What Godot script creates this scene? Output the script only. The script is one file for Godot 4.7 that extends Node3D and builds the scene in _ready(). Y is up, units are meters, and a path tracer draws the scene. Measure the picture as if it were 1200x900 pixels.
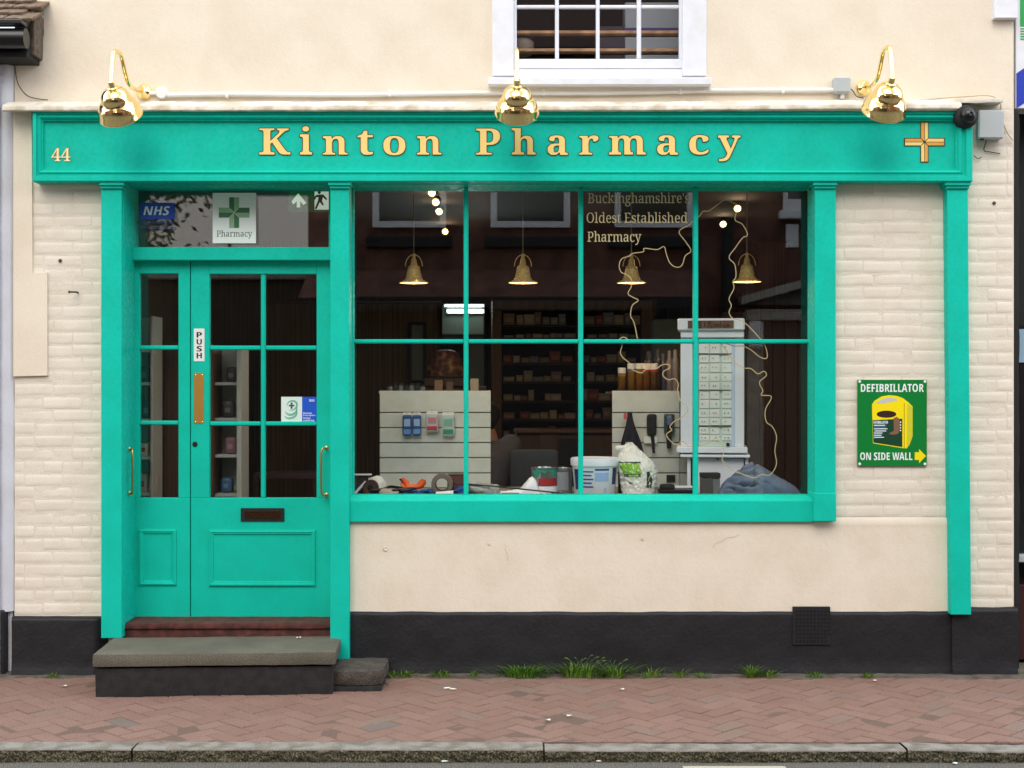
extends Node3D
# A teal pharmacy shopfront in a painted brick house, seen square on from across the street.
# Units are metres; the house front is the plane z = 0, the pavement is y = 0, the street runs along x.

const EYE := Vector3(0.0, 1.70, 8.5)      # a phone held at eye height on the far pavement
const PPM := 200.0                        # measured: photograph pixels to a metre on the house front

var M := {}
var T := {}
var names := {}
var rng := RandomNumberGenerator.new()
var wob := FastNoiseLite.new()


# ---- survey: where a point measured on the photograph lies, once its distance behind the house front is known
func mx(px: float, z := 0.0) -> float:
	return (px - 600.0) / PPM * (EYE.z - z) / EYE.z

func my(py: float, z := 0.0) -> float:
	return EYE.y + (450.0 - py) / PPM * (EYE.z - z) / EYE.z

func mp(px: float, py: float, z := 0.0) -> Vector3:
	return Vector3(mx(px, z), my(py, z), z)


# ---- a mesh builder
class Mb:
	var v := PackedVector3Array()
	var n := PackedVector3Array()
	var c := PackedColorArray()
	var tint := Color(1, 1, 1)
	var xf := Transform3D()

	func tri(a: Vector3, b: Vector3, d: Vector3, na: Vector3, nb: Vector3, nd: Vector3) -> void:
		var face := (b - a).cross(d - a)
		if face.length_squared() < 1e-16:
			return
		var flip := face.dot(na + nb + nd) > 0.0
		var pts := [a, d, b] if flip else [a, b, d]
		var nrm := [na, nd, nb] if flip else [na, nb, nd]
		for i in 3:
			v.append(xf * (pts[i] as Vector3))
			n.append((xf.basis * (nrm[i] as Vector3)).normalized())
			c.append(tint)

	func quad(a: Vector3, b: Vector3, d: Vector3, e: Vector3, nn: Vector3) -> void:
		tri(a, b, d, nn, nn, nn)
		tri(a, d, e, nn, nn, nn)

	func box(lo: Vector3, hi: Vector3, ch := 0.0) -> Mb:
		var mid := (lo + hi) / 2.0
		var h := (hi - lo).abs() / 2.0
		ch = minf(ch, minf(h.x, minf(h.y, h.z)) * 0.9)
		var sg := [-1.0, 1.0]
		var P := func(sx: float, sy: float, sz: float, ax: int) -> Vector3:
			var q := Vector3(sx * h.x, sy * h.y, sz * h.z)
			if ax != 0: q.x -= sx * ch
			if ax != 1: q.y -= sy * ch
			if ax != 2: q.z -= sz * ch
			return mid + q
		for s in sg:
			quad(P.call(s, -1, -1, 0), P.call(s, 1, -1, 0), P.call(s, 1, 1, 0), P.call(s, -1, 1, 0), Vector3(s, 0, 0))
			quad(P.call(-1, s, -1, 1), P.call(1, s, -1, 1), P.call(1, s, 1, 1), P.call(-1, s, 1, 1), Vector3(0, s, 0))
			quad(P.call(-1, -1, s, 2), P.call(1, -1, s, 2), P.call(1, 1, s, 2), P.call(-1, 1, s, 2), Vector3(0, 0, s))
		if ch > 0.0:
			for s in sg:
				for r in sg:
					quad(P.call(s, r, -1, 0), P.call(s, r, 1, 0), P.call(s, r, 1, 1), P.call(s, r, -1, 1), Vector3(s, r, 0).normalized())
					quad(P.call(s, -1, r, 0), P.call(s, 1, r, 0), P.call(s, 1, r, 2), P.call(s, -1, r, 2), Vector3(s, 0, r).normalized())
					quad(P.call(-1, s, r, 1), P.call(1, s, r, 1), P.call(1, s, r, 2), P.call(-1, s, r, 2), Vector3(0, s, r).normalized())
					for q in sg:
						var nn := Vector3(s, r, q).normalized()
						tri(P.call(s, r, q, 0), P.call(s, r, q, 1), P.call(s, r, q, 2), nn, nn, nn)
		return self

	# profile of (radius, height), turned about the y axis; going up the outside, down the inside
	func lathe(prof: Array, seg := 32, from := 0.0, to := TAU) -> Mb:
		var k := prof.size()
		var ns := []
		for i in k - 1:
			var d: Vector2 = prof[i + 1] - prof[i]
			ns.append(Vector2(d.y, -d.x).normalized())
		for i in k - 1:
			var n0: Vector2 = ns[i]
			var n1: Vector2 = ns[i]
			if i > 0 and ns[i].dot(ns[i - 1]) > 0.72: n0 = (ns[i] + ns[i - 1]).normalized()
			if i < k - 2 and ns[i].dot(ns[i + 1]) > 0.72: n1 = (ns[i] + ns[i + 1]).normalized()
			var p: Vector2 = prof[i]
			var q: Vector2 = prof[i + 1]
			for s in seg:
				var a0 := from + (to - from) * s / seg
				var a1 := from + (to - from) * (s + 1) / seg
				var d0 := Vector3(cos(a0), 0, sin(a0))
				var d1 := Vector3(cos(a1), 0, sin(a1))
				var up := Vector3.UP
				var A := d0 * p.x + up * p.y
				var B := d1 * p.x + up * p.y
				var C := d1 * q.x + up * q.y
				var D := d0 * q.x + up * q.y
				tri(A, B, C, d0 * n0.x + up * n0.y, d1 * n0.x + up * n0.y, d1 * n1.x + up * n1.y)
				tri(A, C, D, d0 * n0.x + up * n0.y, d1 * n1.x + up * n1.y, d0 * n1.x + up * n1.y)
		return self

	func tube(pts: Array, r, seg := 10, caps := true) -> Mb:
		var k := pts.size()
		var rings := []
		var side := Vector3.ZERO
		for i in k:
			var d: Vector3 = (pts[mini(i + 1, k - 1)] - pts[maxi(i - 1, 0)]).normalized()
			if i == 0:
				side = d.cross(Vector3(0.31, 0.83, 0.46)).normalized()
			side = (side - d * side.dot(d)).normalized()
			var other := d.cross(side)
			var rr: float = r[i] if r is Array else r
			var ring := []
			for s in seg:
				var a := TAU * s / seg
				var o := side * cos(a) + other * sin(a)
				ring.append([pts[i] + o * rr, o])
			rings.append(ring)
		for i in k - 1:
			for s in seg:
				var A = rings[i][s]
				var B = rings[i][(s + 1) % seg]
				var C = rings[i + 1][(s + 1) % seg]
				var D = rings[i + 1][s]
				tri(A[0], B[0], C[0], A[1], B[1], C[1])
				tri(A[0], C[0], D[0], A[1], C[1], D[1])
		if caps:
			for e in [0, k - 1]:
				var nn: Vector3 = (pts[0] - pts[1]).normalized() if e == 0 else (pts[k - 1] - pts[k - 2]).normalized()
				for s in seg:
					tri(pts[e], rings[e][s][0], rings[e][(s + 1) % seg][0], nn, nn, nn)
		return self

	# a flat outline in the xy plane, drawn out from z0 to z1
	func prism(poly: PackedVector2Array, z0: float, z1: float, back := true) -> Mb:
		var p := poly.duplicate()
		if Geometry2D.is_polygon_clockwise(p):
			p.reverse()
		var ix := Geometry2D.triangulate_polygon(p)
		for i in range(0, ix.size(), 3):
			var a := p[ix[i]]
			var b := p[ix[i + 1]]
			var d := p[ix[i + 2]]
			tri(Vector3(a.x, a.y, z1), Vector3(b.x, b.y, z1), Vector3(d.x, d.y, z1), Vector3.BACK, Vector3.BACK, Vector3.BACK)
			if back:
				tri(Vector3(a.x, a.y, z0), Vector3(b.x, b.y, z0), Vector3(d.x, d.y, z0), Vector3.FORWARD, Vector3.FORWARD, Vector3.FORWARD)
		for i in p.size():
			var a := p[i]
			var b := p[(i + 1) % p.size()]
			var e := (b - a).normalized()
			quad(Vector3(a.x, a.y, z0), Vector3(b.x, b.y, z0), Vector3(b.x, b.y, z1), Vector3(a.x, a.y, z1), Vector3(e.y, -e.x, 0))
		return self

	# a smooth surface through f(u, v), u and v from 0 to 1; facing: which side is out
	func sheet(nu: int, nv: int, f: Callable, facing: Vector3, u0 := 0.0, u1 := 1.0, v0 := 0.0, v1 := 1.0) -> Mb:
		var p := []
		for j in nv + 1:
			for i in nu + 1:
				p.append(f.call(lerpf(u0, u1, float(i) / nu), lerpf(v0, v1, float(j) / nv)))
		var nr := []
		for j in nv + 1:
			for i in nu + 1:
				var du: Vector3 = p[j * (nu + 1) + mini(i + 1, nu)] - p[j * (nu + 1) + maxi(i - 1, 0)]
				var dv: Vector3 = p[mini(j + 1, nv) * (nu + 1) + i] - p[maxi(j - 1, 0) * (nu + 1) + i]
				nr.append(du.cross(dv).normalized())
		# one turn for the whole sheet, taken at its middle
		var at := (nv / 2) * (nu + 1) + nu / 2
		var s := 1.0 if facing == Vector3.ZERO or nr[at].dot(facing) >= 0.0 else -1.0
		for j in nv:
			for i in nu:
				var a := j * (nu + 1) + i
				var b := a + 1
				var d := a + nu + 2
				var e := a + nu + 1
				tri(p[a], p[b], p[d], nr[a] * s, nr[b] * s, nr[d] * s)
				tri(p[a], p[d], p[e], nr[a] * s, nr[d] * s, nr[e] * s)
		return self

	# a rectangular frame whose section is a list of (way in from the outer edge, z); sides may be of unequal width
	func moulding(lo: Vector2, hi: Vector2, prof: Array, wide := [1.0, 1.0, 1.0, 1.0]) -> Mb:   # left, bottom, right, top
		for i in prof.size() - 1:
			var p: Vector2 = prof[i]
			var q: Vector2 = prof[i + 1]
			var A := [Vector3(lo.x + p.x * wide[0], lo.y + p.x * wide[1], p.y), Vector3(hi.x - p.x * wide[2], lo.y + p.x * wide[1], p.y), Vector3(hi.x - p.x * wide[2], hi.y - p.x * wide[3], p.y), Vector3(lo.x + p.x * wide[0], hi.y - p.x * wide[3], p.y)]
			var B := [Vector3(lo.x + q.x * wide[0], lo.y + q.x * wide[1], q.y), Vector3(hi.x - q.x * wide[2], lo.y + q.x * wide[1], q.y), Vector3(hi.x - q.x * wide[2], hi.y - q.x * wide[3], q.y), Vector3(lo.x + q.x * wide[0], hi.y - q.x * wide[3], q.y)]
			for s in 4:
				var e := (s + 1) % 4
				var nn: Vector3 = (A[e] - A[s]).cross(B[s] - A[s]).normalized()
				quad(A[s], A[e], B[e], B[s], nn)
		return self

	# a block with rounded, uneven faces
	func stone(lo: Vector3, hi: Vector3, cell: float, round_: float, rough: float, nz: FastNoiseLite) -> Mb:
		var mid := (lo + hi) / 2.0
		var h := (hi - lo) / 2.0
		var inner := h - Vector3.ONE * round_
		var put := func(q: Vector3) -> Vector3:
			var k := q.clamp(-inner, inner)
			var d := q - k
			var o := (k + d.normalized() * round_) if d.length() > 1e-6 else q
			var w := mid + o
			return w + Vector3(nz.get_noise_3d(w.x * 100, w.y * 100, w.z * 100), nz.get_noise_3d(w.x * 100 + 500, w.y * 100, w.z * 100), nz.get_noise_3d(w.x * 100, w.y * 100 + 500, w.z * 100)) * rough
		for ax in 3:
			for s in [-1.0, 1.0]:
				var b := (ax + 1) % 3
				var d := (ax + 2) % 3
				var nb := clampi(int(h[b] * 2 / cell), 3, 60)
				var nd := clampi(int(h[d] * 2 / cell), 3, 60)
				var f := func(uu: float, vv: float) -> Vector3:
					var q := Vector3.ZERO
					q[ax] = s * h[ax]
					q[b] = lerpf(-h[b], h[b], uu)
					q[d] = lerpf(-h[d], h[d], vv)
					return put.call(q)
				var out := Vector3.ZERO
				out[ax] = s
				sheet(nb, nd, f, out)
		return self

	func add_mesh(m: Mesh, t: Transform3D) -> Mb:
		for k in m.get_surface_count():
			var a := m.surface_get_arrays(k)
			var av: PackedVector3Array = a[Mesh.ARRAY_VERTEX]
			var an: PackedVector3Array = a[Mesh.ARRAY_NORMAL]
			var ix: PackedInt32Array = a[Mesh.ARRAY_INDEX] if a[Mesh.ARRAY_INDEX] != null else PackedInt32Array(range(av.size()))
			var nb := t.basis.inverse().transposed()
			for i in range(0, ix.size() - 2, 3):
				tri(t * av[ix[i]], t * av[ix[i + 1]], t * av[ix[i + 2]], (nb * an[ix[i]]).normalized(), (nb * an[ix[i + 1]]).normalized(), (nb * an[ix[i + 2]]).normalized())
		return self

	func mesh() -> ArrayMesh:
		var a := []
		a.resize(Mesh.ARRAY_MAX)
		a[Mesh.ARRAY_VERTEX] = v
		a[Mesh.ARRAY_NORMAL] = n
		a[Mesh.ARRAY_COLOR] = c
		var m := ArrayMesh.new()
		m.add_surface_from_arrays(Mesh.PRIMITIVE_TRIANGLES, a)
		return m


# ---- things and parts
func numbered(parent: Node, called: String) -> String:
	var key := str(parent.get_instance_id()) + called
	var k: int = names.get(key, 0)
	names[key] = k + 1
	return called if k == 0 else "%s_%03d" % [called, k]

func tag(o: Node, label: String, category: String, group := "") -> Node:
	o.set_meta("label", label)
	o.set_meta("category", category)
	if group: o.set_meta("group", group)
	return o

func thing(called: String, label: String, category: String, at := Vector3.ZERO, group := "") -> Node3D:
	var o := Node3D.new()
	o.name = numbered(self, called)
	add_child(o, true)
	o.position = at
	tag(o, label, category, group)
	return o

func put(parent: Node, called: String, m, mat: Material, label := "", kind := "") -> MeshInstance3D:
	var o := MeshInstance3D.new()
	o.name = numbered(parent, called)
	o.mesh = m.mesh() if m is Mb else m
	o.material_override = mat
	parent.add_child(o, true)
	if label: o.set_meta("label", label)
	if kind: o.set_meta("kind", kind)
	return o

func copy_of(src: Node3D, label: String, at: Vector3) -> Node3D:
	var o: Node3D = src.duplicate()
	o.name = numbered(self, src.name)
	add_child(o, true)
	o.position = at
	o.set_meta("label", label)
	return o

# box from a rectangle measured on the photograph at its front face
func rect_box(m: Mb, x0: float, y0: float, x1: float, y1: float, zb: float, zf: float, ch := 0.002) -> Mb:
	return m.box(Vector3(mx(x0, zf), my(y1, zf), zb), Vector3(mx(x1, zf), my(y0, zf), zf), ch)

func rb(x0: float, y0: float, x1: float, y1: float, zb: float, zf: float, ch := 0.002) -> Mb:
	return rect_box(Mb.new(), x0, y0, x1, y1, zb, zf, ch)

func bx(lo: Vector3, hi: Vector3, ch := 0.0) -> Mb:
	return Mb.new().box(lo, hi, ch)


# ---- lettering
func font_of(kind: String, weight := 400) -> Font:
	var f := SystemFont.new()
	f.font_names = PackedStringArray([kind])
	f.font_weight = weight
	return f

# the words as a mesh, set to fill a rectangle (its lower left and upper right corners)
func words(text: String, kind: String, weight: int, lo: Vector2, hi: Vector2, z: float, deep := 0.001, m: Mb = null, slant := 0.0) -> Mb:
	var t := TextMesh.new()
	t.text = text
	t.font = font_of(kind, weight)
	t.font_size = 64
	t.pixel_size = 0.01
	t.curve_step = 1.0
	t.depth = 0.01
	var b := t.get_aabb()
	var s := Vector3((hi.x - lo.x) / b.size.x, (hi.y - lo.y) / b.size.y, deep / maxf(b.size.z, 1e-5))
	var basis_ := Basis(Vector3(s.x, 0, 0), Vector3(slant * s.y, s.y, 0), Vector3(0, 0, s.z))
	var xf_ := Transform3D(basis_, Vector3(lo.x, lo.y, z) - basis_ * b.position)
	if m == null: m = Mb.new()
	return m.add_mesh(t, xf_)

func words_px(text: String, kind: String, weight: int, x0: float, y0: float, x1: float, y1: float, z: float, deep := 0.001, m: Mb = null, slant := 0.0) -> Mb:
	return words(text, kind, weight, Vector2(mx(x0, z), my(y1, z)), Vector2(mx(x1, z), my(y0, z)), z, deep, m, slant)

func poly_px(pts: Array, z: float) -> PackedVector2Array:
	var out := PackedVector2Array()
	for p in pts:
		out.append(Vector2(mx(p[0], z), my(p[1], z)))
	return out

# a flat strip of even width that follows a line
func ribbon(m: Mb, pts: Array, wide: float, z: float, thick := 0.0006) -> Mb:
	var cv := Curve2D.new()
	for i in pts.size():
		var a: Vector2 = pts[maxi(i - 1, 0)]
		var b: Vector2 = pts[mini(i + 1, pts.size() - 1)]
		var d := (b - a) * 0.17
		cv.add_point(pts[i], -d, d)
	cv.bake_interval = 0.008
	var q := cv.get_baked_points()
	var L := []
	for i in q.size():
		var d := (q[mini(i + 1, q.size() - 1)] - q[maxi(i - 1, 0)]).normalized()
		L.append([q[i] + d.orthogonal() * wide / 2, q[i] - d.orthogonal() * wide / 2])
	for i in q.size() - 1:
		var a: Vector2 = L[i][0]
		var b: Vector2 = L[i][1]
		var c: Vector2 = L[i + 1][1]
		var d: Vector2 = L[i + 1][0]
		m.quad(Vector3(a.x, a.y, z), Vector3(b.x, b.y, z), Vector3(c.x, c.y, z), Vector3(d.x, d.y, z), Vector3.BACK)
		m.quad(Vector3(a.x, a.y, z - thick), Vector3(b.x, b.y, z - thick), Vector3(c.x, c.y, z - thick), Vector3(d.x, d.y, z - thick), Vector3.FORWARD)
	return m


# ---- textures and materials
func ramp_tex(key: String, sd: int, freq: float, oct: int, lo: Color, hi: Color, gain := 1.0, bias := 0.5, kind := FastNoiseLite.TYPE_SIMPLEX_SMOOTH, size := 512, stretch := 1) -> ImageTexture:
	var n := FastNoiseLite.new()
	n.seed = sd
	n.noise_type = kind
	n.frequency = freq
	n.fractal_octaves = oct
	n.fractal_gain = 0.55
	if oct <= 1: n.fractal_type = FastNoiseLite.FRACTAL_NONE
	var im: Image = n.get_seamless_image(size, size / stretch)
	im.convert(Image.FORMAT_L8)
	if stretch > 1: im.resize(size, size, Image.INTERPOLATE_CUBIC)
	var src := im.get_data()
	var lut := PackedByteArray()
	for i in 256:
		var k := clampf((i / 255.0 - bias) * gain + 0.5, 0.0, 1.0)
		var c := lo.lerp(hi, k)
		lut.append(int(c.r * 255)); lut.append(int(c.g * 255)); lut.append(int(c.b * 255))
	var out := PackedByteArray()
	out.resize(src.size() * 3)
	for i in src.size():
		var k := src[i] * 3
		out[i * 3] = lut[k]; out[i * 3 + 1] = lut[k + 1]; out[i * 3 + 2] = lut[k + 2]
	T[key] = ImageTexture.create_from_image(Image.create_from_data(size, size, false, Image.FORMAT_RGB8, out))
	return T[key]

func g(x: float) -> Color:
	return Color(x, x, x)

func mt(key: String, col: Color, rough := 0.7, o := {}) -> StandardMaterial3D:
	if M.has(key): return M[key]
	var m := StandardMaterial3D.new()
	m.resource_name = key
	m.albedo_color = col
	m.roughness = rough
	m.metallic = o.get("metal", 0.0)
	m.metallic_specular = o.get("spec", 0.5)
	m.vertex_color_use_as_albedo = o.get("vc", false)
	m.uv1_triplanar = true
	m.uv1_world_triplanar = true
	m.uv1_scale = Vector3.ONE * o.get("scale", 1.0)
	if o.has("stretch"): m.uv1_scale = o.stretch
	if o.has("tex"): m.albedo_texture = T[o.tex]
	if o.has("rtex"):
		m.roughness_texture = T[o.rtex]
	if o.has("bump"):
		m.heightmap_enabled = true
		m.heightmap_texture = T[o.bump]
		m.heightmap_scale = o.get("deep", 0.1)
	if o.has("detail"):
		m.detail_enabled = true
		m.detail_blend_mode = BaseMaterial3D.BLEND_MODE_MUL
		m.detail_albedo = T[o.detail]
		m.detail_uv_layer = BaseMaterial3D.DETAIL_UV_2
		m.uv2_triplanar = true
		m.uv2_world_triplanar = true
		m.uv2_scale = Vector3.ONE * o.get("dscale", 0.4)
	if o.has("glow"):
		m.emission_enabled = true
		m.emission = o.glow
		m.emission_energy_multiplier = o.get("power", 1.0)
	if o.has("coat"):
		m.clearcoat_enabled = true
		m.clearcoat = o.coat
		m.clearcoat_roughness = 0.15
	if o.has("back"):
		m.backlight_enabled = true
		m.backlight = o.back
	M[key] = m
	return m

func plain(col: Color, rough := 0.6) -> StandardMaterial3D:
	return mt("plain %s %.2f" % [col.to_html(), rough], col, rough, {"tex": "fine", "scale": 3.0})


func _ready() -> void:
	# --- camera
	var cam := Camera3D.new()
	cam.name = "camera"
	cam.position = EYE
	cam.fov = rad_to_deg(2.0 * atan(2.25 / EYE.z))
	cam.near = 0.05
	cam.far = 1000.0
	add_child(cam, true)
	# --- overcast sky
	var sm := ProceduralSkyMaterial.new()
	sm.sky_top_color = Color(0.80, 0.84, 0.90)
	sm.sky_horizon_color = Color(0.90, 0.91, 0.92)
	sm.sky_curve = 0.2
	sm.ground_bottom_color = Color(0.35, 0.34, 0.32)
	sm.ground_horizon_color = Color(0.55, 0.54, 0.52)
	sm.sky_energy_multiplier = 1.0
	sm.sun_angle_max = 1.0
	var e := Environment.new()
	e.background_mode = Environment.BG_SKY
	e.sky = Sky.new()
	e.sky.sky_material = sm
	e.background_energy_multiplier = 1.68
	e.tonemap_mode = Environment.TONE_MAPPER_LINEAR
	e.tonemap_exposure = 2.72
	e.sdfgi_enabled = true
	e.ssao_enabled = true
	e.ssil_enabled = true
	var we := WorldEnvironment.new()
	we.name = "world_environment"
	we.environment = e
	add_child(we, true)
	# --- the sun behind thin cloud, high, in front of the house
	var sun := DirectionalLight3D.new()
	sun.name = "sun"
	sun.light_color = Color(1.0, 0.98, 0.95)
	sun.light_energy = 0.24
	sun.light_angular_distance = 42.0
	sun.shadow_enabled = true
	sun.look_at_from_position(Vector3(-0.9, 5.0, 5.0), Vector3.ZERO)
	add_child(sun, true)
	# --- the place
	rng.seed = 3
	make_materials()
	make_bricks()
	ground()
	pharmacy()
	shop_sign()
	neighbours()
	far_side()
	interior()
	fixings()
	glass_notes()


func make_materials() -> void:
	ramp_tex("fine", 11, 0.09, 4, g(0.925), g(1.0))
	ramp_tex("cloud", 12, 0.008, 5, g(0.86), g(1.0), 1.5)
	ramp_tex("stain", 13, 0.012, 5, Color(0.80, 0.75, 0.68), Color(1, 1, 1), 2.6, 0.36)
	ramp_tex("faint", 14, 0.010, 5, Color(0.97, 0.962, 0.95), Color(1, 1, 1), 1.8, 0.42)
	ramp_tex("speck", 15, 0.30, 2, g(0.62), g(1.0), 1.6)
	ramp_tex("grit", 16, 0.22, 3, g(0.0), g(1.0), 1.6)
	ramp_tex("lump", 17, 0.018, 4, g(0.0), g(1.0), 1.2)
	ramp_tex("soft", 18, 0.05, 3, g(0.0), g(1.0), 1.2)
	ramp_tex("wood", 19, 0.03, 4, g(0.76), g(1.0), 1.5, 0.5, FastNoiseLite.TYPE_SIMPLEX_SMOOTH, 512, 16)
	ramp_tex("scuff", 20, 0.02, 5, g(0.25), g(0.75), 1.8)
	ramp_tex("sheen", 27, 0.016, 5, g(0.5), g(1.0), 1.8)
	ramp_tex("cells", 21, 0.035, 1, Color(0.25, 0.05, 0.10), Color(0.85, 0.75, 0.45), 1.9, 0.5, FastNoiseLite.TYPE_CELLULAR)
	ramp_tex("dirt", 22, 0.014, 5, Color(0.72, 0.69, 0.64), Color(1, 1, 1), 1.8, 0.42)
	ramp_tex("dust", 23, 0.010, 5, Color(0.20, 0.19, 0.19), Color(0.62, 0.58, 0.54), 3.0, 0.74)
	ramp_tex("granite", 24, 0.35, 3, Color(0.12, 0.115, 0.09), Color(0.95, 0.93, 0.86), 2.6)
	mt("render", Color(0.938, 0.89, 0.815), 0.88, {"tex": "fine", "scale": 2.2, "bump": "lump", "deep": 0.06, "detail": "faint", "dscale": 0.42})
	mt("riser", Color(0.925, 0.88, 0.812), 0.85, {"tex": "fine", "scale": 2.2, "bump": "lump", "deep": 0.07, "detail": "faint", "dscale": 0.55})
	mt("brick_paint", Color(0.928, 0.89, 0.832), 0.8, {"tex": "fine", "scale": 2.5, "bump": "soft", "deep": 0.06, "detail": "faint", "dscale": 0.8})
	mt("mortar_paint", Color(0.91, 0.868, 0.81), 0.9, {"tex": "fine", "scale": 2.5, "bump": "soft", "deep": 0.1, "detail": "faint", "dscale": 0.9})
	mt("ledge", Color(0.90, 0.875, 0.82), 0.9, {"tex": "fine", "scale": 4.0, "bump": "soft", "deep": 0.1, "detail": "stain", "dscale": 0.7})
	mt("plinth", Color(0.068, 0.066, 0.092), 0.62, {"tex": "fine", "scale": 3.0, "bump": "lump", "deep": 0.12, "detail": "cloud", "dscale": 0.8})
	mt("teal", Color(0.0, 0.775, 0.69), 0.92, {"rtex": "sheen", "tex": "fine", "scale": 3.0, "bump": "soft", "deep": 0.008, "spec": 0.34, "detail": "faint", "dscale": 0.7})
	mt("white_gloss", Color(0.93, 0.94, 0.97), 0.4, {"tex": "fine", "scale": 4.0, "bump": "soft", "deep": 0.02, "detail": "faint", "dscale": 1.2})
	mt("neighbour_white", Color(0.84, 0.845, 0.88), 0.75, {"tex": "fine", "scale": 3.0, "bump": "soft", "deep": 0.1, "detail": "faint", "dscale": 0.9})
	mt("gilt", Color(0.99, 0.86, 0.52), 0.5, {"metal": 0.15, "tex": "fine", "scale": 8.0})
	mt("gilt_deep", Color(0.90, 0.66, 0.30), 0.5, {"metal": 0.15, "tex": "fine", "scale": 8.0})
	mt("ink_brown", Color(0.22, 0.16, 0.08), 0.6)
	mt("brass", Color(1.0, 0.90, 0.62), 0.07, {"metal": 1.0})
	mt("brass_worn", Color(0.80, 0.60, 0.30), 0.42, {"metal": 0.85})
	mt("brass_old", Color(0.74, 0.62, 0.36), 0.3, {"metal": 1.0})
	mt("pipe_white", Color(0.92, 0.92, 0.91), 0.45, {"tex": "fine", "scale": 4.0})
	mt("grey_box", Color(0.70, 0.73, 0.74), 0.5, {"tex": "fine", "scale": 6.0})
	mt("black_plastic", Color(0.06, 0.06, 0.07), 0.28)
	mt("black_matt", Color(0.09, 0.09, 0.095), 0.8, {"tex": "fine", "scale": 4.0})
	mt("cable_dark", Color(0.30, 0.25, 0.20), 0.7)
	mt("cable_cream", Color(0.80, 0.74, 0.64), 0.7)
	mt("stone", Color(0.49, 0.465, 0.405), 0.88, {"tex": "speck", "scale": 0.8, "bump": "grit", "deep": 0.12, "detail": "cloud", "dscale": 0.5})
	mt("stone_dark", Color(0.19, 0.18, 0.185), 0.85, {"tex": "speck", "scale": 0.8, "bump": "grit", "deep": 0.12, "detail": "dirt", "dscale": 1.6})
	mt("threshold", Color(0.40, 0.20, 0.175), 0.75, {"tex": "wood", "stretch": Vector3(0.7, 6.0, 6.0), "bump": "soft", "deep": 0.1, "detail": "dirt", "dscale": 2.0})
	mt("paver", Color(1, 1, 1), 0.9, {"vc": true, "tex": "speck", "scale": 0.9, "bump": "grit", "deep": 0.10, "detail": "faint", "dscale": 0.6})
	mt("grout", Color(0.50, 0.455, 0.41), 0.95, {"tex": "speck", "scale": 2.5, "bump": "grit", "deep": 0.3, "detail": "dirt", "dscale": 1.2})
	mt("joint", Color(0.50, 0.40, 0.345), 0.95, {"tex": "speck", "scale": 0.9, "bump": "grit", "deep": 0.3})
	mt("kerb_top", Color(0.66, 0.635, 0.595), 0.9, {"tex": "speck", "scale": 1.0, "bump": "grit", "deep": 0.25, "detail": "dirt", "dscale": 0.9})
	mt("kerb_face", Color(0.60, 0.585, 0.51), 0.92, {"tex": "granite", "scale": 0.5, "bump": "grit", "deep": 0.5, "detail": "dirt", "dscale": 1.4})
	mt("asphalt", Color(0.62, 0.61, 0.605), 0.92, {"tex": "granite", "scale": 0.9, "bump": "grit", "deep": 0.4})
	mt("road_paint", Color(0.82, 0.80, 0.70), 0.8, {"tex": "speck", "scale": 3.0})
	mt("ground", Color(0.32, 0.31, 0.28), 0.95, {"tex": "speck", "scale": 0.5})
	mt("roof_tile", Color(0.58, 0.49, 0.40), 0.9, {"tex": "speck", "scale": 3.0, "bump": "soft", "deep": 0.4, "detail": "dirt", "dscale": 2.0})
	mt("far_brick", Color(0.44, 0.285, 0.23), 0.9, {"tex": "cloud", "scale": 0.7, "detail": "dirt", "dscale": 0.4})
	mt("far_white", Color(0.82, 0.82, 0.82), 0.6)
	mt("far_stone", Color(0.62, 0.60, 0.55), 0.8, {"tex": "cloud", "scale": 0.8})
	mt("far_glass", Color(0.10, 0.115, 0.12), 0.12)
	mt("dark_wood", Color(0.27, 0.185, 0.125), 0.6, {"tex": "wood", "stretch": Vector3(5.0, 0.6, 5.0), "bump": "soft", "deep": 0.05})
	mt("mid_wood", Color(0.40, 0.27, 0.17), 0.6, {"tex": "wood", "stretch": Vector3(5.0, 0.6, 5.0)})
	mt("brown_wall", Color(0.42, 0.33, 0.235), 0.85, {"tex": "wood", "stretch": Vector3(3.0, 0.4, 3.0)})
	mt("ceiling", Color(0.13, 0.105, 0.095), 0.9, {"tex": "cloud", "scale": 1.0})
	mt("shop_floor", Color(0.27, 0.23, 0.19), 0.6, {"tex": "wood", "stretch": Vector3(0.5, 4.0, 4.0)})
	mt("shelf_white", Color(0.78, 0.78, 0.75), 0.55, {"tex": "fine", "scale": 5.0})
	mt("slat", Color(0.80, 0.83, 0.80), 0.6, {"tex": "fine", "scale": 4.0, "detail": "faint", "dscale": 1.5})
	mt("pale_wood", Color(0.80, 0.62, 0.46), 0.6, {"tex": "wood", "stretch": Vector3(0.6, 5.0, 5.0)})
	mt("cabinet_white", Color(0.90, 0.92, 0.95), 0.35, {"tex": "fine", "scale": 5.0})
	mt("card", Color(0.88, 0.90, 0.87), 0.7)
	mt("pale_green", Color(0.66, 0.74, 0.70), 0.7, {"tex": "fine", "scale": 3.0})
	mt("lamp_glow", Color(1.0, 0.86, 0.6), 0.5, {"glow": Color(1.0, 0.78, 0.42), "power": 1.7})
	mt("spot_glow", Color(1.0, 0.86, 0.62), 0.5, {"glow": Color(1.0, 0.80, 0.52), "power": 0.85})
	mt("tube_glow", Color(0.95, 1.0, 1.0), 0.5, {"glow": Color(0.9, 1.0, 1.0), "power": 1.6})
	mt("denim", Color(0.50, 0.58, 0.70), 0.9, {"tex": "speck", "scale": 4.0, "bump": "grit", "deep": 0.05, "detail": "cloud", "dscale": 3.0})
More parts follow.
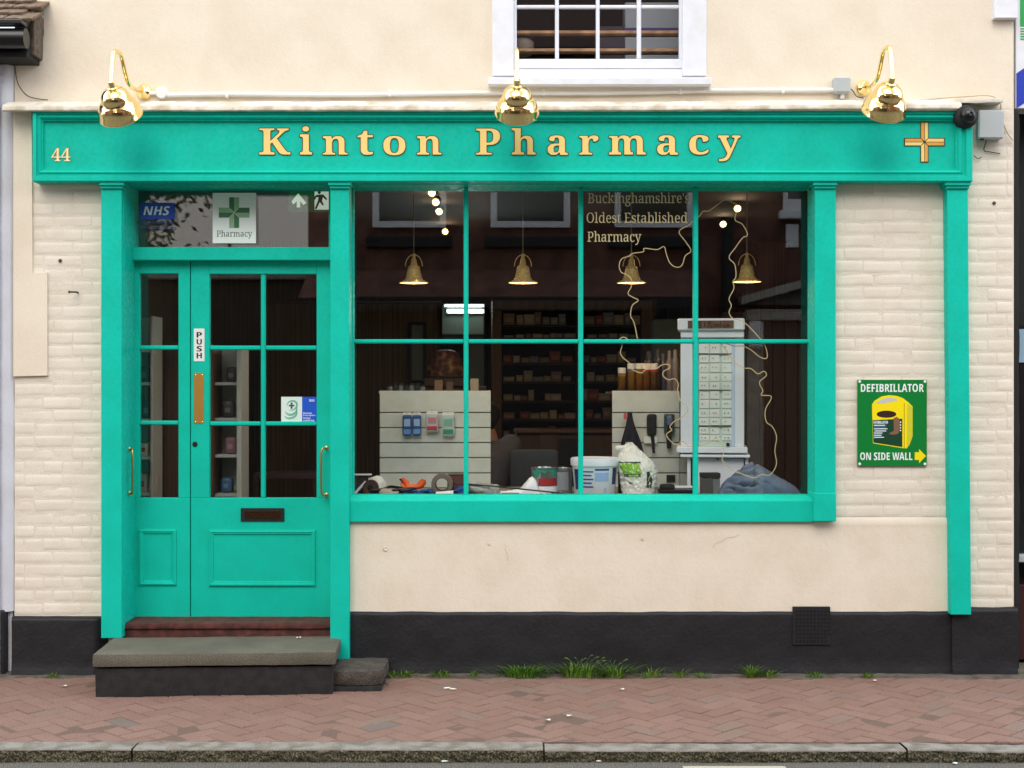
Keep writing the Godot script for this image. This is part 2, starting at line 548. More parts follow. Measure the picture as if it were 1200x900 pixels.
	mt("cloth_navy", Color(0.13, 0.13, 0.17), 0.95, {"tex": "fine", "scale": 8.0, "bump": "soft", "deep": 0.1})
	mt("sack", Color(0.88, 0.88, 0.85), 0.38, {"tex": "faint", "scale": 2.0, "bump": "soft", "deep": 0.3})
	mt("leaf", Color(0.39, 0.51, 0.18), 0.6, {"vc": true, "back": Color(0.25, 0.4, 0.08)})
	mt("tree_leaf", Color(0.30, 0.36, 0.17), 0.6, {"vc": true})
	mt("bark", Color(0.30, 0.25, 0.20), 0.95, {"tex": "speck", "scale": 2.0})
	var glass := mt("glass", Color(1, 1, 1, 0.0), 0.0, {"spec": 0.5})
	glass.transparency = BaseMaterial3D.TRANSPARENCY_ALPHA
	glass.uv1_triplanar = false
	wob.seed = 5
	wob.frequency = 0.05
	wob.fractal_octaves = 3


# ================= the pharmacy =================
const FLOOR := 0.29
const CEIL := 3.0
const BACK := -4.8
const CORE := -0.02     # front of the masonry under the paint and render
const GLASS := -0.12    # glass of the shop window
const DOOR := -0.20     # front of the door and side light

var brick_meshes := []

func make_bricks() -> void:
	for k in 10:
		var long := k < 6
		var w := 0.2155 if long else 0.1035
		var h := 0.0722
		var nz := FastNoiseLite.new()
		nz.seed = 100 + k
		nz.frequency = 12.0
		nz.fractal_octaves = 2
		var deep := 0.0020
		var skew := rng.randf_range(-0.0015, 0.0015)
		var f := func(u: float, v: float) -> Vector3:
			# finer steps at the edges, where the paint rounds over
			var uu := 0.5 - 0.5 * cos(u * PI)
			var vv := 0.5 - 0.5 * cos(v * PI)
			var x := (uu - 0.5) * w
			var y := (vv - 0.5) * h
			var ex = minf(uu, 1 - uu) * w
			var ey = minf(vv, 1 - vv) * h
			var q := nz.get_noise_2d(x * 1.0, y * 1.6)
			var rise = smoothstep(0.0, 0.0085 + q * 0.005, ey) * lerpf(0.72, 1.0, smoothstep(0.0, 0.010, ex))
			return Vector3(x * (1 + 0.012 * q), y + 0.0022 * nz.get_noise_2d(x + 7, y * 0.3), -0.0030 + (deep + 0.0030) * rise + q * 0.0014 * rise + skew * y / h)
		brick_meshes.append(Mb.new().sheet(8 if long else 6, 5, f, Vector3.BACK).mesh())

func brick_face(owner_: Node3D, x0: float, x1: float, y0: float, y1: float, sd: int, skip := Rect2()) -> void:
	var wall := put(owner_, "brick_wall", bx(Vector3(x0, y0, CORE), Vector3(x1, y1, 0.0)), M.mortar_paint)
	var r := RandomNumberGenerator.new()
	r.seed = sd
	var row := 0
	var y := y0 + 0.004
	while y < y1 - 0.02:
		var h := minf(0.0755, y1 - y)
		var x = x0 - [0.0, 0.11, 0.06, 0.17][r.randi() % 4] + 0.002
		var heads := r.randf() < 0.22
		while x < x1 - 0.012:
			var long := (not heads) and r.randf() > 0.14
			var w := 0.225 if long else 0.1125
			var a := maxf(x, x0)
			var b := minf(x + w, x1)
			x += w
			if b - a < 0.03: continue
			if skip.size.x > 0.0 and skip.grow(-0.01).intersects(Rect2(a, y, b - a, h)): continue
			var o := MeshInstance3D.new()
			o.name = numbered(wall, "brick")
			o.mesh = brick_meshes[(r.randi() % 6) if b - a > 0.14 else (6 + r.randi() % 4)]
			o.material_override = M.brick_paint
			wall.add_child(o, true)
			var full := 0.2155 if b - a > 0.14 else 0.1035
			var sx := (b - a - 0.0038) / full
			o.transform = Transform3D(Basis.from_euler(Vector3(r.randf_range(-0.03, 0.03), r.randf_range(-0.008, 0.008), r.randf_range(-0.014, 0.014))) * Basis.from_scale(Vector3(sx, h / 0.0755, r.randf_range(0.8, 1.25))), Vector3((a + b) / 2, y + h / 2 + r.randf_range(-0.0015, 0.0015), r.randf_range(-0.0016, 0.0008)))
		y += 0.0755
		row += 1

func pharmacy() -> void:
	var b := thing("pharmacy_building", "cream rendered and painted brick pharmacy with teal timber shopfront", "building")
	var XL := mx(17)
	var XR := mx(1187)
	var top := 5.7
	# --- masonry core, laid round the openings
	var doorL := mx(147)
	var doorR := mx(387)
	var winL := mx(393)
	var winR := mx(968)
	var head := my(216)          # under side of the lintel
	var upL := mx(579)
	var upR := mx(826)
	var upB := my(96)
	var upT := 5.05
	var wall := func(x0: float, y0: float, x1: float, y1: float) -> void:
		put(b, "wall", bx(Vector3(x0, y0, -0.28), Vector3(x1, y1, CORE)), M.mortar_paint)
	wall.call(XL, 0.0, doorL, head)
	wall.call(doorR, 0.0, winL, head)
	wall.call(winR, 0.0, XR, head)
	wall.call(winL, 0.0, winR, my(590))
	wall.call(XL, head, XR, upB)
	wall.call(XL, upB, upL, upT)
	wall.call(upR, upB, XR, upT)
	wall.call(XL, upT, XR, top)
	wall.call(doorL, -0.05, doorR, FLOOR - 0.07)
	# --- smooth render over the upper storey, in four fields round the window
	var lower := my(127)
	for q in [[XL, lower, XR, upB], [XL, upB, upL, upT], [upR, upB, XR, upT], [XL, upT, XR, top]]:
		var f := func(u: float, v: float) -> Vector3:
			var x := lerpf(q[0], q[2], u)
			var y := lerpf(q[1], q[3], v)
			return Vector3(x, y, 0.0 + 0.0012 * wob.get_noise_2d(x * 30, y * 30) + 0.0005 * wob.get_noise_2d(x * 150, y * 150))
		var m := Mb.new().sheet(maxi(4, int((q[2] - q[0]) * 14)), maxi(4, int((q[3] - q[1]) * 14)), f, Vector3.BACK)
		put(b, "render_wall", m, M.render)
	put(b, "wall_end", bx(Vector3(XR - 0.004, my(716), -0.30), Vector3(XR + 0.006, top, -0.003)), M.render)
	# --- painted brickwork: beside the door, beside the window, and the corner
	brick_face(b, XL, mx(119), my(722), my(205), 31)
	brick_face(b, mx(978), mx(1112), my(608), my(205), 32)
	brick_face(b, mx(1134), XR, my(716), my(127), 33)
	# the patch of thicker render that steps over the brickwork at the party wall
	var patch := PackedVector2Array([Vector2(XL, my(441)), Vector2(mx(56.5), my(440)), Vector2(mx(56.5), my(319)), Vector2(mx(39), my(321)), Vector2(mx(38.5), my(127)), Vector2(XL, my(127))])
	put(b, "render_patch", Mb.new().prism(patch, CORE, 0.020), M.render)
	# --- smooth painted riser under the window
	var rx0 := mx(398)
	var rx1 := mx(1114)
	var rf := func(u: float, v: float) -> Vector3:
		var x := lerpf(rx0, rx1, u)
		var y := lerpf(my(722), my(606), v)
		var lip := 0.004 * smoothstep(0.93, 0.97, v)
		return Vector3(x, y, 0.022 + lip + 0.0014 * wob.get_noise_2d(x * 45, y * 45) - 0.012 * smoothstep(0.975, 1.0, v))
	put(b, "riser", Mb.new().sheet(70, 24, rf, Vector3.BACK), M.riser)
	# chips and knocks in the riser
	for q in [[452, 643, 0.016], [753, 631, 0.011], [573, 637, 0.008]]:
		var c := mp(q[0], q[1], 0.025)
		var m := Mb.new()
		m.xf = Transform3D(Basis.from_euler(Vector3(PI / 2, 0.3, 0)), c)
		m.lathe([Vector2(q[2], 0.0), Vector2(q[2] * 0.8, 0.004), Vector2(q[2] * 0.3, 0.0035), Vector2(0, 0.001)], 9)
		put(b, "chip", m, M.ledge)
	for q in [[[836, 641], [840, 636], [847, 634], [851, 630], [860, 629], [866, 626]], [[590, 636], [593, 640], [592, 645], [595, 650], [594, 657]]]:
		var ck := []
		for c in q: ck.append(Vector2(mx(c[0], 0.025), my(c[1], 0.025)))
		put(b, "hairline_crack", ribbon(Mb.new(), ck, 0.0016, 0.0256), mt("crack", Color(0.76, 0.71, 0.64), 0.95))
	# --- black plinth, thick and uneven
	for q in [[-1.0, mx(126), my(722), 0.05, 40], [mx(397), mx(1133), my(716), 0.026, 41], [mx(1113), XR + 0.012, my(711), 0.045, 42]]:
		var x0: float = XL if q[0] == -1.0 else q[0]
		var pf := func(u: float, v: float) -> Vector3:
			var x := lerpf(x0, q[1], u)
			var t: float = q[2] + 0.005 * wob.get_noise_2d(x * 60, float(q[4]))
			var y := lerpf(-0.02, t, minf(v * 1.06, 1.0))
			var z: float = q[3] + 0.006 * wob.get_noise_2d(x * 60, y * 60 + q[4]) + 0.012 * (1.0 - smoothstep(0.0, 0.25, v))
			if v > 0.943: z = lerpf(z, CORE, (v - 0.943) / 0.057)
			if q[4] == 40: z = lerpf(z, CORE, smoothstep(0.965, 1.0, u))
			return Vector3(x, y, z)
		put(b, "plinth", Mb.new().sheet(maxi(12, int((q[1] - x0) * 26)), 18, pf, Vector3.BACK), M.plinth)
	# cast iron air brick in the plinth: a grille of square holes
	var ab := put(b, "air_brick", rb(929, 711, 973, 756, 0.0, 0.034, 0.002), M.plinth)
	var holes := Mb.new()
	for i in 10:
		for j in 9:
			var px := 932.5 + i * 4.2
			var py := 715.0 + j * 4.4
			if i == 9 and j > 6: continue
			rect_box(holes, px, py, px + 2.6, py + 2.7, 0.030, 0.0352, 0.0)
	put(ab, "vent_hole", holes, mt("hole", Color(0.01, 0.01, 0.01), 0.9), "", "stuff")
	# --- lead and mortar ledge over the fascia: lumpy, chipped at its edge
	var lx0 := mx(13)
	var lx1 := mx(1118)
	var lf := func(u: float, v: float) -> Vector3:
		var x := lerpf(lx0, lx1, u)
		var jag := 0.004 * wob.get_noise_2d(x * 40, 3.0) + 0.0035 * wob.get_noise_2d(x * 260, 8.0)
		var p: Array = [[my(119.0), -0.01], [my(121), 0.05], [my(123, 0.15), 0.145], [my(129.0, 0.15), 0.152], [my(130.5, 0.15), 0.14], [my(130), 0.02]]
		var k := v * 5.0
		var i := mini(int(k), 4)
		var t := k - i
		var y := lerpf(p[i][0], p[i + 1][0], t) + jag * (0.9 if i < 2 else 0.5)
		var z := lerpf(p[i][1], p[i + 1][1], t) + (0.006 * wob.get_noise_2d(x * 60, 20.0) if i in [1, 2, 3] else 0.0)
		y -= 0.02 * smoothstep(0.55, 1.0, u) * -1.0 * (0.5 if i < 4 else 0.2)
		return Vector3(x, y, z)
	put(b, "ledge", Mb.new().sheet(230, 15, lf, Vector3(0, 0.4, 1)), M.ledge)
	# broken end of the ledge by the camera, a slate sticking out
	put(b, "slate", Mb.new().stone(Vector3(mx(1115), my(125), -0.02), Vector3(mx(1168), my(119), 0.12), 0.02, 0.006, 0.01, wob), M.ledge)
	# --- pilasters with their caps
	for q in [[118.5, 142.5, 748, 116, 145], [387, 409, 773, 384.5, 411.5], [955, 979.5, 582, 953, 981.5], [1110, 1134, 720, 1107.5, 1138]]:
		var zf := 0.085
		var m := rb(q[0], 219, q[1], q[2], -0.10, zf, 0.003)
		if q[0] > 1000:      # this one has never stood plumb
			m = Mb.new().prism(poly_px([[1110, 219], [1134, 219], [1138, 720], [1114.5, 720]], zf), CORE, zf)
		var pl := put(b, "pilaster", m, M.teal)
		var cap := Mb.new()
		rect_box(cap, q[3], 212, q[4], 217.2, 0.0, 0.112, 0.003)
		put(pl, "cap", cap, M.teal)
		var cap2 := Mb.new()
		rect_box(cap2, q[3] + 1.6, 217.2, q[4] - 1.6, 221.0, 0.0, 0.100, 0.004)
		put(pl, "necking", cap2, M.teal)
	put(b, "pilaster_plinth", rb(954, 578, 980, 611, -0.10, 0.088, 0.003), M.teal)
	# --- soffits of door and window, jambs and linings
	put(b, "soffit", bx(Vector3(mx(147), my(222, -0.2), -0.28), Vector3(mx(387), my(213) + 0.03, 0.02)), M.teal)
	put(b, "soffit", bx(Vector3(mx(410), my(220, -0.12), -0.28), Vector3(mx(954), my(213) + 0.03, 0.02)), M.teal)
	shop_window(b)
	door(b)
	upstairs_window(b)
	rooms(b)
	# threshold under the door
	put(b, "threshold", Mb.new().stone(Vector3(mx(143), my(749), -0.30), Vector3(mx(388), my(736), 0.015), 0.03, 0.004, 0.003, wob), M.threshold)
	put(b, "threshold_board", Mb.new().stone(Vector3(mx(143), my(736), -0.30), Vector3(mx(388), my(729), 0.03), 0.03, 0.006, 0.003, wob), M.threshold)


func pane(parent: Node, x0: float, y0: float, x1: float, y1: float, z: float) -> void:
	put(parent, "pane", bx(Vector3(mx(x0, z), my(y1, z), z - 0.003), Vector3(mx(x1, z), my(y0, z), z + 0.003)), M.glass)

func shop_window(b: Node3D) -> void:
	var z := -0.085
	var w := put(b, "shop_window", Mb.new().box(Vector3(mx(409), my(611), -0.20), Vector3(mx(954), my(586.5, 0.05), 0.05), 0.004), M.teal)
	var sl := Mb.new()     # sloping top of the bottom rail
	var a0 := Vector3(mx(409, 0.05), my(586.5, 0.05) + 0.0005, 0.044)
	var a1 := Vector3(mx(954, 0.05), my(586.5, 0.05) + 0.0005, 0.044)
	var c0 := Vector3(a0.x, my(580, z), z)
	var c1 := Vector3(a1.x, my(580, z), z)
	sl.quad(a0, a1, c1, c0, Vector3(0, 0.9, 0.4))
	sl.quad(c0, c1, c1 + Vector3(0, 0, -0.1), c0 + Vector3(0, 0, -0.1), Vector3.UP)
	put(w, "sill_slope", sl, M.teal)
	# side linings
	put(w, "jamb", bx(Vector3(mx(396), my(590), -0.135), Vector3(mx(414.5, z), my(218, z), z), 0.002), M.teal)
	put(w, "jamb", bx(Vector3(mx(948.2, z), my(590), -0.135), Vector3(mx(968), my(218, z), z), 0.002), M.teal)
	for px in [546.0, 680.8, 815.7]:
		put(w, "glazing_bar", rb(px - 2.7, 219, px + 2.7, 582, -0.155, z, 0.006), M.teal)
	var xs := [414.0, 543.3, 548.7, 678.1, 683.5, 813.0, 818.4, 949.0]
	for k in 4:
		put(w, "glazing_bar", rb(xs[k * 2], 397.6, xs[k * 2 + 1], 402.4, -0.153, z - 0.003, 0.006), M.teal)
		pane(w, xs[k * 2] - 1, 216, xs[k * 2 + 1] + 1, 398.5, GLASS)
		pane(w, xs[k * 2] - 1, 401.5, xs[k * 2 + 1] + 1, 583, GLASS)

const MOULD := [Vector2(0.0, 0.0), Vector2(0.002, 0.012), Vector2(0.012, 0.016), Vector2(0.019, 0.010), Vector2(0.024, 0.010), Vector2(0.030, 0.0005), Vector2(0.038, 0.0005)]

func panel_mould(p: Node, x0: float, y0: float, x1: float, y1: float, z: float) -> void:
	var prof := []
	for q in MOULD:
		prof.append(Vector2(q.x, z + q.y * 0.8))
	put(p, "panel_moulding", Mb.new().moulding(Vector2(mx(x0, z), my(y1, z)), Vector2(mx(x1, z), my(y0, z)), prof), M.teal)

func door(b: Node3D) -> void:
	var z := DOOR
	var zb := z - 0.045
	var gz := z - 0.024
	# frame: transom bar and jamb linings
	put(b, "transom_bar", rb(150, 290, 390, 305, -0.27, -0.135, 0.004), M.teal)
	put(b, "door_jamb", bx(Vector3(mx(138), FLOOR - 0.02, -0.28), Vector3(mx(147) + 0.005, my(215), 0.05), 0.002), M.teal)
	# fanlight over the door
	var tz := -0.17
	var t := put(b, "fanlight", Mb.new().moulding(Vector2(mx(146, tz), my(291.5, tz)), Vector2(mx(389, tz), my(219, tz)), [Vector2(0.0, tz), Vector2(0.032, tz), Vector2(0.036, tz - 0.03)], [1.0, 0.3, 0.6, 0.3]), M.teal)
	pane(t, 146, 217, 389, 292, tz - 0.02)
	pane(t, 146, 217, 389, 292, tz - 0.060)
	# the door leaf
	var d := put(b, "door", Mb.new()
		.box(Vector3(mx(223.6, z), my(583.5, z), zb), Vector3(mx(388, z), my(724, z), z), 0.003), M.teal)
	var stile := func(p: Node, x0: float, y0: float, x1: float, y1: float) -> void:
		put(p, "stile" if y1 - y0 > x1 - x0 else "rail", bx(Vector3(mx(x0, z), my(y1, z), zb), Vector3(mx(x1, z), my(y0, z), z), 0.0025), M.teal)
	stile.call(d, 223.6, 306, 245.4, 583.5)
	stile.call(d, 371.0, 306, 388.5, 583.5)
	stile.call(d, 245.4, 306, 371.0, 321)
	var bar := func(p: Node, x0: float, y0: float, x1: float, y1: float) -> void:
		put(p, "glazing_bar", bx(Vector3(mx(x0, z), my(y1, z), gz - 0.012), Vector3(mx(x1, z), my(y0, z), z - 0.004), 0.006), M.teal)
	bar.call(d, 305.4, 321, 310.8, 583.5)
	for q in [[245.4, 305.4], [310.8, 371.0]]:
		bar.call(d, q[0], 405.0, q[1], 410.2)
		bar.call(d, q[0], 494.0, q[1], 499.0)
		for r in [[320, 406], [409, 495], [498, 584]]:
			pane(d, q[0] - 1, r[0], q[1] + 1, r[1], gz)
	panel_mould(d, 245, 621, 370, 687, z)
	# letter box: dark brown flap in a black surround
	var lb := put(d, "letter_box", rb(282, 595.5, 333, 611, z, z + 0.008, 0.002), M.black_matt)
	put(lb, "flap", rb(287, 598.5, 329, 608.5, z, z + 0.012, 0.004), mt("bronze", Color(0.30, 0.20, 0.14), 0.4, {"metal": 0.7, "rtex": "scuff", "scale": 6.0}))
	# finger plate with four screws
	var fp := put(d, "finger_plate", rb(227.2, 437, 238.8, 496.5, z, z + 0.003, 0.001), M.brass_worn)
	for q in [[229, 439.5], [237, 439.5], [229, 494.5], [237, 494.5]]:
		var m := Mb.new()
		m.xf = Transform3D(Basis.from_euler(Vector3(PI / 2, 0, 0)), mp(q[0], q[1], z + 0.003))
		m.lathe([Vector2(0.0045, 0), Vector2(0.003, 0.0015), Vector2(0, 0.002)], 10)
		put(fp, "screw", m, M.brass)
	# keyhole
	var kh := Mb.new()
	kh.xf = Transform3D(Basis.from_euler(Vector3(PI / 2, 0, 0)), mp(228.5, 520.5, z))
	kh.lathe([Vector2(0.0155, 0), Vector2(0.0155, 0.004), Vector2(0.010, 0.005), Vector2(0.0, 0.0045)], 18)
	put(d, "keyhole", kh, mt("old_bronze", Color(0.20, 0.15, 0.07), 0.5, {"metal": 0.6}))
	# white plate that reads PUSH, down the stile
	var pu := put(d, "push_plate", rb(227, 385, 239.6, 423.5, z, z + 0.003, 0.001), mt("white_plastic", Color(0.92, 0.92, 0.91), 0.35))
	var ch := "PUSH"
	for i in 4:
		put(pu, "letter", words_px(ch[i], "Droid Sans", 700, 230.4, 389.2 + i * 8.1, 236.6, 395.6 + i * 8.1, z + 0.003, 0.0008), M.black_matt)
	# brass pull handle at the closing edge
	pull(d, mp(378, 525, z), mp(378, 580, z), Vector3(0, 0, 0.055), Vector3(0.024, 0, 0))
	# the fixed side light
	var s := put(b, "side_light", Mb.new().box(Vector3(mx(141, z), my(583.5, z), zb), Vector3(mx(222.6, z), my(729, z), z), 0.003), M.teal)
	stile.call(s, 141, 306, 163.4, 583.5)
	stile.call(s, 209.0, 306, 222.6, 583.5)
	stile.call(s, 163.4, 306, 209.0, 320.5)
	for py in [404.8, 493.0]:
		bar.call(s, 163.4, py, 209.0, py + 5.0)
	for r in [[319, 406], [409, 494], [497, 584]]:
		pane(s, 162.4, r[0], 210, r[1], gz)
	panel_mould(s, 163, 620, 207, 686, z)
	pull(s, Vector3(mx(147) + 0.009, my(527), -0.05), Vector3(mx(147) + 0.009, my(579), -0.05), Vector3(0.026, 0, 0.03), Vector3(-0.002, 0, -0.012))

func pull(p: Node, a: Vector3, b: Vector3, out: Vector3, foot: Vector3) -> void:
	var m := Mb.new()
	var pts := [a + foot, a + foot + out * 0.8, a + out * 0.97 + foot * 0.3, a.lerp(b, 0.08) + out]
	for k in 7:
		pts.append(a.lerp(b, 0.15 + 0.1 * k) + out * (1.0 + 0.12 * sin(PI * (k + 1) / 8.0)))
	pts.append_array([a.lerp(b, 0.92) + out, b + out * 0.97 + foot * 0.3, b + foot + out * 0.8, b + foot])
	m.tube(pts, 0.0062, 10)
	var h := put(p, "pull_handle", m, M.brass_old)
	for q in [a + foot, b + foot]:
		var r := Mb.new()
		r.xf = Transform3D(Basis(Quaternion(Vector3.UP, out.normalized())), q)
		r.lathe([Vector2(0.013, -0.002), Vector2(0.013, 0.003), Vector2(0.009, 0.006), Vector2(0, 0.007)], 14)
		put(h, "rose", r, M.brass_old)

func upstairs_window(b: Node3D) -> void:
	var top := 5.05
	var zc := 0.03
	var z := -0.02
	var w := put(b, "upstairs_window", bx(Vector3(mx(577, zc), my(90), -0.10), Vector3(mx(602, zc), top, zc), 0.004), M.white_gloss)
	put(w, "casing", bx(Vector3(mx(800, zc), my(90), -0.10), Vector3(mx(828, zc), top, zc), 0.004), M.white_gloss)
	put(w, "casing", bx(Vector3(mx(577, zc), top, -0.10), Vector3(mx(828, zc), top + 0.12, zc), 0.004), M.white_gloss)
	put(w, "casing", bx(Vector3(mx(602, zc), my(91, 0.02), -0.10), Vector3(mx(800, zc), my(81, 0.02), 0.02), 0.002), M.white_gloss)
	put(w, "sill", Mb.new().box(Vector3(mx(572, 0.09), my(99.5, 0.09), -0.1), Vector3(mx(834, 0.09), my(90.5, 0.09), 0.09), 0.005), M.white_gloss)
	put(w, "under_sill", bx(Vector3(mx(574), my(109), -0.02), Vector3(mx(832), my(99), 0.03), 0.004), M.render)
	# sliding sash
	put(w, "sash_rail", rb(602, 69, 800, 80, -0.06, z, 0.003), M.white_gloss)
	put(w, "sash_stile", bx(Vector3(mx(602, z), my(69, z), -0.06), Vector3(mx(605.5, z), top, z), 0.003), M.white_gloss)
	put(w, "sash_stile", bx(Vector3(mx(796, z), my(69, z), -0.06), Vector3(mx(800, z), top, z), 0.003), M.white_gloss)
	var cols := [605.5, 650.5, 655.0, 698.5, 702.8, 746.5, 751.5, 796.0]
	for k in 3:
		put(w, "glazing_bar", bx(Vector3(mx(cols[k * 2 + 1], z), my(69, z), -0.055), Vector3(mx(cols[k * 2 + 2], z), top, z - 0.006), 0.005), M.white_gloss)
	for r in 4:
		var y0 := 9.5 - r * 61.0
		for k in 4:
			if r < 3:
				put(w, "glazing_bar", bx(Vector3(mx(cols[k * 2], z), my(y0, z), -0.054), Vector3(mx(cols[k * 2 + 1], z), my(y0 - 4.2, z), z - 0.008), 0.005), M.white_gloss)
			pane(w, cols[k * 2] - 1, y0 if r > 0 else 4.0, cols[k * 2 + 1] + 1, y0 + 60, -0.045)

func rooms(b: Node3D) -> void:
	var l := mx(60)
	var r := mx(1105)
	# shop
	put(b, "shop_floor", bx(Vector3(l, FLOOR - 0.1, BACK), Vector3(r, FLOOR, -0.28)), M.shop_floor)
	put(b, "shop_ceiling", bx(Vector3(l, CEIL, BACK), Vector3(r, CEIL + 0.12, -0.28)), M.ceiling)
	put(b, "back_wall", bx(Vector3(l, FLOOR - 0.1, BACK - 0.12), Vector3(r, CEIL + 0.12, BACK)), M.brown_wall)
	put(b, "side_wall", bx(Vector3(l - 0.12, FLOOR - 0.1, BACK - 0.12), Vector3(l, CEIL + 0.12, -0.28)), M.brown_wall)
	put(b, "side_wall", bx(Vector3(r, FLOOR - 0.1, BACK - 0.12), Vector3(r + 0.12, CEIL + 0.12, -0.28)), M.dark_wood)
	# ceiling beams
	# lining below the window and the display shelf inside it
	put(b, "display_shelf", bx(Vector3(mx(405), 0.99, -1.12), Vector3(mx(958), 1.02, -0.2), 0.003), mt("display_top", Color(0.52, 0.50, 0.46), 0.7, {"tex": "cloud", "scale": 1.5}))
	put(b, "display_riser", bx(Vector3(mx(405), FLOOR, -1.10), Vector3(mx(958), 0.99, -1.07)), M.dark_wood)
	# upper room
	var y0 := 3.40
	put(b, "upper_floor", bx(Vector3(-0.9, y0 - 0.1, -2.4), Vector3(1.9, y0, -0.28)), M.dark_wood)
	put(b, "upper_ceiling", bx(Vector3(-0.9, 5.4, -2.4), Vector3(1.9, 5.5, -0.28)), M.ceiling)
	put(b, "upper_wall", bx(Vector3(-1.0, y0 - 0.1, -2.5), Vector3(2.0, 5.5, -2.4)), M.ceiling)
	put(b, "upper_wall", bx(Vector3(-1.0, y0 - 0.1, -2.4), Vector3(-0.9, 5.5, -0.28)), M.ceiling)
	put(b, "upper_wall", bx(Vector3(1.9, y0 - 0.1, -2.4), Vector3(2.0, 5.5, -0.28)), M.ceiling)


# ================= fascia sign =================
func shop_sign() -> void:
	var s := thing("shop_sign", "long teal fascia board with raised moulding and gilt serif lettering", "shop sign")
	var zf := 0.125
	var zp := 0.080
	var lo := Vector2(mx(38, zf), my(212.5, zf))
	var hi := Vector2(mx(1140, zf), my(128, zf))
	put(s, "board", bx(Vector3(mx(46, zp), my(206, zp), CORE), Vector3(mx(1134, zp), my(134, zp), zp)), M.teal)
	# stepped frame; the sides differ in width, as measured
	var prof := [Vector2(0.0, CORE), Vector2(0.0, zf - 0.004), Vector2(0.0035, zf), Vector2(0.026, zf), Vector2(0.030, zf - 0.013), Vector2(0.039, zf - 0.012), Vector2(0.047, zf - 0.004), Vector2(0.054, zf - 0.011), Vector2(0.060, zf - 0.026), Vector2(0.066, zf - 0.026), Vector2(0.069, zp - 0.012), Vector2(0.074, zp - 0.012), Vector2(0.074, zp)]
	put(s, "frame", Mb.new().moulding(lo, hi, prof, [0.80, 1.12, 1.40, 0.94]), M.teal)
	# lettering: each gilt letter on its dark outline
	var L := [["K", 303.3, 149.8, 341, 181.8], ["i", 350.8, 147.2, 366.2, 181.8], ["n", 377.6, 158.8, 408, 181.8], ["t", 418.2, 152.6, 437.6, 182.2], ["o", 448.6, 158.6, 475.8, 182.6], ["n", 488, 158.8, 518, 181.8],
		["P", 557.3, 150, 586.8, 181.8], ["h", 598.8, 149.4, 628.4, 181.8], ["a", 641, 158, 666, 182.3], ["r", 678.2, 158, 702, 181.8], ["m", 713, 158, 757.3, 181.8], ["a", 769.4, 157.8, 795, 182.1], ["c", 807, 157.6, 831, 181.9], ["y", 840.6, 158, 868.4, 189.6]]
	for q in L:
		var l := put(s, "letter", words_px(q[0], "Droid Serif", 700, q[1] + 0.7, q[2] + 0.7, q[3] - 0.7, q[4] - 0.7, zp + 0.006, 0.001), M.gilt)
		var o := Mb.new()
		var k := 0
		for d in [[-1, -1], [1, -1], [-1, 1], [1, 1], [0, 1.3], [0, -1.3], [1.3, 0], [-1.3, 0]]:
			words_px(q[0], "Droid Serif", 700, q[1] + 0.7 + d[0] * 0.75, q[2] + 0.7 + d[1] * 0.75, q[3] - 0.7 + d[0] * 0.75, q[4] - 0.7 + d[1] * 0.75, zp + 0.0012 + k * 0.0005, 0.0004, o)
			k += 1
		put(l, "outline", o, M.ink_brown)
	for k in 2:
		var x := 60.6 + k * 11.2
		var d := put(s, "numeral", words_px("4", "Droid Serif", 400, x, 174.0, x + 10.6, 188.8, zp + 0.004, 0.001), mt("gilt_pale", Color(1.0, 0.93, 0.74), 0.5, {"metal": 0.1}))
		var o := Mb.new()
		words_px("4", "Droid Serif", 400, x - 0.8, 174.6, x + 9.8, 189.5, zp + 0.0015, 0.0005, o)
		words_px("4", "Droid Serif", 700, x - 0.4, 173.6, x + 11.0, 189.2, zp + 0.0022, 0.0005, o)
		put(d, "outline", o, M.gilt_deep)
	# gilt cross: four bevelled arms over a dark edge
	var c := Vector2(1083.2, 166.6)
	var cr := put(s, "cross", Mb.new(
		).prism(poly_px([[c.x - 4.9, c.y - 24], [c.x + 4.9, c.y - 24], [c.x + 4.9, c.y - 4.9], [c.x + 24, c.y - 4.9], [c.x + 24, c.y + 4.9], [c.x + 4.9, c.y + 4.9], [c.x + 4.9, c.y + 24], [c.x - 4.9, c.y + 24], [c.x - 4.9, c.y + 4.9], [c.x - 24, c.y + 4.9], [c.x - 24, c.y - 4.9], [c.x - 4.9, c.y - 4.9]], zp), zp, zp + 0.003), M.ink_brown)
	for k in 4:
		for h in 2:
			var w0 := 0.35
			var w1 := 3.9
			var sg := 1.0 if h == 0 else -1.0
			var pts := []
			for q in [[sg * w0, 1.2], [sg * w0, 22.8], [sg * w1, 22.8], [sg * w1, 4.4]]:
				var a := Vector2(q[0], q[1]).rotated(k * PI / 2)
				pts.append([c.x + a.x, c.y + a.y])
			put(cr, "arm", Mb.new().prism(poly_px(pts, zp), zp + 0.003, zp + 0.0045), M.gilt if (h == 0) != (k % 2 == 0) else M.gilt_deep)


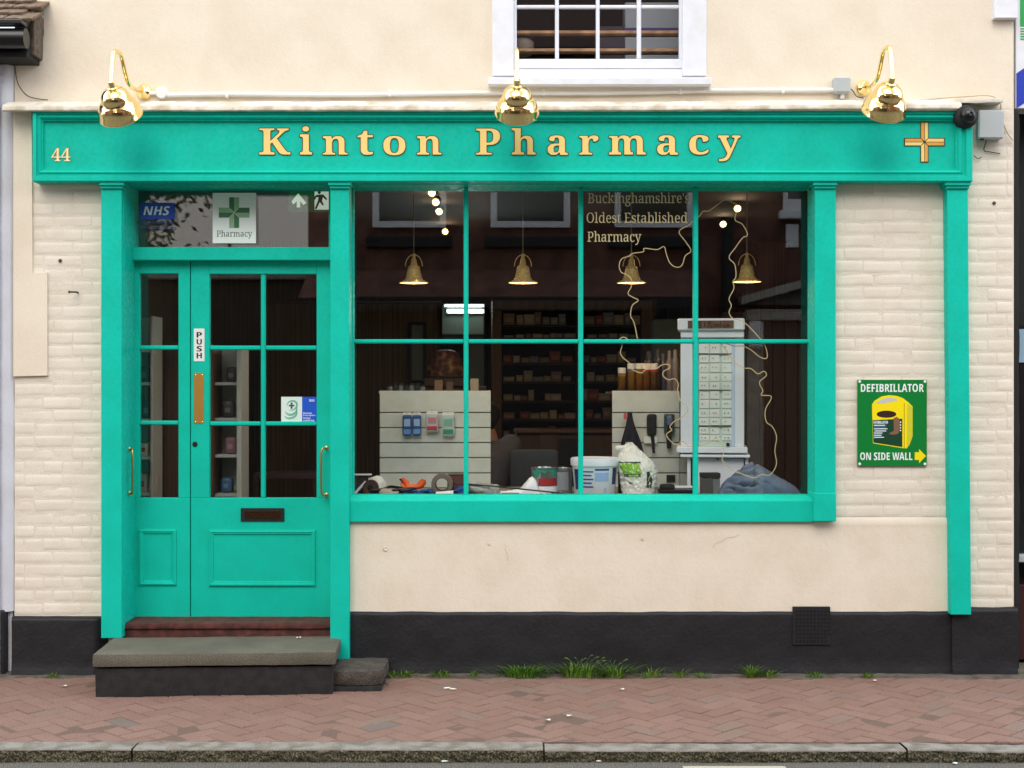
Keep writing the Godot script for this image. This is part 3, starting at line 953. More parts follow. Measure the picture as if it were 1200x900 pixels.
# ================= fixed to the front =================
func wall_lamp(label: String, px: float, py: float, source: Node3D) -> Node3D:
	var at := Vector3(mx(px), my(py), 0.0)
	if source != null:
		return copy_of(source, label, at)
	var t := thing("wall_lamp", label, "wall lamp", at, "brass swan neck lamps along the fascia")
	var rose := Mb.new()
	rose.xf = Transform3D(Basis.from_euler(Vector3(PI / 2, 0, 0)), Vector3.ZERO)
	rose.lathe([Vector2(0.046, -0.02), Vector2(0.047, 0.006), Vector2(0.044, 0.014), Vector2(0.034, 0.024), Vector2(0.018, 0.033), Vector2(0.012, 0.05)], 32)
	put(t, "rose", rose, M.brass)
	var cv := Curve3D.new()
	cv.bake_interval = 0.012
	for q in [[0.0, 0.02, 0, 0.08], [-0.012, 0.16, 0, 0.07], [0.07, 0.30, 0.07, 0.045], [0.145, 0.395, 0.0, 0.045], [0.085, 0.470, -0.05, 0.012], [-0.055, 0.492, -0.04, 0.006]]:
		var p := Vector3(0, q[0], q[1])
		var d := Vector3(0, q[2], q[3])
		cv.add_point(p, -d, d)
	var pts := []
	for q in cv.get_baked_points(): pts.append(q)
	put(t, "swan_neck", Mb.new().tube(pts, 0.0125, 16), M.brass)
	var tilt := Transform3D(Basis.from_euler(Vector3(deg_to_rad(41), 0, 0)), Vector3(0, -0.050, 0.486))
	var sh := Mb.new()
	sh.xf = tilt
	sh.lathe([Vector2(0.026, -0.036), Vector2(0.055, -0.044), Vector2(0.073, -0.062), Vector2(0.083, -0.088), Vector2(0.086, -0.108), Vector2(0.092, -0.113), Vector2(0.108, -0.135), Vector2(0.119, -0.166), Vector2(0.1235, -0.196), Vector2(0.1260, -0.200), Vector2(0.1255, -0.204), Vector2(0.1215, -0.203), Vector2(0.116, -0.168), Vector2(0.105, -0.138), Vector2(0.089, -0.116), Vector2(0.083, -0.108), Vector2(0.078, -0.085), Vector2(0.05, -0.05), Vector2(0.0, -0.045)].map(func(v): return Vector2(v.x, v.y)), 48)
	put(t, "shade", flip(sh), M.brass)
	var fr := Mb.new()
	fr.xf = tilt
	fr.lathe([Vector2(0.0, 0.016), Vector2(0.016, 0.014), Vector2(0.0185, 0.006), Vector2(0.0185, -0.020), Vector2(0.028, -0.024), Vector2(0.030, -0.032), Vector2(0.024, -0.040)], 24)
	put(t, "ferrule", flip(fr), M.brass)
	var bu := Mb.new()
	bu.xf = tilt
	bu.lathe([Vector2(0.0, -0.17), Vector2(0.02, -0.165), Vector2(0.03, -0.145), Vector2(0.026, -0.12), Vector2(0.014, -0.09), Vector2(0.014, -0.05)], 20)
	put(t, "bulb", bu, mt("bulb_glass", Color(0.85, 0.85, 0.82), 0.2))
	return t

# profiles written from the top down face inward; turn their normals out
func flip(m: Mb) -> Mb:
	var out := Mb.new()
	for i in range(0, m.v.size(), 3):
		out.tri(m.v[i], m.v[i + 1], m.v[i + 2], -m.n[i], -m.n[i + 1], -m.n[i + 2])
	return out

func fixings() -> void:
	var l := wall_lamp("polished brass swan neck lamp over the gilt number at the door end", 169, 108, null)
	wall_lamp("polished brass swan neck lamp hanging in front of the gilt letters below the upstairs window", 605.5, 106, l)
	wall_lamp("polished brass swan neck lamp beside the small grey junction box, nearest the gilt cross", 1012, 103.5, l).rotation.y = deg_to_rad(4.5)
	l.rotation.y = deg_to_rad(-7)
	# conduit between its boxes
	var a := mp(196, 111.5, 0.02)
	var b := mp(977, 105.0, 0.02)
	var pts := []
	for k in 41:
		var t := k / 40.0
		pts.append(a.lerp(b, t) + Vector3(0, -0.006 * sin(t * PI) + 0.003 * sin(t * 17.0), 0))
	var c := thing("conduit_pipe", "long thin white conduit pipe along the wall above the fascia", "pipe", a)
	for k in pts.size(): pts[k] -= a
	put(c, "pipe", Mb.new().tube(pts, 0.0135, 12), M.pipe_white)
	for x in [0.35, 1.3, 2.2, 3.0, 3.6]:
		put(c, "saddle_clip", bx(Vector3(x - 0.008, -0.02 + x * 0.0083, -0.02), Vector3(x + 0.008, 0.018 + x * 0.0083, 0.0155), 0.003), M.pipe_white)
	var jr := thing("junction_box", "small round white junction box at the door end of the conduit", "junction box", mp(190.5, 109.5, 0))
	var m := Mb.new()
	m.xf = Transform3D(Basis.from_euler(Vector3(PI / 2, 0, 0)), Vector3.ZERO)
	m.lathe([Vector2(0.034, -0.01), Vector2(0.035, 0.03), Vector2(0.032, 0.036), Vector2(0.012, 0.038), Vector2(0, 0.038)], 28)
	put(jr, "lid", m, M.pipe_white)
	put(jr, "spout", bx(Vector3(-0.085, -0.012, 0.006), Vector3(-0.03, 0.008, 0.024), 0.004), M.pipe_white)
	var jb := thing("junction_box", "small square grey junction box at the far end of the white conduit", "junction box", mp(985, 101.5, 0))
	put(jb, "box", bx(Vector3(-0.048, -0.048, -0.01), Vector3(0.048, 0.048, 0.055), 0.008), M.grey_box)
	put(jb, "lid", bx(Vector3(-0.040, -0.040, 0.055), Vector3(0.040, 0.040, 0.060), 0.002), M.grey_box)
	put(jb, "gland", Mb.new().tube([Vector3(0.006, -0.045, 0.02), Vector3(0.006, -0.075, 0.02)], 0.013, 12), M.pipe_white)
	# camera and alarm box at the corner
	var cam := thing("security_camera", "black dome security camera on the end of the fascia", "security camera", mp(1131.5, 137, 0.13))
	var d := Mb.new()
	d.xf = Transform3D(Basis.from_euler(Vector3(PI / 2 - 0.05, 0.1, 0)), Vector3.ZERO)
	d.lathe([Vector2(0.066, -0.03), Vector2(0.067, 0.012), Vector2(0.062, 0.024), Vector2(0.046, 0.032)], 36)
	put(cam, "base", d, M.black_matt)
	var e := Mb.new()
	e.xf = d.xf
	e.lathe([Vector2(0.047, 0.030), Vector2(0.044, 0.048), Vector2(0.034, 0.064), Vector2(0.018, 0.074), Vector2(0.0, 0.077)], 32)
	put(cam, "dome", e, M.black_plastic)
	var le := Mb.new()
	le.xf = d.xf
	le.lathe([Vector2(0.017, 0.072), Vector2(0.018, 0.079), Vector2(0.012, 0.081), Vector2(0.009, 0.077), Vector2(0, 0.076)], 20)
	put(cam, "lens", le, mt("lens", Color(0.12, 0.12, 0.14), 0.08))
	var al := thing("equipment_box", "pale grey equipment box beside the black security camera", "equipment box", mp(1157, 149, 0))
	al.rotation = Vector3(0, deg_to_rad(-5), deg_to_rad(-1.5))
	put(al, "case", bx(Vector3(-0.066, -0.078, -0.02), Vector3(0.070, 0.080, 0.075), 0.006), M.grey_box)
	put(al, "lid", bx(Vector3(-0.072, -0.083, 0.075), Vector3(0.072, 0.083, 0.098), 0.008), M.grey_box)
	put(al, "catch", bx(Vector3(-0.058, -0.090, 0.070), Vector3(-0.036, -0.080, 0.092), 0.002), M.black_matt)
	# slack wires
	wire("black wire drooping from the roof edge down to the fascia ledge", M.cable_dark, 0.003, [[17, 68], [18, 84], [22, 100], [32, 112], [46, 116], [56, 117]], 0.014)
	wire("thin cream wires looped down the wall beside the equipment box", M.cable_cream, 0.0055, [[1040, 122], [1090, 116], [1130, 113], [1160, 112], [1172, 120], [1174, 138], [1180, 154], [1187, 164]], 0.03)
	wire("frayed dark wire hanging under the equipment box", M.cable_dark, 0.003, [[1156, 165], [1153, 176], [1160, 178], [1172, 180]], 0.015)
	wire("short dark wire between the square junction box and its lamp", M.cable_dark, 0.0035, [[994, 103], [999, 106], [1004, 113], [1012, 115]], 0.02)
	wire("thin green wire stub poking out beside the end of the fascia", mt("wire_green", Color(0.2, 0.45, 0.4), 0.6), 0.003, [[1141, 182], [1146, 186], [1150, 184]], 0.02)
	# white block above the corner
	var wb := thing("window_sill_end", "white painted sill end high up at the corner of the wall", "window sill", mp(1176, 11, 0))
	put(wb, "board", bx(Vector3(-0.066, -0.058, -0.02), Vector3(0.066, 0.35, 0.05), 0.004), M.white_gloss)
	put(wb, "drip", bx(Vector3(-0.068, -0.063, -0.02), Vector3(0.066, -0.056, 0.054), 0.002), M.white_gloss)
	# bent nail and rust in the brickwork
	var nail := thing("nail", "bent black nail sticking out of the brickwork beside the door", "nail", mp(89, 343, 0.0))
	put(nail, "shank", Mb.new().tube([Vector3(0.012, 0, -0.01), Vector3(0.012, 0.002, 0.03), Vector3(-0.02, 0.001, 0.05)], 0.005, 8), M.black_matt)
	put(nail, "head", Mb.new().tube([Vector3(-0.022, 0.001, 0.051), Vector3(-0.027, 0.001, 0.054)], 0.008, 10), M.black_matt)
	for q in [["rusty screw in the painted brickwork under the fascia, below the house number", 70.5, 305.5], ["rusty screw in the brickwork of the corner pier, below the equipment box", 1165, 238]]:
		var s := thing("screw", q[0], "screw", mp(q[1], q[2], 0.004))
		var k := Mb.new()
		k.xf = Transform3D(Basis.from_euler(Vector3(PI / 2, 0, 0)), Vector3.ZERO)
		k.lathe([Vector2(0.011, 0), Vector2(0.009, 0.006), Vector2(0, 0.008)], 10)
		put(s, "head", k, M.cable_dark)
	defibrillator_sign()

func wire(label: String, mat: Material, r: float, pts: Array, z: float) -> void:
	var o := mp(pts[0][0], pts[0][1], z)
	var cv := Curve3D.new()
	cv.bake_interval = 0.012
	for i in pts.size():
		var a: Array = pts[maxi(i - 1, 0)]
		var b: Array = pts[mini(i + 1, pts.size() - 1)]
		var d := (mp(b[0], b[1], z) - mp(a[0], a[1], z)) / 6.0
		cv.add_point(mp(pts[i][0], pts[i][1], z) - o, -d, d)
	var q := []
	for p in cv.get_baked_points(): q.append(p)
	var t := thing("wire", label, "wire", o)
	put(t, "strand", Mb.new().tube(q, r, 7), mat)

func defibrillator_sign() -> void:
	var z := 0.018
	var t := thing("defibrillator_sign", "green sign with a yellow cabinet pointing to the side wall", "sign", mp(1045.5, 495.5, 0))
	var o := mp(1045.5, 495.5, 0)
	var green := mt("sign_green", Color(0.0, 0.50, 0.20), 0.3, {"tex": "fine", "scale": 3.0})
	var white := mt("sign_white", Color(0.92, 0.95, 0.95), 0.35)
	var yellow := mt("sign_yellow", Color(0.96, 0.87, 0.05), 0.35)
	var add := func(called: String, m: Mb, mat: Material, parent: Node = t) -> MeshInstance3D:
		for i in m.v.size(): m.v[i] -= o
		return put(parent, called, m, mat)
	add.call("plate", rb(1005, 445, 1086.2, 546, 0.006, z, 0.001), green)
	for q in [[1007.4, 447.2], [1084, 447.2], [1007.4, 543.8], [1084, 543.8]]:
		var m := Mb.new()
		m.xf = Transform3D(Basis.from_euler(Vector3(PI / 2, 0, 0)), mp(q[0], q[1], z))
		m.lathe([Vector2(0.0085, 0), Vector2(0.007, 0.003), Vector2(0, 0.004)], 14)
		add.call("screw_cap", m, white)
	add.call("lettering", words_px("DEFIBRILLATOR", "Droid Sans", 700, 1008.8, 449.8, 1082.6, 459.2, z, 0.001), white)
	add.call("lettering", words_px("ON SIDE WALL", "Droid Sans", 700, 1008, 530.2, 1069.2, 539.2, z, 0.001), white)
	add.call("arrow", Mb.new().prism(poly_px([[1072, 530], [1077, 530], [1077, 526.2], [1085, 534.4], [1077, 542.8], [1077, 539], [1072, 539]], z), z, z + 0.001), yellow)
	# the printed cabinet
	var P := func(called: String, pts: Array, dz: float, mat: Material) -> void:
		add.call(called, Mb.new().prism(poly_px(pts, z), z, z + dz), mat)
	P.call("printed_cabinet", [[1021.8, 474], [1025, 469.5], [1033, 464.6], [1042, 463], [1051, 464], [1058, 466.5], [1064, 471], [1069.4, 476.4], [1069.4, 511], [1066, 520.5], [1062.5, 525.5], [1057, 525], [1023, 519.5]], 0.0008, yellow)
	P.call("printed_hood", [[1026, 473], [1033, 468], [1041, 466], [1050, 467], [1052.5, 469], [1046, 470.6], [1033, 473]], 0.0012, mt("print_grey", Color(0.74, 0.76, 0.76), 0.4))
	P.call("printed_side", [[1063.2, 472.5], [1069.2, 477.5], [1069.2, 511], [1064, 522.5], [1062.6, 524]], 0.0011, mt("print_olive", Color(0.80, 0.78, 0.18), 0.4))
	P.call("printed_door_edge", [[1059.2, 472.5], [1060, 472.3], [1060, 525], [1059.2, 524.9]], 0.0012, mt("print_ochre", Color(0.62, 0.55, 0.08), 0.4))
	var oval := []
	for k in 28: oval.append([1038.8 + 11.6 * cos(k * TAU / 28), 485.4 + 4.2 * sin(k * TAU / 28)])
	P.call("printed_window", oval, 0.0012, mt("print_brown", Color(0.20, 0.10, 0.07), 0.4))
	P.call("printed_label", [[1022.6, 492.4], [1057.4, 490.6], [1057.4, 524], [1023.4, 518.6]], 0.0012, mt("print_dark_green", Color(0.02, 0.24, 0.15), 0.4))
	P.call("printed_text_block", [[1023.4, 495], [1040, 494.4], [1037, 505], [1030, 513], [1024, 514.5]], 0.0014, mt("print_blue", Color(0.16, 0.36, 0.42), 0.4))
	add.call("lettering", words_px("DEFIBRILLATOR", "Droid Sans", 700, 1023.6, 493.2, 1040.6, 496.4, z + 0.0012, 0.0006), white)
	for q in [[1024, 498, 1037], [1024, 502, 1040], [1025, 504.6, 1038.5], [1024, 507, 1034], [1024, 509.6, 1033], [1024, 512, 1036]]:
		add.call("printed_line", rb(q[0], q[1], q[2], q[1] + 0.9, z, z + 0.0018, 0.0), white)
	P.call("printed_boot", [[1047, 489.8], [1051, 488.4], [1054, 491], [1054, 503], [1052.6, 508.4], [1046, 509.6], [1041, 508.2], [1047.5, 504.8]], 0.0017, mt("print_tan", Color(0.50, 0.36, 0.28), 0.4))
	for k in 4: add.call("printed_dot", rb(1054.6, 494 + k * 3.2, 1056, 495.6 + k * 3.2, z, z + 0.0017, 0.0), white)


# ================= paper and film on the glass =================
func glass_notes() -> void:
	var tz := -0.1965       # inside the fanlight
	var oz := -0.186        # outside it
	var nhs := thing("sticker", "blue sticker with white slanted NHS lettering on the fanlight", "sticker", Vector3.ZERO)
	var blue := mt("nhs_blue", Color(0.02, 0.28, 0.72), 0.5)
	var film := mt("nhs_film", Color(0.10, 0.17, 0.36), 0.6)
	put(nhs, "panel", rb(164.5, 237.5, 204.5, 256.5, oz - 0.001, oz, 0.0), blue)
	put(nhs, "lettering", words_px("NHS", "Droid Sans", 700, 168.0, 241.6, 197.0, 252.2, oz + 0.0002, 0.0006, null, 0.22), mt("print_white", Color(0.93, 0.95, 0.97), 0.5))
	put(nhs, "strip", rb(161, 258.5, 204.5, 262.5, tz - 0.001, tz - 0.0002, 0.0), film)
	put(nhs, "strip", rb(162, 265, 204, 268.4, tz - 0.001, tz - 0.0002, 0.0), film)
	var po := thing("poster", "white pharmacy poster with a two tone green cross on the fanlight", "poster", Vector3.ZERO)
	put(po, "sheet", rb(249.2, 226, 300, 285, oz - 0.001, oz, 0.0), mt("poster_paper", Color(0.96, 0.985, 0.975), 0.6))
	var dk := mt("cross_dark", Color(0.25, 0.48, 0.33), 0.5)
	var lt := mt("cross_light", Color(0.58, 0.74, 0.60), 0.5)
	var c := Vector2(274.4, 249.2)
	for k in 4:
		for h in 2:
			var sg := 1.0 if h == 0 else -1.0
			var pts := []
			for q in [[0.0, 0.3], [0.0, 18.0], [sg * 5.8, 18.0], [sg * 5.8, 6.0]]:
				var a := Vector2(q[0], q[1]).rotated(k * PI / 2)
				pts.append([c.x + a.x, c.y + a.y])
			put(po, "cross_arm", Mb.new().prism(poly_px(pts, oz), oz, oz + 0.0006), dk if h == 0 else lt)
	put(po, "lettering", words_px("Pharmacy", "Droid Serif", 400, 254, 269.8, 295.4, 279.6, oz, 0.0006), mt("ink_green", Color(0.08, 0.22, 0.17), 0.5))
	# exit sign hanging inside
	var ez := -0.62
	var ex := thing("exit_sign", "green exit sign with arrow and running figure hung inside the door", "sign", Vector3.ZERO)
	var gm := mt("exit_green", Color(0.10, 0.34, 0.20), 0.5, {"glow": Color(0.04, 0.22, 0.10), "power": 0.25})
	var wm := mt("exit_white", Color(0.80, 0.86, 0.82), 0.5, {"glow": Color(0.8, 0.9, 0.82), "power": 0.20})
	put(ex, "board", rb(338, 220, 392, 247.6, ez - 0.03, ez, 0.003), gm)
	put(ex, "arrow", Mb.new().prism(poly_px([[349.5, 226.6], [359, 237.8], [355.6, 240.2], [351.8, 235.8], [351.8, 243], [347.8, 243], [347.8, 235.8], [343.8, 239.6], [341.6, 236]], ez), ez, ez + 0.002), wm)
	put(ex, "panel", rb(368.6, 224.4, 392, 245.6, ez, ez + 0.002, 0.001), wm)
	var fig := Mb.new()
	var h := []
	for k in 14: h.append([374.2 + 1.9 * cos(k * TAU / 14), 225.6 + 1.9 * sin(k * TAU / 14)])
	fig.prism(poly_px(h, ez), ez + 0.002, ez + 0.003)
	for q in [[[371.4, 228.4], [378.8, 227.8], [383.6, 233.4], [382.4, 234.6], [378.4, 231.2], [377.4, 235.4], [379.6, 240.2], [378, 241], [374.8, 236.8], [371, 245.2], [368.8, 244.6], [372.6, 235.6], [373.4, 230.8], [370.4, 231.6], [369.2, 234.4], [367.8, 233.6], [369, 230]]]:
		fig.prism(poly_px(q, ez), ez + 0.002, ez + 0.003)
	put(ex, "running_figure", fig, mt("exit_dark", Color(0.04, 0.12, 0.09), 0.6))
	# sticker low on the door glass
	var dz := -0.2195
	var st := thing("sticker", "white and blue health service sticker with a green swirl on the door glass", "sticker", Vector3.ZERO)
	put(st, "panel", rb(329.5, 465, 354, 494.5, dz - 0.001, dz, 0.0), mt("sticker_white", Color(0.87, 0.93, 0.92), 0.5))
	put(st, "blue_panel", rb(354, 465, 372, 494.5, dz - 0.001, dz, 0.0), mt("sticker_blue", Color(0.02, 0.32, 0.80), 0.5))
	var sw := Mb.new()
	var arc := func(cx: float, cy: float, rx: float, ry: float, a0: float, a1: float, w: float, turn: float) -> void:
		var L := []
		var R := []
		for k in 25:
			var t := k / 24.0
			var a := lerpf(a0, a1, t)
			var ww := w * sin(PI * clampf(t * 0.96 + 0.02, 0, 1))
			var d := Vector2(cos(a), sin(a))
			var pa := Vector2(cx, cy) + Vector2(d.x * (rx + ww), d.y * (ry + ww)).rotated(turn)
			var pb := Vector2(cx, cy) + Vector2(d.x * (rx - ww), d.y * (ry - ww)).rotated(turn)
			L.append([pa.x, pa.y]); R.push_front([pb.x, pb.y])
		sw.prism(poly_px(L + R, dz), dz, dz + 0.0005)
	arc.call(342, 475.2, 6.2, 5.4, -PI * 0.9, PI * 0.85, 1.1, -0.5)
	arc.call(341, 480, 7.0, 6.0, -0.2, PI * 1.05, 1.4, -0.35)
	arc.call(340.6, 484.4, 7.6, 5.6, -0.1, PI * 1.0, 1.3, -0.35)
	put(st, "swirl", sw, mt("swirl_green", Color(0.45, 0.72, 0.62), 0.5))
	put(st, "plus", Mb.new().prism(poly_px([[340.6, 471.6], [342.8, 471.6], [342.8, 474.4], [345, 474.4], [345, 476.2], [342.8, 476.2], [342.8, 479], [340.6, 479], [340.6, 476.2], [338.4, 476.2], [338.4, 474.4], [340.6, 474.4]], dz), dz, dz + 0.001), mt("swirl_dark", Color(0.12, 0.40, 0.34), 0.5))
	var pw: Material = M["print_white"]
	put(st, "lettering", words_px("NHS", "Droid Sans", 700, 362.4, 467.8, 368.6, 470.8, dz, 0.0005), pw)
	for q in [["Electronic", 483.0, 365.6], ["Prescription", 485.8, 369.4], ["Service", 488.6, 363.6], ["available here", 491.4, 368.4]]:
		put(st, "lettering", words_px(q[0], "Droid Sans", 700, 355.4, q[1], q[2], q[1] + 2.2, dz, 0.0005), pw)
	# gold leaf on the big window
	var gz := -0.1158
	var gold := mt("gold_film", Color(0.80, 0.74, 0.55), 0.55, {"tex": "fine", "scale": 6.0})
	var le := thing("window_lettering", "three lines of gold serif lettering on the shop window", "lettering", Vector3.ZERO)
	put(le, "line", words_px("Buckinghamshire's", "Droid Serif", 400, 689, 225.6, 807.6, 241.8, gz, 0.0006), mt("gold_film_dull", Color(0.90, 0.84, 0.66), 0.6, {"tex": "fine", "scale": 6.0}))
	put(le, "line", words_px("Oldest Established", "Droid Serif", 400, 687.6, 248.6, 805.6, 261.4, gz, 0.0006), gold)
	put(le, "line", words_px("Pharmacy", "Droid Serif", 400, 688.4, 270.8, 751.4, 287.0, gz, 0.0006), gold)
	var co := thing("county_outline", "thin gold outline map of a county drawn on the shop window", "window drawing", Vector3.ZERO)
	for run in [
		[[747, 397], [743, 378], [739, 370], [741, 358], [748, 352], [742, 348.5], [736, 344], [740, 335], [739, 326], [733, 321], [728, 319], [725.6, 311], [729, 303], [738, 300], [741, 297], [754, 295], [755, 291], [770, 292.4], [778, 289], [781, 298], [785, 308], [792, 313], [799, 311], [803, 300], [809.6, 294], [804, 284], [796, 273], [799, 268], [807, 264], [812, 259], [817, 255], [820, 253], [824, 247.6], [831, 247], [842, 239], [850, 234.4], [860, 238], [864, 241], [863, 248], [861.6, 258], [870, 263], [876, 275], [870, 279], [862, 290], [854.4, 301.6], [861, 310], [862.4, 324], [859, 330], [860, 338], [854.4, 350], [857, 358], [854.4, 366], [858, 372.5], [866, 375], [873, 378.5], [880, 385], [891, 397], [896, 404], [899, 414], [898, 420], [890, 418], [880, 410], [870, 405.6], [860, 405.6], [850, 402], [844, 401], [855, 416], [860, 424], [871, 431], [880, 432], [888, 438], [895, 435], [898, 440], [890, 448], [894, 458], [892, 463], [904, 465], [897, 480], [898, 494], [905, 500], [910, 512], [908, 528], [910, 542], [907, 551], [901, 557], [893, 556], [884, 560], [874, 557], [866, 554], [858, 551], [847, 540], [848, 526], [840, 514], [830, 519], [820, 522], [808, 523], [800, 517.5], [793, 521], [785, 516], [781, 509], [787, 504], [785, 500], [790, 494], [799, 489], [806, 481], [804, 475], [798, 471], [794, 457], [795, 451], [791, 444], [783, 445], [777, 440], [778, 435], [785, 431], [783, 427], [775, 428], [769, 432], [757, 433], [751, 437], [740, 432], [737, 425], [730, 419], [727, 413], [729, 404], [726, 398], [731, 395], [736, 398]]]:
		var pts := []
		for q in run: pts.append(Vector2(mx(q[0], gz), my(q[1], gz)))
		put(co, "line", ribbon(Mb.new(), pts, 0.0050, gz + 0.0006), mt("gold_line", Color(0.74, 0.67, 0.49), 0.55, {"tex": "fine", "scale": 6.0}))


# ================= ground =================
const FALL := 0.0235       # the pavement falls this much to a metre towards the kerb

func paver_tone(r: RandomNumberGenerator) -> Color:
	var a := Color(0.325, 0.183, 0.138)
	var b := Color(0.370, 0.216, 0.166)
	var c := a.lerp(b, r.randf())
	if r.randf() < 0.014: c = Color(0.25, 0.195, 0.168)
	elif r.randf() < 0.07: c = c.lerp(Color(0.29, 0.225, 0.18), 0.45)
	return c

func ground() -> void:
	var gd := MeshInstance3D.new()
	put(self, "ground", bx(Vector3(-200, -0.4, -200), Vector3(200, -0.13, 200)), M.ground).set_meta("kind", "structure")
	gd.free()
	var rf := func(u: float, v: float) -> Vector3:
		var x := lerpf(-14, 14, u)
		var z := lerpf(1.57, 7.2, v)
		return Vector3(x, -0.100 + 0.05 * sin(PI * v) * 0.6 + 0.004 * wob.get_noise_2d(x * 20, z * 20), z)
	put(self, "road", Mb.new().sheet(120, 40, rf, Vector3.UP), M.asphalt).set_meta("kind", "structure")
	put(self, "far_pavement", bx(Vector3(-14, -0.12, 7.2), Vector3(14, 0.0, 9.9), 0.02), mt("far_paving", Color(0.42, 0.38, 0.35), 0.9, {"tex": "speck", "scale": 1.5})).set_meta("kind", "structure")
	# the brick pavement: herringbone laid at forty five degrees on a bed of grit
	var bed := Mb.new()
	bed.xf = Transform3D(Basis(Vector3(1, 0, 0), Vector3(0, 1, 0), Vector3(0, -FALL, 1)), Vector3.ZERO)
	bed.box(Vector3(-7, -0.09, -0.02), Vector3(7, -0.030, 1.48))
	# the sand in the joints: washed out in places, brimming in others, fullest by the kerb
	bed.sheet(420, 60, func(u: float, v: float) -> Vector3:
		var x := lerpf(-7, 7, u)
		var z := lerpf(0.0, 1.478, v)
		var low := 0.55 + 1.3 * wob.get_noise_2d(x * 22 + 40, z * 30) - 0.55 * smoothstep(0.75, 1.4, z)
		return Vector3(x, -0.0012 - 0.011 * clampf(low, 0.0, 1.0), z), Vector3.UP)
	var pv := put(self, "pavement", bed, M.joint)
	pv.set_meta("kind", "structure")
	var W := 0.1035
	var r := RandomNumberGenerator.new()
	r.seed = 77
	var strip := PackedVector2Array([Vector2(-7, 0.07), Vector2(7, 0.07), Vector2(7, 1.470), Vector2(-7, 1.470)])
	var list := []
	for j in range(-75, 80):
		for i in range(-25, 25):
			for k in 2:
				var x := 4.0 * i + j
				var y := float(j)
				var rc := Rect2(x, y, 2, 1) if k == 0 else Rect2(x + 2, y - 1, 1, 2)
				var mid := (rc.get_center() * W).rotated(PI / 4) + Vector2(0.03, 0.7)
				if absf(mid.x) > 7.1 or mid.y < -0.15 or mid.y > 1.7: continue
				var rr := Rect2(rc.position * W, rc.size * W).grow(-0.0032)
				var p := PackedVector2Array()
				for q in [rr.position, Vector2(rr.end.x, rr.position.y), rr.end, Vector2(rr.position.x, rr.end.y)]:
					p.append((q as Vector2).rotated(PI / 4) + Vector2(0.03, 0.7))
				var cut := Geometry2D.intersect_polygons(p, strip)
				if cut.is_empty() or cut[0].size() < 3: continue
				var view: float = mid.y if absf(mid.x) < 3.05 * (8.5 - mid.y) / 8.5 else -1.0
				if mid.x > -2.5 and mid.x < -1.02 and mid.y < 0.45: view = -1.0
				list.append([view, cut[0], paver_tone(r), r.randf_range(-0.0016, 0.0014), Vector2(r.randf_range(-0.012, 0.012), r.randf_range(-0.012, 0.012)), mid])
	list.sort_custom(func(a, b): return a[0] > b[0])
	var rest := Mb.new()
	for k in list.size():
		var q: Array = list[k]
		var m := Mb.new() if k < 300 and q[0] > 0 else rest
		m.tint = q[2]
		var cc: Vector2 = q[5]
		var top := PackedVector3Array()
		var inn := PackedVector3Array()
		var poly: PackedVector2Array = q[1]
		var shr := Geometry2D.offset_polygon(poly, -0.003, Geometry2D.JOIN_MITER)
		var small: PackedVector2Array = shr[0] if shr.size() and shr[0].size() == poly.size() else poly
		# keep corners in step
		if small != poly:
			var best := 0
			for s in small.size():
				if small[s].distance_to(poly[0]) < small[best].distance_to(poly[0]): best = s
			var t := PackedVector2Array()
			for s in small.size(): t.append(small[(best + s) % small.size()])
			small = t
		for s in poly.size():
			var d := (poly[s] - cc).dot(q[4]) - FALL * poly[s].y
			top.append(Vector3(poly[s].x, q[3] + d - 0.0025, poly[s].y))
			inn.append(Vector3(small[s].x, q[3] + d, small[s].y))
		for s in range(1, poly.size() - 1):
			m.tri(inn[0], inn[s], inn[s + 1], Vector3.UP, Vector3.UP, Vector3.UP)
		for s in poly.size():
			var e := (s + 1) % poly.size()
			var out := Vector3(poly[s].x + poly[e].x, 0, poly[s].y + poly[e].y) / 2.0 - Vector3(cc.x, 0, cc.y)
			var nn := (out.normalized() + Vector3.UP).normalized()
			m.quad(inn[s], inn[e], top[e], top[s], nn)
			m.quad(top[s], top[e], top[e] - Vector3(0, 0.02, 0), top[s] - Vector3(0, 0.02, 0), out.normalized())
		if m != rest: put(pv, "paving_brick", m, M.paver)
	put(pv, "paving_brick_field", rest, M.paver, "", "stuff")
	# strip of mortar and silt along the foot of the wall
	var sf := func(u: float, v: float) -> Vector3:
		var x := lerpf(-7, 7, u)
		var w := 0.115 + 0.06 * wob.get_noise_2d(x * 60, 90)
		return Vector3(x, 0.016 * (1 - v) + 0.004 * wob.get_noise_2d(x * 200, v * 40) - 0.007 * smoothstep(0.85, 1.0, v), lerpf(-0.01, w, v))
	put(pv, "mortar_strip", Mb.new().sheet(300, 6, sf, Vector3.UP), M.grout)
	# kerb: long granite stones, worn on top, rough on the face
	var kb := Node3D.new()
	kb.name = "kerb"
	add_child(kb, true)
	kb.set_meta("kind", "structure")
	var kx := [-6.0, -4.05, -1.806, 0.152, 1.878, 3.7, 5.6]
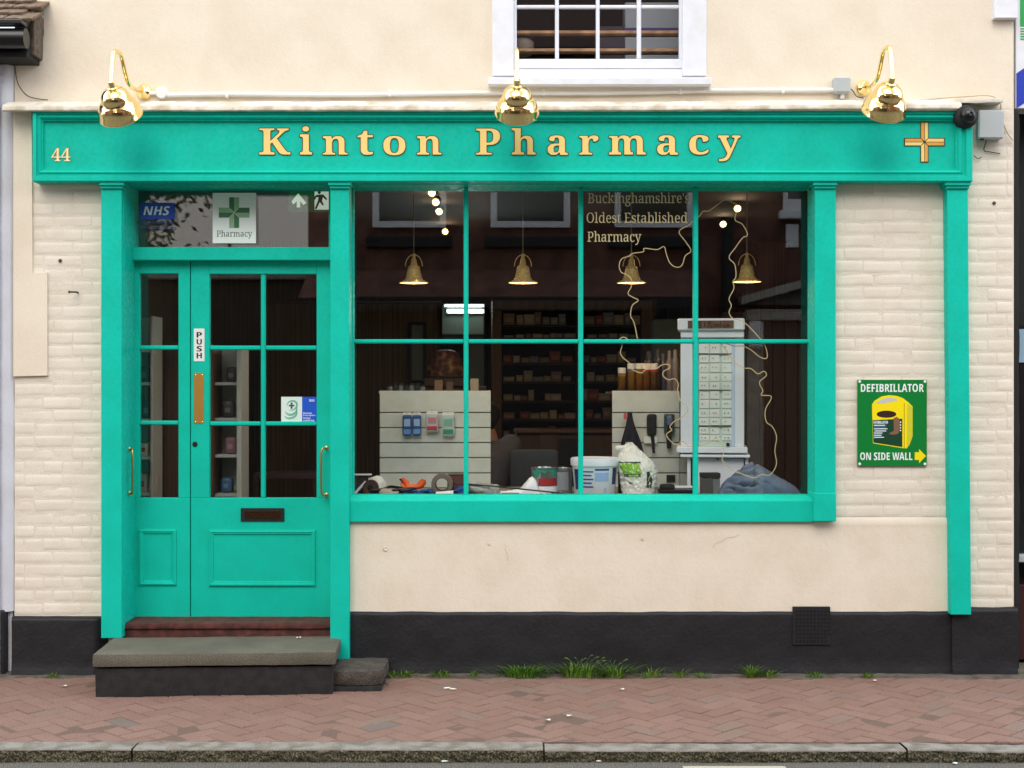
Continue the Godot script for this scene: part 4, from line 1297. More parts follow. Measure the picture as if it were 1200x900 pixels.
	for k in kx.size() - 1:
		var x0: float = kx[k] + 0.004
		var x1: float = kx[k + 1] - 0.004
		var nz := FastNoiseLite.new()
		nz.seed = 300 + k
		nz.frequency = 0.09
		nz.fractal_octaves = 3
		var drop := 0.0 if k < 4 else 0.010
		var lift := [0.0, 0.0, 0.0, -0.006, -0.002, 0.0, 0.0]
		var sec := func(x: float) -> Array:
			var w := 0.006 * wob.get_noise_2d(x * 40, 50)
			var yt: float = -0.034 + lift[k] - drop * smoothstep(kx[k], kx[k] + 0.5, x)
			return [yt, 1.605 + w]
		var tf := func(u: float, v: float) -> Vector3:
			var x := lerpf(x0, x1, u)
			var s: Array = sec.call(x)
			var a := clampf((v - 0.6) / 0.4, 0, 1) * PI / 2
			var z := lerpf(1.474, s[1] - 0.009, minf(v / 0.6, 1.0)) + 0.009 * sin(a)
			return Vector3(x, s[0] - 0.009 * (1 - cos(a)) + 0.0025 * nz.get_noise_2d(x * 100, z * 100), z)
		var ff := func(u: float, v: float) -> Vector3:
			var x := lerpf(x0, x1, u)
			var s: Array = sec.call(x)
			return Vector3(x, lerpf(s[0] - 0.009, -0.125, v), s[1] + (0.009 * nz.get_noise_2d(x * 320, v * 28) + 0.010 * nz.get_noise_2d(x * 90, v * 9 + 40)) * smoothstep(0.0, 0.1, v) - 0.004 * v)
		var st := put(kb, "kerb_stone", Mb.new().sheet(90, 14, tf, Vector3.UP), M.kerb_top)
		put(st, "face", Mb.new().sheet(170, 14, ff, Vector3.BACK), M.kerb_face)
		put(st, "end", bx(Vector3(x0, -0.13, 1.475), Vector3(x0 + 0.01, -0.062 - drop, 1.585)), M.kerb_face)
	# worn road marking at the gutter
	var rm := thing("road_marking", "worn cream line painted at the edge of the road", "road marking", Vector3(0, -0.092, 1.745))
	put(rm, "paint", bx(Vector3(0.80, -0.006, -0.05), Vector3(1.28, 0.0, 0.05), 0.001), M.road_paint)
	# stone doorstep: a thick slab on a painted base, and a block beside it
	var sp := thing("doorstep", "worn grey stone doorstep slab on a black painted base", "doorstep", Vector3(mx(251), 0, 0.28))
	sp.rotation.y = deg_to_rad(3.2)
	put(sp, "slab", Mb.new().stone(Vector3(mx(109, 0.56) - sp.position.x - 0.015, 0.152, -0.26), Vector3(mx(393, 0.56) - sp.position.x - 0.015, 0.226, 0.275), 0.025, 0.014, 0.0035, wob), M.stone)
	put(sp, "base", Mb.new().stone(Vector3(mx(112, 0.55) - sp.position.x - 0.015, -0.02, -0.26), Vector3(mx(389, 0.55) - sp.position.x - 0.015, 0.146, 0.257), 0.03, 0.012, 0.0035, wob), M.stone_dark)
	var sb := thing("stone_block", "small rough stone block on the pavement beside the doorstep", "stone block", Vector3(mx(419), 0, 0.22))
	put(sb, "stone", Mb.new().stone(Vector3(mx(386, 0.42) - sb.position.x, 0.018, -0.22), Vector3(mx(449, 0.42) - sb.position.x, 0.103, 0.20), 0.022, 0.018, 0.014, wob), mt("stone_brown", Color(0.40, 0.37, 0.34), 0.9, {"tex": "speck", "scale": 2.4, "bump": "soft", "deep": 0.5, "detail": "dirt", "dscale": 1.3}))
	put(sb, "footing", Mb.new().stone(Vector3(mx(388, 0.42) - sb.position.x, -0.03, -0.2), Vector3(mx(447, 0.42) - sb.position.x, 0.02, 0.21), 0.03, 0.01, 0.012, wob), M.stone_dark)
	weeds()
	litter()

func blade(m: Mb, root: Vector3, lean: Vector3, tall: float, wide: float) -> void:
	var side := lean.cross(Vector3.UP).normalized() * wide
	var prev := [root - side, root + side]
	for k in 4:
		var t := (k + 1) / 4.0
		var c := root + Vector3.UP * tall * (t - 0.28 * t * t) + lean * tall * t * t * 0.8
		var w := side * (1.0 - t * t) * 0.9
		var now := [c - w, c + w]
		var nn: Vector3 = (now[0] - prev[0]).cross(side).normalized()
		m.quad(prev[0], prev[1], now[1], now[0], nn)
		prev = now

func weeds() -> void:
	var list := [
		["low patch of moss and grass beside the small stone block", 468, 793, 0.16, 0.05, 90, 0.6],
		["small flat weed under the riser between the stone block and the tall grass", 517, 791, 0.09, 0.055, 50, 0.6],
		["thin dry weed in the silt at the pale patch by the plinth", 556, 790, 0.05, 0.05, 24, 0.9],
		["dense dark green grass clump at the foot of the plinth", 612, 788, 0.17, 0.10, 170, 0.25],
		["tallest bright green grass tuft fanning out against the plinth", 679, 790, 0.20, 0.125, 130, 0.55],
		["bushy green tuft just beyond the tallest one, with seed heads", 721, 790, 0.12, 0.105, 80, 0.5],
		["sparse pale grass tuft under the middle of the window", 762, 789, 0.09, 0.085, 40, 0.7],
		["wispy dry grass in the joint right of the sparse pale tuft", 795, 790, 0.07, 0.06, 26, 0.9],
		["tiny tuft just before the upright yellowish one", 821, 792, 0.05, 0.04, 30, 0.5],
		["upright yellowish grass tuft near the air brick", 879, 789, 0.06, 0.10, 60, 0.8],
		["short green tuft beside the upright yellowish one", 900, 791, 0.07, 0.06, 50, 0.4],
		["flat dark weed below the air brick", 953, 791, 0.07, 0.04, 50, 0.35],
		["last small weed along the plinth before the corner", 1016, 790, 0.05, 0.035, 30, 0.4],
		["small weed at the foot of the plinth by the doorstep", 66, 797, 0.06, 0.04, 30, 0.4]]
	for q in list:
		var z := 0.07
		var t := thing("grass_tuft", q[0], "weed", Vector3(mx(q[1], z), 0.002, z), "weeds along the foot of the wall")
		var r := RandomNumberGenerator.new()
		r.seed = int(q[1])
		var m := Mb.new()
		var n: int = int(q[5] * 2.4)
		for k in n:
			var off := Vector3(r.randfn(0, 0.42) * q[3] * 0.75, 0, r.randf_range(-0.035, 0.05))
			var a := r.randf() * TAU
			var out := Vector3(off.x / q[3] * 1.9 + cos(a) * 0.6, 0, 0.2 + sin(a) * 0.5)
			var gg := r.randf_range(0.65, 1.25)
			m.tint = Color(0.55, 0.9, 0.4).lerp(Color(1.25, 1.15, 0.75), clampf(q[6] * r.randf_range(0.4, 1.4), 0, 1)) * gg
			blade(m, off, out, q[4] * r.randf_range(0.25, 1.0), r.randf_range(0.0020, 0.0050))
		put(t, "blades", m, M.leaf, "", "stuff")
		if q[4] > 0.1:
			var s := Mb.new()
			s.tint = Color(1.2, 1.0, 0.9)
			for k in 9:
				var a := r.randf_range(-0.9, 0.9)
				var p0 := Vector3(r.randf_range(-0.05, 0.05), 0, 0.02)
				var p1: Vector3 = p0 + Vector3(a * 0.12, q[4] * r.randf_range(0.75, 1.0), 0.03)
				s.tube([p0, p0.lerp(p1, 0.6) + Vector3(0, 0.01, 0), p1], 0.0008, 4, false)
				s.tube([p1, p1 + Vector3(a * 0.02, 0.008, 0.002), p1 + Vector3(a * 0.035, 0.006, 0.003)], [0.001, 0.0025, 0.0006], 5, false)
			put(t, "seed_heads", s, M.leaf, "", "stuff")

func litter() -> void:
	# measured spots on the pavement and in the gutter
	var list := [["cigarette end lying on the paving nearest the small stone block", 369, 788.5, 0], ["cigarette end beside the one nearest the small stone block", 0, 0, 0]]
	var spots := [
		["cigarette end on the paving just past the small stone block", 523, 807, 0.4], ["cigarette end next to the one past the small stone block", 530, 808, -0.3],
		["white scrap on the paving below the tallest grass tuft", 643, 844, 0.6], ["white scrap above the kerb joint below the sparse pale tuft", 667, 839, -0.5],
		["white scrap on the paving in front of the sparse pale tuft", 729, 808, 0.2], ["white scrap near the wall below the short green tuft", 1025, 798, 0.9],
		["cigarette end in the gutter under the middle kerb stone", 521, 893, 0.2], ["cigarette end in the gutter near the kerb joint under the window", 699, 892.5, -0.4],
		["white scrap in the gutter below the defibrillator sign", 1119, 895, 0.3], ["pale scrap at the foot of the plinth beside the doorstep", 76, 804, 0.5],
		["pale scrap on the doorstep against the red threshold", 350, 747.5, 0.2]]
	list.clear()
	for q in spots:
		var ground_y := 0.006 - FALL * clampf((q[2] - 790.0) / 54.0, 0.0, 1.45)
		if q[2] > 885: ground_y = -0.096
		if q[2] < 760: ground_y = 0.232
		var s: float = (EYE.y - ground_y) * PPM / (q[2] - 450.0)
		var z := EYE.z * (1.0 - s)
		var t := thing("cigarette_end" if q[0].begins_with("cig") else "paper_scrap", q[0], "litter", Vector3(mx(q[1], z), ground_y, z), "litter on the paving")
		t.rotation.y = q[3]
		if q[0].begins_with("cig"):
			put(t, "paper", Mb.new().tube([Vector3(-0.014, 0.004, 0), Vector3(0.016, 0.004, 0)], 0.0038, 8), mt("cig_white", Color(0.93, 0.93, 0.90), 0.8))
			put(t, "filter", Mb.new().tube([Vector3(0.016, 0.004, 0), Vector3(0.024, 0.004, 0)], 0.0039, 8), mt("cig_tan", Color(0.85, 0.72, 0.55), 0.8))
		else:
			var f := func(u: float, v: float) -> Vector3:
				return Vector3((u - 0.5) * 0.026, 0.004 + 0.004 * sin(u * 7 + q[1]) * (v - 0.3), (v - 0.5) * 0.020 + 0.004 * sin(u * 5))
			put(t, "scrap", Mb.new().sheet(5, 5, f, Vector3.UP), M.card)


# ================= next door =================
func neighbours() -> void:
	var n := thing("neighbour_house", "white painted neighbouring house with clay tiled eaves and black gutter", "building")
	var xr := mx(16.5)
	var wf := func(u: float, v: float) -> Vector3:
		var y := lerpf(my(716), my(60), v)
		var x := lerpf(-6.5, xr + 0.004 * wob.get_noise_2d(y * 80, 5), u)
		return Vector3(x, y, 0.03 + 0.006 * wob.get_noise_2d(x * 60, y * 60) - 0.035 * smoothstep(0.993, 1.0, u))
	put(n, "wall", bx(Vector3(-6.5, 0, -0.4), Vector3(xr - 0.012, my(40), -0.01)), M.neighbour_white)
	put(n, "wall_render", Mb.new().sheet(120, 90, wf, Vector3.BACK), M.neighbour_white)
	put(n, "plinth", bx(Vector3(-6.5, -0.02, -0.3), Vector3(mx(9), my(714), 0.045), 0.012), M.plinth)
	put(n, "drain_edge", Mb.new().tube([Vector3(mx(-1), 0.0, 0.05), Vector3(mx(-1), my(75), 0.05)], 0.022, 14), M.neighbour_white)
	# eaves
	var e0 := mx(33, 0.30)
	put(n, "fascia_board", bx(Vector3(-6.5, my(62, 0.2), -0.02), Vector3(mx(33, 0.2), my(38, 0.2), 0.2), 0.004), M.black_matt)
	var gm := Mb.new()
	gm.xf = Transform3D(Basis(Vector3(0, 0, -1), Vector3(0, 1, 0), Vector3(1, 0, 0)), Vector3(0, my(38, 0.28), 0.27))
	var gut := put(n, "gutter", Mb.new().tube([Vector3(-6.5, my(45, 0.27), 0.27), Vector3(mx(31, 0.27), my(45, 0.27), 0.27)], 0.058, 20), M.black_plastic)
	put(gut, "lip", bx(Vector3(-6.5, my(29, 0.3), 0.24), Vector3(mx(28, 0.3), my(24, 0.3), 0.335), 0.004), M.black_plastic)
	put(n, "soffit_board", bx(Vector3(-6.5, my(68, 0.2), -0.02), Vector3(mx(33, 0.2), my(61, 0.2), 0.22), 0.004), M.black_matt)
	var verge := Mb.new()
	verge.stone(Vector3(mx(33, 0.2), my(67, 0.1), -0.03), Vector3(mx(38, 0.2), my(16, 0.1), 0.16), 0.02, 0.006, 0.012, wob)
	put(n, "verge_mortar", verge, mt("old_mortar", Color(0.50, 0.44, 0.38), 0.95, {"tex": "speck", "scale": 3.0, "detail": "dirt", "dscale": 3.0}))
	for row in 4:
		for k in 6:
			var x1 := mx(39, 0.3) - k * 0.168 - (0.08 if row % 2 else 0.0)
			var t := MeshInstance3D.new()
			t.name = numbered(n, "roof_tile")
			t.mesh = Mb.new().stone(Vector3(-0.163, -0.010, -0.12), Vector3(0, 0.010, 0.12), 0.03, 0.006, 0.008, wob).mesh()
			t.material_override = M.roof_tile
			n.add_child(t, true)
			t.transform = Transform3D(Basis.from_euler(Vector3(deg_to_rad(24), 0, 0)), Vector3(x1, my(16, 0.25) + row * 0.052, 0.20 - row * 0.075))
	# the right hand neighbour: black timber, a sign above
	var r := thing("neighbour_shop", "black timber framed neighbouring shop across a narrow gap", "building")
	put(r, "corner_post", Mb.new().stone(Vector3(mx(1188.5), -0.02, -0.16), Vector3(mx(1197), my(128), -0.03), 0.06, 0.006, 0.008, wob), M.black_matt)
	put(r, "wall", bx(Vector3(mx(1188.5), 0.0, -0.42), Vector3(4.5, 5.6, -0.30)), M.black_matt)
	put(r, "door_panel", bx(Vector3(mx(1197), 0.05, -0.30), Vector3(3.9, my(690), -0.17), 0.006), mt("dark_red", Color(0.20, 0.08, 0.08), 0.5))
	put(r, "window_glass", bx(Vector3(mx(1197), my(655), -0.24), Vector3(3.9, my(380), -0.22)), M.far_glass)
	put(r, "window_sill", bx(Vector3(mx(1197), my(662), -0.30), Vector3(3.9, my(654), -0.12), 0.004), M.grey_box)
	put(r, "notice", bx(Vector3(mx(1197.5), my(424), -0.22), Vector3(mx(1240), my(384), -0.214)), mt("notice_blue", Color(0.55, 0.68, 0.76), 0.5))
	put(r, "sill_stone", Mb.new().stone(Vector3(mx(1189), -0.04, -0.25), Vector3(4.2, 0.03, 0.05), 0.05, 0.01, 0.008, wob), M.stone)
	var s := thing("neighbour_sign", "white, green and blue sign panel high on the neighbouring shop", "sign", Vector3.ZERO)
	var z := -0.02
	put(s, "panel", rb(1190.5, -60, 1330, 127, -0.2, z, 0.003), M.white_gloss)
	put(s, "green_band", rb(1195.5, -60, 1330, 31, z, z + 0.003, 0.001), mt("band_green", Color(0.12, 0.62, 0.30), 0.4))
	for k in 5: put(s, "green_line", rb(1196, 33 + k * 3.0, 1330, 34.4 + k * 3.0, z, z + 0.003, 0.0), M["band_green"])
	put(s, "blue_band", Mb.new().prism(poly_px([[1191, 86], [1200, 80], [1330, 76], [1330, 122], [1200, 121], [1191, 127]], z), z, z + 0.003), mt("band_blue", Color(0.12, 0.22, 0.68), 0.4))


# ================= the far side of the street, which the glass and the brass reflect =================
func far_side() -> void:
	var z := 10.0
	var h := thing("opposite_house", "dark brick house across the street, seen only as a reflection in the glass", "building", Vector3(0, 0, z))
	var x0 := -2.66
	put(h, "wall", bx(Vector3(x0, -0.1, 0.0), Vector3(9.0, 5.9, 5.0)), M.far_brick)
	var s := 8.5 / (8.5 + z + 0.24)      # from photograph pixels in the glass to the house over the road
	var rx := func(px: float) -> float: return (px - 600.0) / PPM / s
	var ry := func(py: float) -> float: return EYE.y + (450.0 - py) / PPM / s
	for q in [[437, 523], [575, 668], [720, 812]]:
		var a: float = rx.call(q[0])
		var b: float = rx.call(q[1])
		var y: float = ry.call(267)
		var w := put(h, "window", Mb.new().moulding(Vector2(a, y), Vector2(b, y + 1.35), [Vector2(0, 0.0), Vector2(0, 0.06), Vector2(0.075, 0.06), Vector2(0.085, 0.02)]), M.far_white)
		w.transform = Transform3D(Basis.from_scale(Vector3(1, 1, -1)), Vector3.ZERO)
		put(w, "pane", bx(Vector3(a + 0.02, y + 0.02, 0.005), Vector3(b - 0.02, y + 1.33, 0.015)), M.far_glass)
		put(h, "window_sill", bx(Vector3(a - 0.08, y - 0.26, -0.10), Vector3(b + 0.08, y - 0.12, 0.0), 0.01), M.black_matt)
	var sa: float = rx.call(917)
	var sy: float = ry.call(252)
	var sw := put(h, "sash_window", bx(Vector3(sa - 0.06, sy - 0.06, -0.14), Vector3(sa + 1.4, sy + 0.05, 0.0), 0.01), M.far_white)
	put(sw, "frame", bx(Vector3(sa, sy + 0.05, -0.06), Vector3(sa + 0.06, sy + 1.6, 0.0)), M.far_white)
	put(sw, "rail", bx(Vector3(sa + 0.06, sy + 0.05, -0.05), Vector3(sa + 1.3, sy + 0.20, 0.0)), M.far_white)
	put(sw, "pane", bx(Vector3(sa + 0.06, sy + 0.2, -0.03), Vector3(sa + 1.2, sy + 1.6, 0.0)), M.far_glass)
	put(h, "plaque", bx(Vector3(sa + 0.04, sy - 0.42, -0.03), Vector3(sa + 0.20, sy - 0.12, 0.0)), M.far_white)
	put(h, "drainpipe", Mb.new().tube([Vector3(rx.call(851), 0, -0.1), Vector3(rx.call(851), 5.8, -0.1)], 0.075, 12), M.black_matt)
	# doorcase with a pediment
	var px: float = rx.call(948)
	var py: float = ry.call(331)
	var dc := put(h, "doorcase", bx(Vector3(px - 0.85, py - 0.50, -0.25), Vector3(px + 0.85, py - 0.36, 0.0), 0.01), M.far_stone)
	for sg in [-1.0, 1.0]:
		var poly := PackedVector2Array([Vector2(px + sg * 0.92, py - 0.30), Vector2(px + sg * 0.92, py - 0.20), Vector2(px, py + 0.06), Vector2(px, py - 0.05)])
		put(dc, "pediment_slope", Mb.new().prism(poly, -0.34, 0.0), M.far_stone)
		put(dc, "pilaster", bx(Vector3(px + sg * 0.72 - 0.11, 0.1, -0.14), Vector3(px + sg * 0.72 + 0.11, py - 0.5, 0.0), 0.01), M.far_stone)
		put(dc, "bracket", bx(Vector3(px + sg * 0.72 - 0.09, py - 0.86, -0.24), Vector3(px + sg * 0.72 + 0.09, py - 0.5, -0.14), 0.03), M.far_white)
	put(dc, "tympanum", Mb.new().prism(PackedVector2Array([Vector2(px - 0.9, py - 0.30), Vector2(px + 0.9, py - 0.30), Vector2(px, py - 0.04)]), -0.12, 0.0), mt("far_cream", Color(0.40, 0.37, 0.33), 0.8))
	put(dc, "door", bx(Vector3(px - 0.6, 0.1, -0.03), Vector3(px + 0.6, py - 0.5, 0.0)), mt("far_red", Color(0.16, 0.05, 0.05), 0.4))
	# shop blind with a scalloped hem
	var ay: float = ry.call(357)
	var ax1: float = rx.call(810)
	var hem := PackedVector2Array([Vector2(x0, ay + 0.05)])
	var n := 34
	for k in n:
		var xa := lerpf(x0, ax1, float(k) / n)
		var xb := lerpf(x0, ax1, float(k + 1) / n)
		for t in 5: hem.append(Vector2(lerpf(xa, xb, t / 5.0), ay - 0.05 - 0.09 * sin(PI * t / 5.0)))
	hem.append(Vector2(ax1, ay + 0.05))
	var bl := put(h, "shop_blind", Mb.new().prism(hem, -0.9, -0.885), M.black_matt)
	var slope := Mb.new()
	slope.quad(Vector3(x0, ay + 0.05, -0.9), Vector3(ax1, ay + 0.05, -0.9), Vector3(ax1, ay + 0.45, 0.0), Vector3(x0, ay + 0.45, 0.0), Vector3(0, 1, -0.4))
	put(bl, "slope", slope, M.far_brick)
	put(h, "shopfront", bx(Vector3(x0, 0.0, -0.04), Vector3(ax1, ay, 0.0)), mt("far_dark", Color(0.10, 0.09, 0.085), 0.5))
	put(h, "gutter", bx(Vector3(x0 - 0.05, 5.9, -0.12), Vector3(9.05, 6.0, 0.0), 0.01), M.black_matt)
	var rf := Mb.new()
	rf.quad(Vector3(x0, 5.95, -0.1), Vector3(9, 5.95, -0.1), Vector3(9, 7.8, 2.5), Vector3(x0, 7.8, 2.5), Vector3(0, 0.8, -0.6))
	rf.quad(Vector3(x0, 5.9, 5.0), Vector3(9, 5.9, 5.0), Vector3(9, 7.8, 2.5), Vector3(x0, 7.8, 2.5), Vector3(0, 0.8, 0.6))
	put(h, "roof", rf, mt("far_tile", Color(0.30, 0.22, 0.19), 0.9))
	# the rest of the terrace, seen in the brass of the lamps
	for q in [["red brick terraced house past the outhouse, reflected in the brass lamps", -17.0, -7.3, 6.0], ["plain brown terraced house farthest along on the door side, reflected in the brass lamps", -32.0, -17.2, 6.4], ["brown brick terraced house beyond the house with the pediment, reflected in the brass lamps", 9.3, 20.0, 6.2], ["tall terraced house farthest along on the alley side, reflected in the brass lamps", 20.2, 36.0, 6.6]]:
		var t2 := thing("terraced_house", q[0], "building", Vector3(0, 0, z), "terraced houses across the street")
		put(t2, "wall", bx(Vector3(q[1], -0.1, 0.0), Vector3(q[2], q[3], 3.6)), M.far_brick)
		put(t2, "door", bx(Vector3(q[1] + 1.0, 0.0, -0.05), Vector3(q[1] + 2.0, 2.2, 0.0)), M.black_matt)
		for k in 3:
			for j in 2:
				var wx: float = q[1] + 3.0 + k * 2.4
				put(t2, "window", bx(Vector3(wx, 1.0 + j * 2.7, -0.05), Vector3(wx + 1.0, 2.5 + j * 2.7, 0.0)), M.far_white)
				put(t2, "pane", bx(Vector3(wx + 0.08, 1.08 + j * 2.7, -0.06), Vector3(wx + 0.92, 2.42 + j * 2.7, -0.045)), M.far_glass)
	# beside it a low outhouse with a tree behind
	var o := thing("outhouse", "low brown outhouse beside the brick house, reflected in the door glass", "building", Vector3(0, 0, z))
	put(o, "wall", bx(Vector3(-7.29, -0.1, 0.6), Vector3(x0 - 0.01, 3.1, 2.2)), mt("far_brown", Color(0.26, 0.22, 0.17), 0.9, {"tex": "cloud", "scale": 0.8}))
	put(o, "coping", bx(Vector3(-7.29, 3.1, 0.5), Vector3(x0 - 0.01, 3.2, 2.3), 0.02), M.far_stone)
	put(o, "door", bx(Vector3(-4.9, -0.1, 0.55), Vector3(-3.9, 2.1, 0.6)), M.black_matt)
	var t := thing("tree", "leafy tree behind the outhouse, reflected in the fanlight", "tree", Vector3(-6.0, 0, z + 2.9))
	put(t, "trunk", Mb.new().tube([Vector3(0, 0, 0), Vector3(0.05, 2.0, 0), Vector3(-0.05, 3.6, 0.1), Vector3(0.1, 5.6, 0)], [0.18, 0.15, 0.11, 0.03], 12), M.bark)
	var r := RandomNumberGenerator.new()
	r.seed = 9
	var leaves := Mb.new()
	for k in 16:
		var a := r.randf() * TAU
		var b0 := Vector3(0, r.randf_range(2.2, 4.4), 0)
		var tip := b0 + Vector3(cos(a) * r.randf_range(0.7, 1.9), r.randf_range(0.1, 1.2), sin(a) * r.randf_range(0.5, 1.2))
		var mid := b0.lerp(tip, 0.5) + Vector3(0, 0.12, 0)
		put(t, "limb", Mb.new().tube([b0, mid, tip], [0.045, 0.028, 0.008], 7), M.bark)
		for j in 190:
			var q := b0.lerp(tip, r.randf_range(0.25, 1.1)) + Vector3(r.randfn(0, 0.16), r.randfn(0, 0.16), r.randfn(0, 0.16))
			leaves.tint = Color(1, 1, 1) * r.randf_range(0.55, 1.3)
			var d := Vector3(r.randfn(), r.randfn(), r.randfn()).normalized()
			var e := d.cross(Vector3(r.randfn(), r.randfn(), r.randfn())).normalized()
			var w := r.randf_range(0.04, 0.075)
			var nn := d.cross(e)
			leaves.quad(q - d * w, q - e * w * 0.5, q + d * w, q + e * w * 0.5, nn)
	put(t, "crown", leaves, M.tree_leaf, "", "stuff")


# ================= inside the shop =================
func interior() -> void:
	pendants()
	slat_panels()
	display_cabinet()
	window_clutter()
	back_of_shop()
	behind_door()
	upstairs_things()
	shopkeeper()

func lamp_light(p: Node3D, called: String, at: Vector3, col: Color, e: float, size: float) -> void:
	var l := OmniLight3D.new()
	l.name = numbered(p, called)
	l.position = at
	l.light_color = col
	l.light_energy = e
	l.light_size = size
	l.omni_range = 12.0
	l.omni_attenuation = 2.0
	l.shadow_enabled = true
	p.add_child(l, true)

func pendants() -> void:
	var z := -0.72
	var src: Node3D
	var where := ["in the window pane next to the door", "in the second window pane from the door", "under the gold window lettering", "over the white display cabinet"]
	var xs := [485.0, 612.8, 740.0, 875.4]
	for k in 4:
		var y := my(331.5 - (1.2 if k > 2 else 0.0), z)
		var at := Vector3(mx(xs[k], z), y, z)
		var label: String = "brass pendant lamp, lit, hanging %s" % where[k]
		if k > 0:
			copy_of(src, label, at)
			continue
		src = thing("pendant_lamp", label, "pendant lamp", at, "brass pendant lamps in the shop window")
		var b := mt("brass_pendant", Color(0.96, 0.79, 0.50), 0.55, {"metal": 0.15, "rtex": "scuff", "scale": 5.0})
		var sh := Mb.new()
		sh.lathe([Vector2(0.0, 0.185), Vector2(0.010, 0.184), Vector2(0.011, 0.155), Vector2(0.016, 0.148), Vector2(0.022, 0.115), Vector2(0.028, 0.108), Vector2(0.036, 0.102), Vector2(0.040, 0.085), Vector2(0.051, 0.035), Vector2(0.060, 0.018), Vector2(0.094, 0.002), Vector2(0.096, 0.0), Vector2(0.093, -0.001), Vector2(0.058, 0.014), Vector2(0.048, 0.034), Vector2(0.036, 0.084), Vector2(0.0, 0.095)], 40)
		put(src, "shade", flip(sh), b)
		var hoop := []
		for i in 15:
			var a := PI * i / 14.0
			hoop.append(Vector3(0.054 * cos(a), 0.105 + 0.074 * sin(a), 0))
		put(src, "reflector", Mb.new().lathe([Vector2(0.0905, -0.0015), Vector2(0.056, 0.0125), Vector2(0.046, 0.034), Vector2(0.034, 0.080)], 36), mt("enamel", Color(0.95, 0.90, 0.80), 0.5))
		put(src, "hoop", Mb.new().tube(hoop, 0.0028, 7), b)
		put(src, "cord", Mb.new().tube([Vector3(0, 0.18, 0), Vector3(0, CEIL - y, 0)], 0.0038, 7), mt("cord", Color(0.55, 0.47, 0.38), 0.7))
		var bulb := Mb.new()
		bulb.lathe([Vector2(0.0, -0.008), Vector2(0.022, -0.004), Vector2(0.034, 0.010), Vector2(0.034, 0.028), Vector2(0.020, 0.048), Vector2(0.012, 0.06), Vector2(0.0, 0.062)], 24)
		put(src, "bulb", bulb, M.lamp_glow)
		lamp_light(src, "bulb_light", Vector3(0, 0.020, 0), Color(1.0, 0.80, 0.52), 0.05, 0.02)
	# spot lamps on the ceiling, in two rows running back
	var rows := [[506, 226, "nearest the window in the row by the door"], [510.5, 237, "second in the row by the door"], [514.5, 248, "third in the row by the door"], [521.6, 271.5, "farthest back in the row by the door"], [864.2, 244.5, "nearest the window in the row over the display cabinet"], [847.4, 262.8, "farther back in the row over the display cabinet"]]
	var first: Node3D
	for q in rows:
		var yy := CEIL - 0.06
		var s: float = (yy - EYE.y) * PPM / (450.0 - q[1])
		var zz := EYE.z * (1.0 - s)
		var at := Vector3(mx(q[0], zz), yy, zz)
		var label: String = "small round ceiling spot lamp, lit, " + q[2]
		if first:
			copy_of(first, label, at)
			continue
		first = thing("spot_lamp", label, "ceiling lamp", at, "spot lamps on the shop ceiling")
		var m := Mb.new()
		m.xf = Transform3D(Basis.from_euler(Vector3(deg_to_rad(108), deg_to_rad(14), deg_to_rad(20))), Vector3.ZERO)
		m.lathe([Vector2(0.0, -0.09), Vector2(0.029, -0.085), Vector2(0.029, 0.0), Vector2(0.024, 0.0)], 20)
		put(first, "can", m, M.black_matt)
		var d := Mb.new()
		d.xf = m.xf
		d.lathe([Vector2(0.024, -0.004), Vector2(0.016, 0.001), Vector2(0.0, 0.003)], 20)
		put(first, "lamp_face", d, M.spot_glow)
		lamp_light(first, "lamp_light", Vector3(0, -0.012, 0.045), Color(1.0, 0.88, 0.70), 0.012, 0.01)

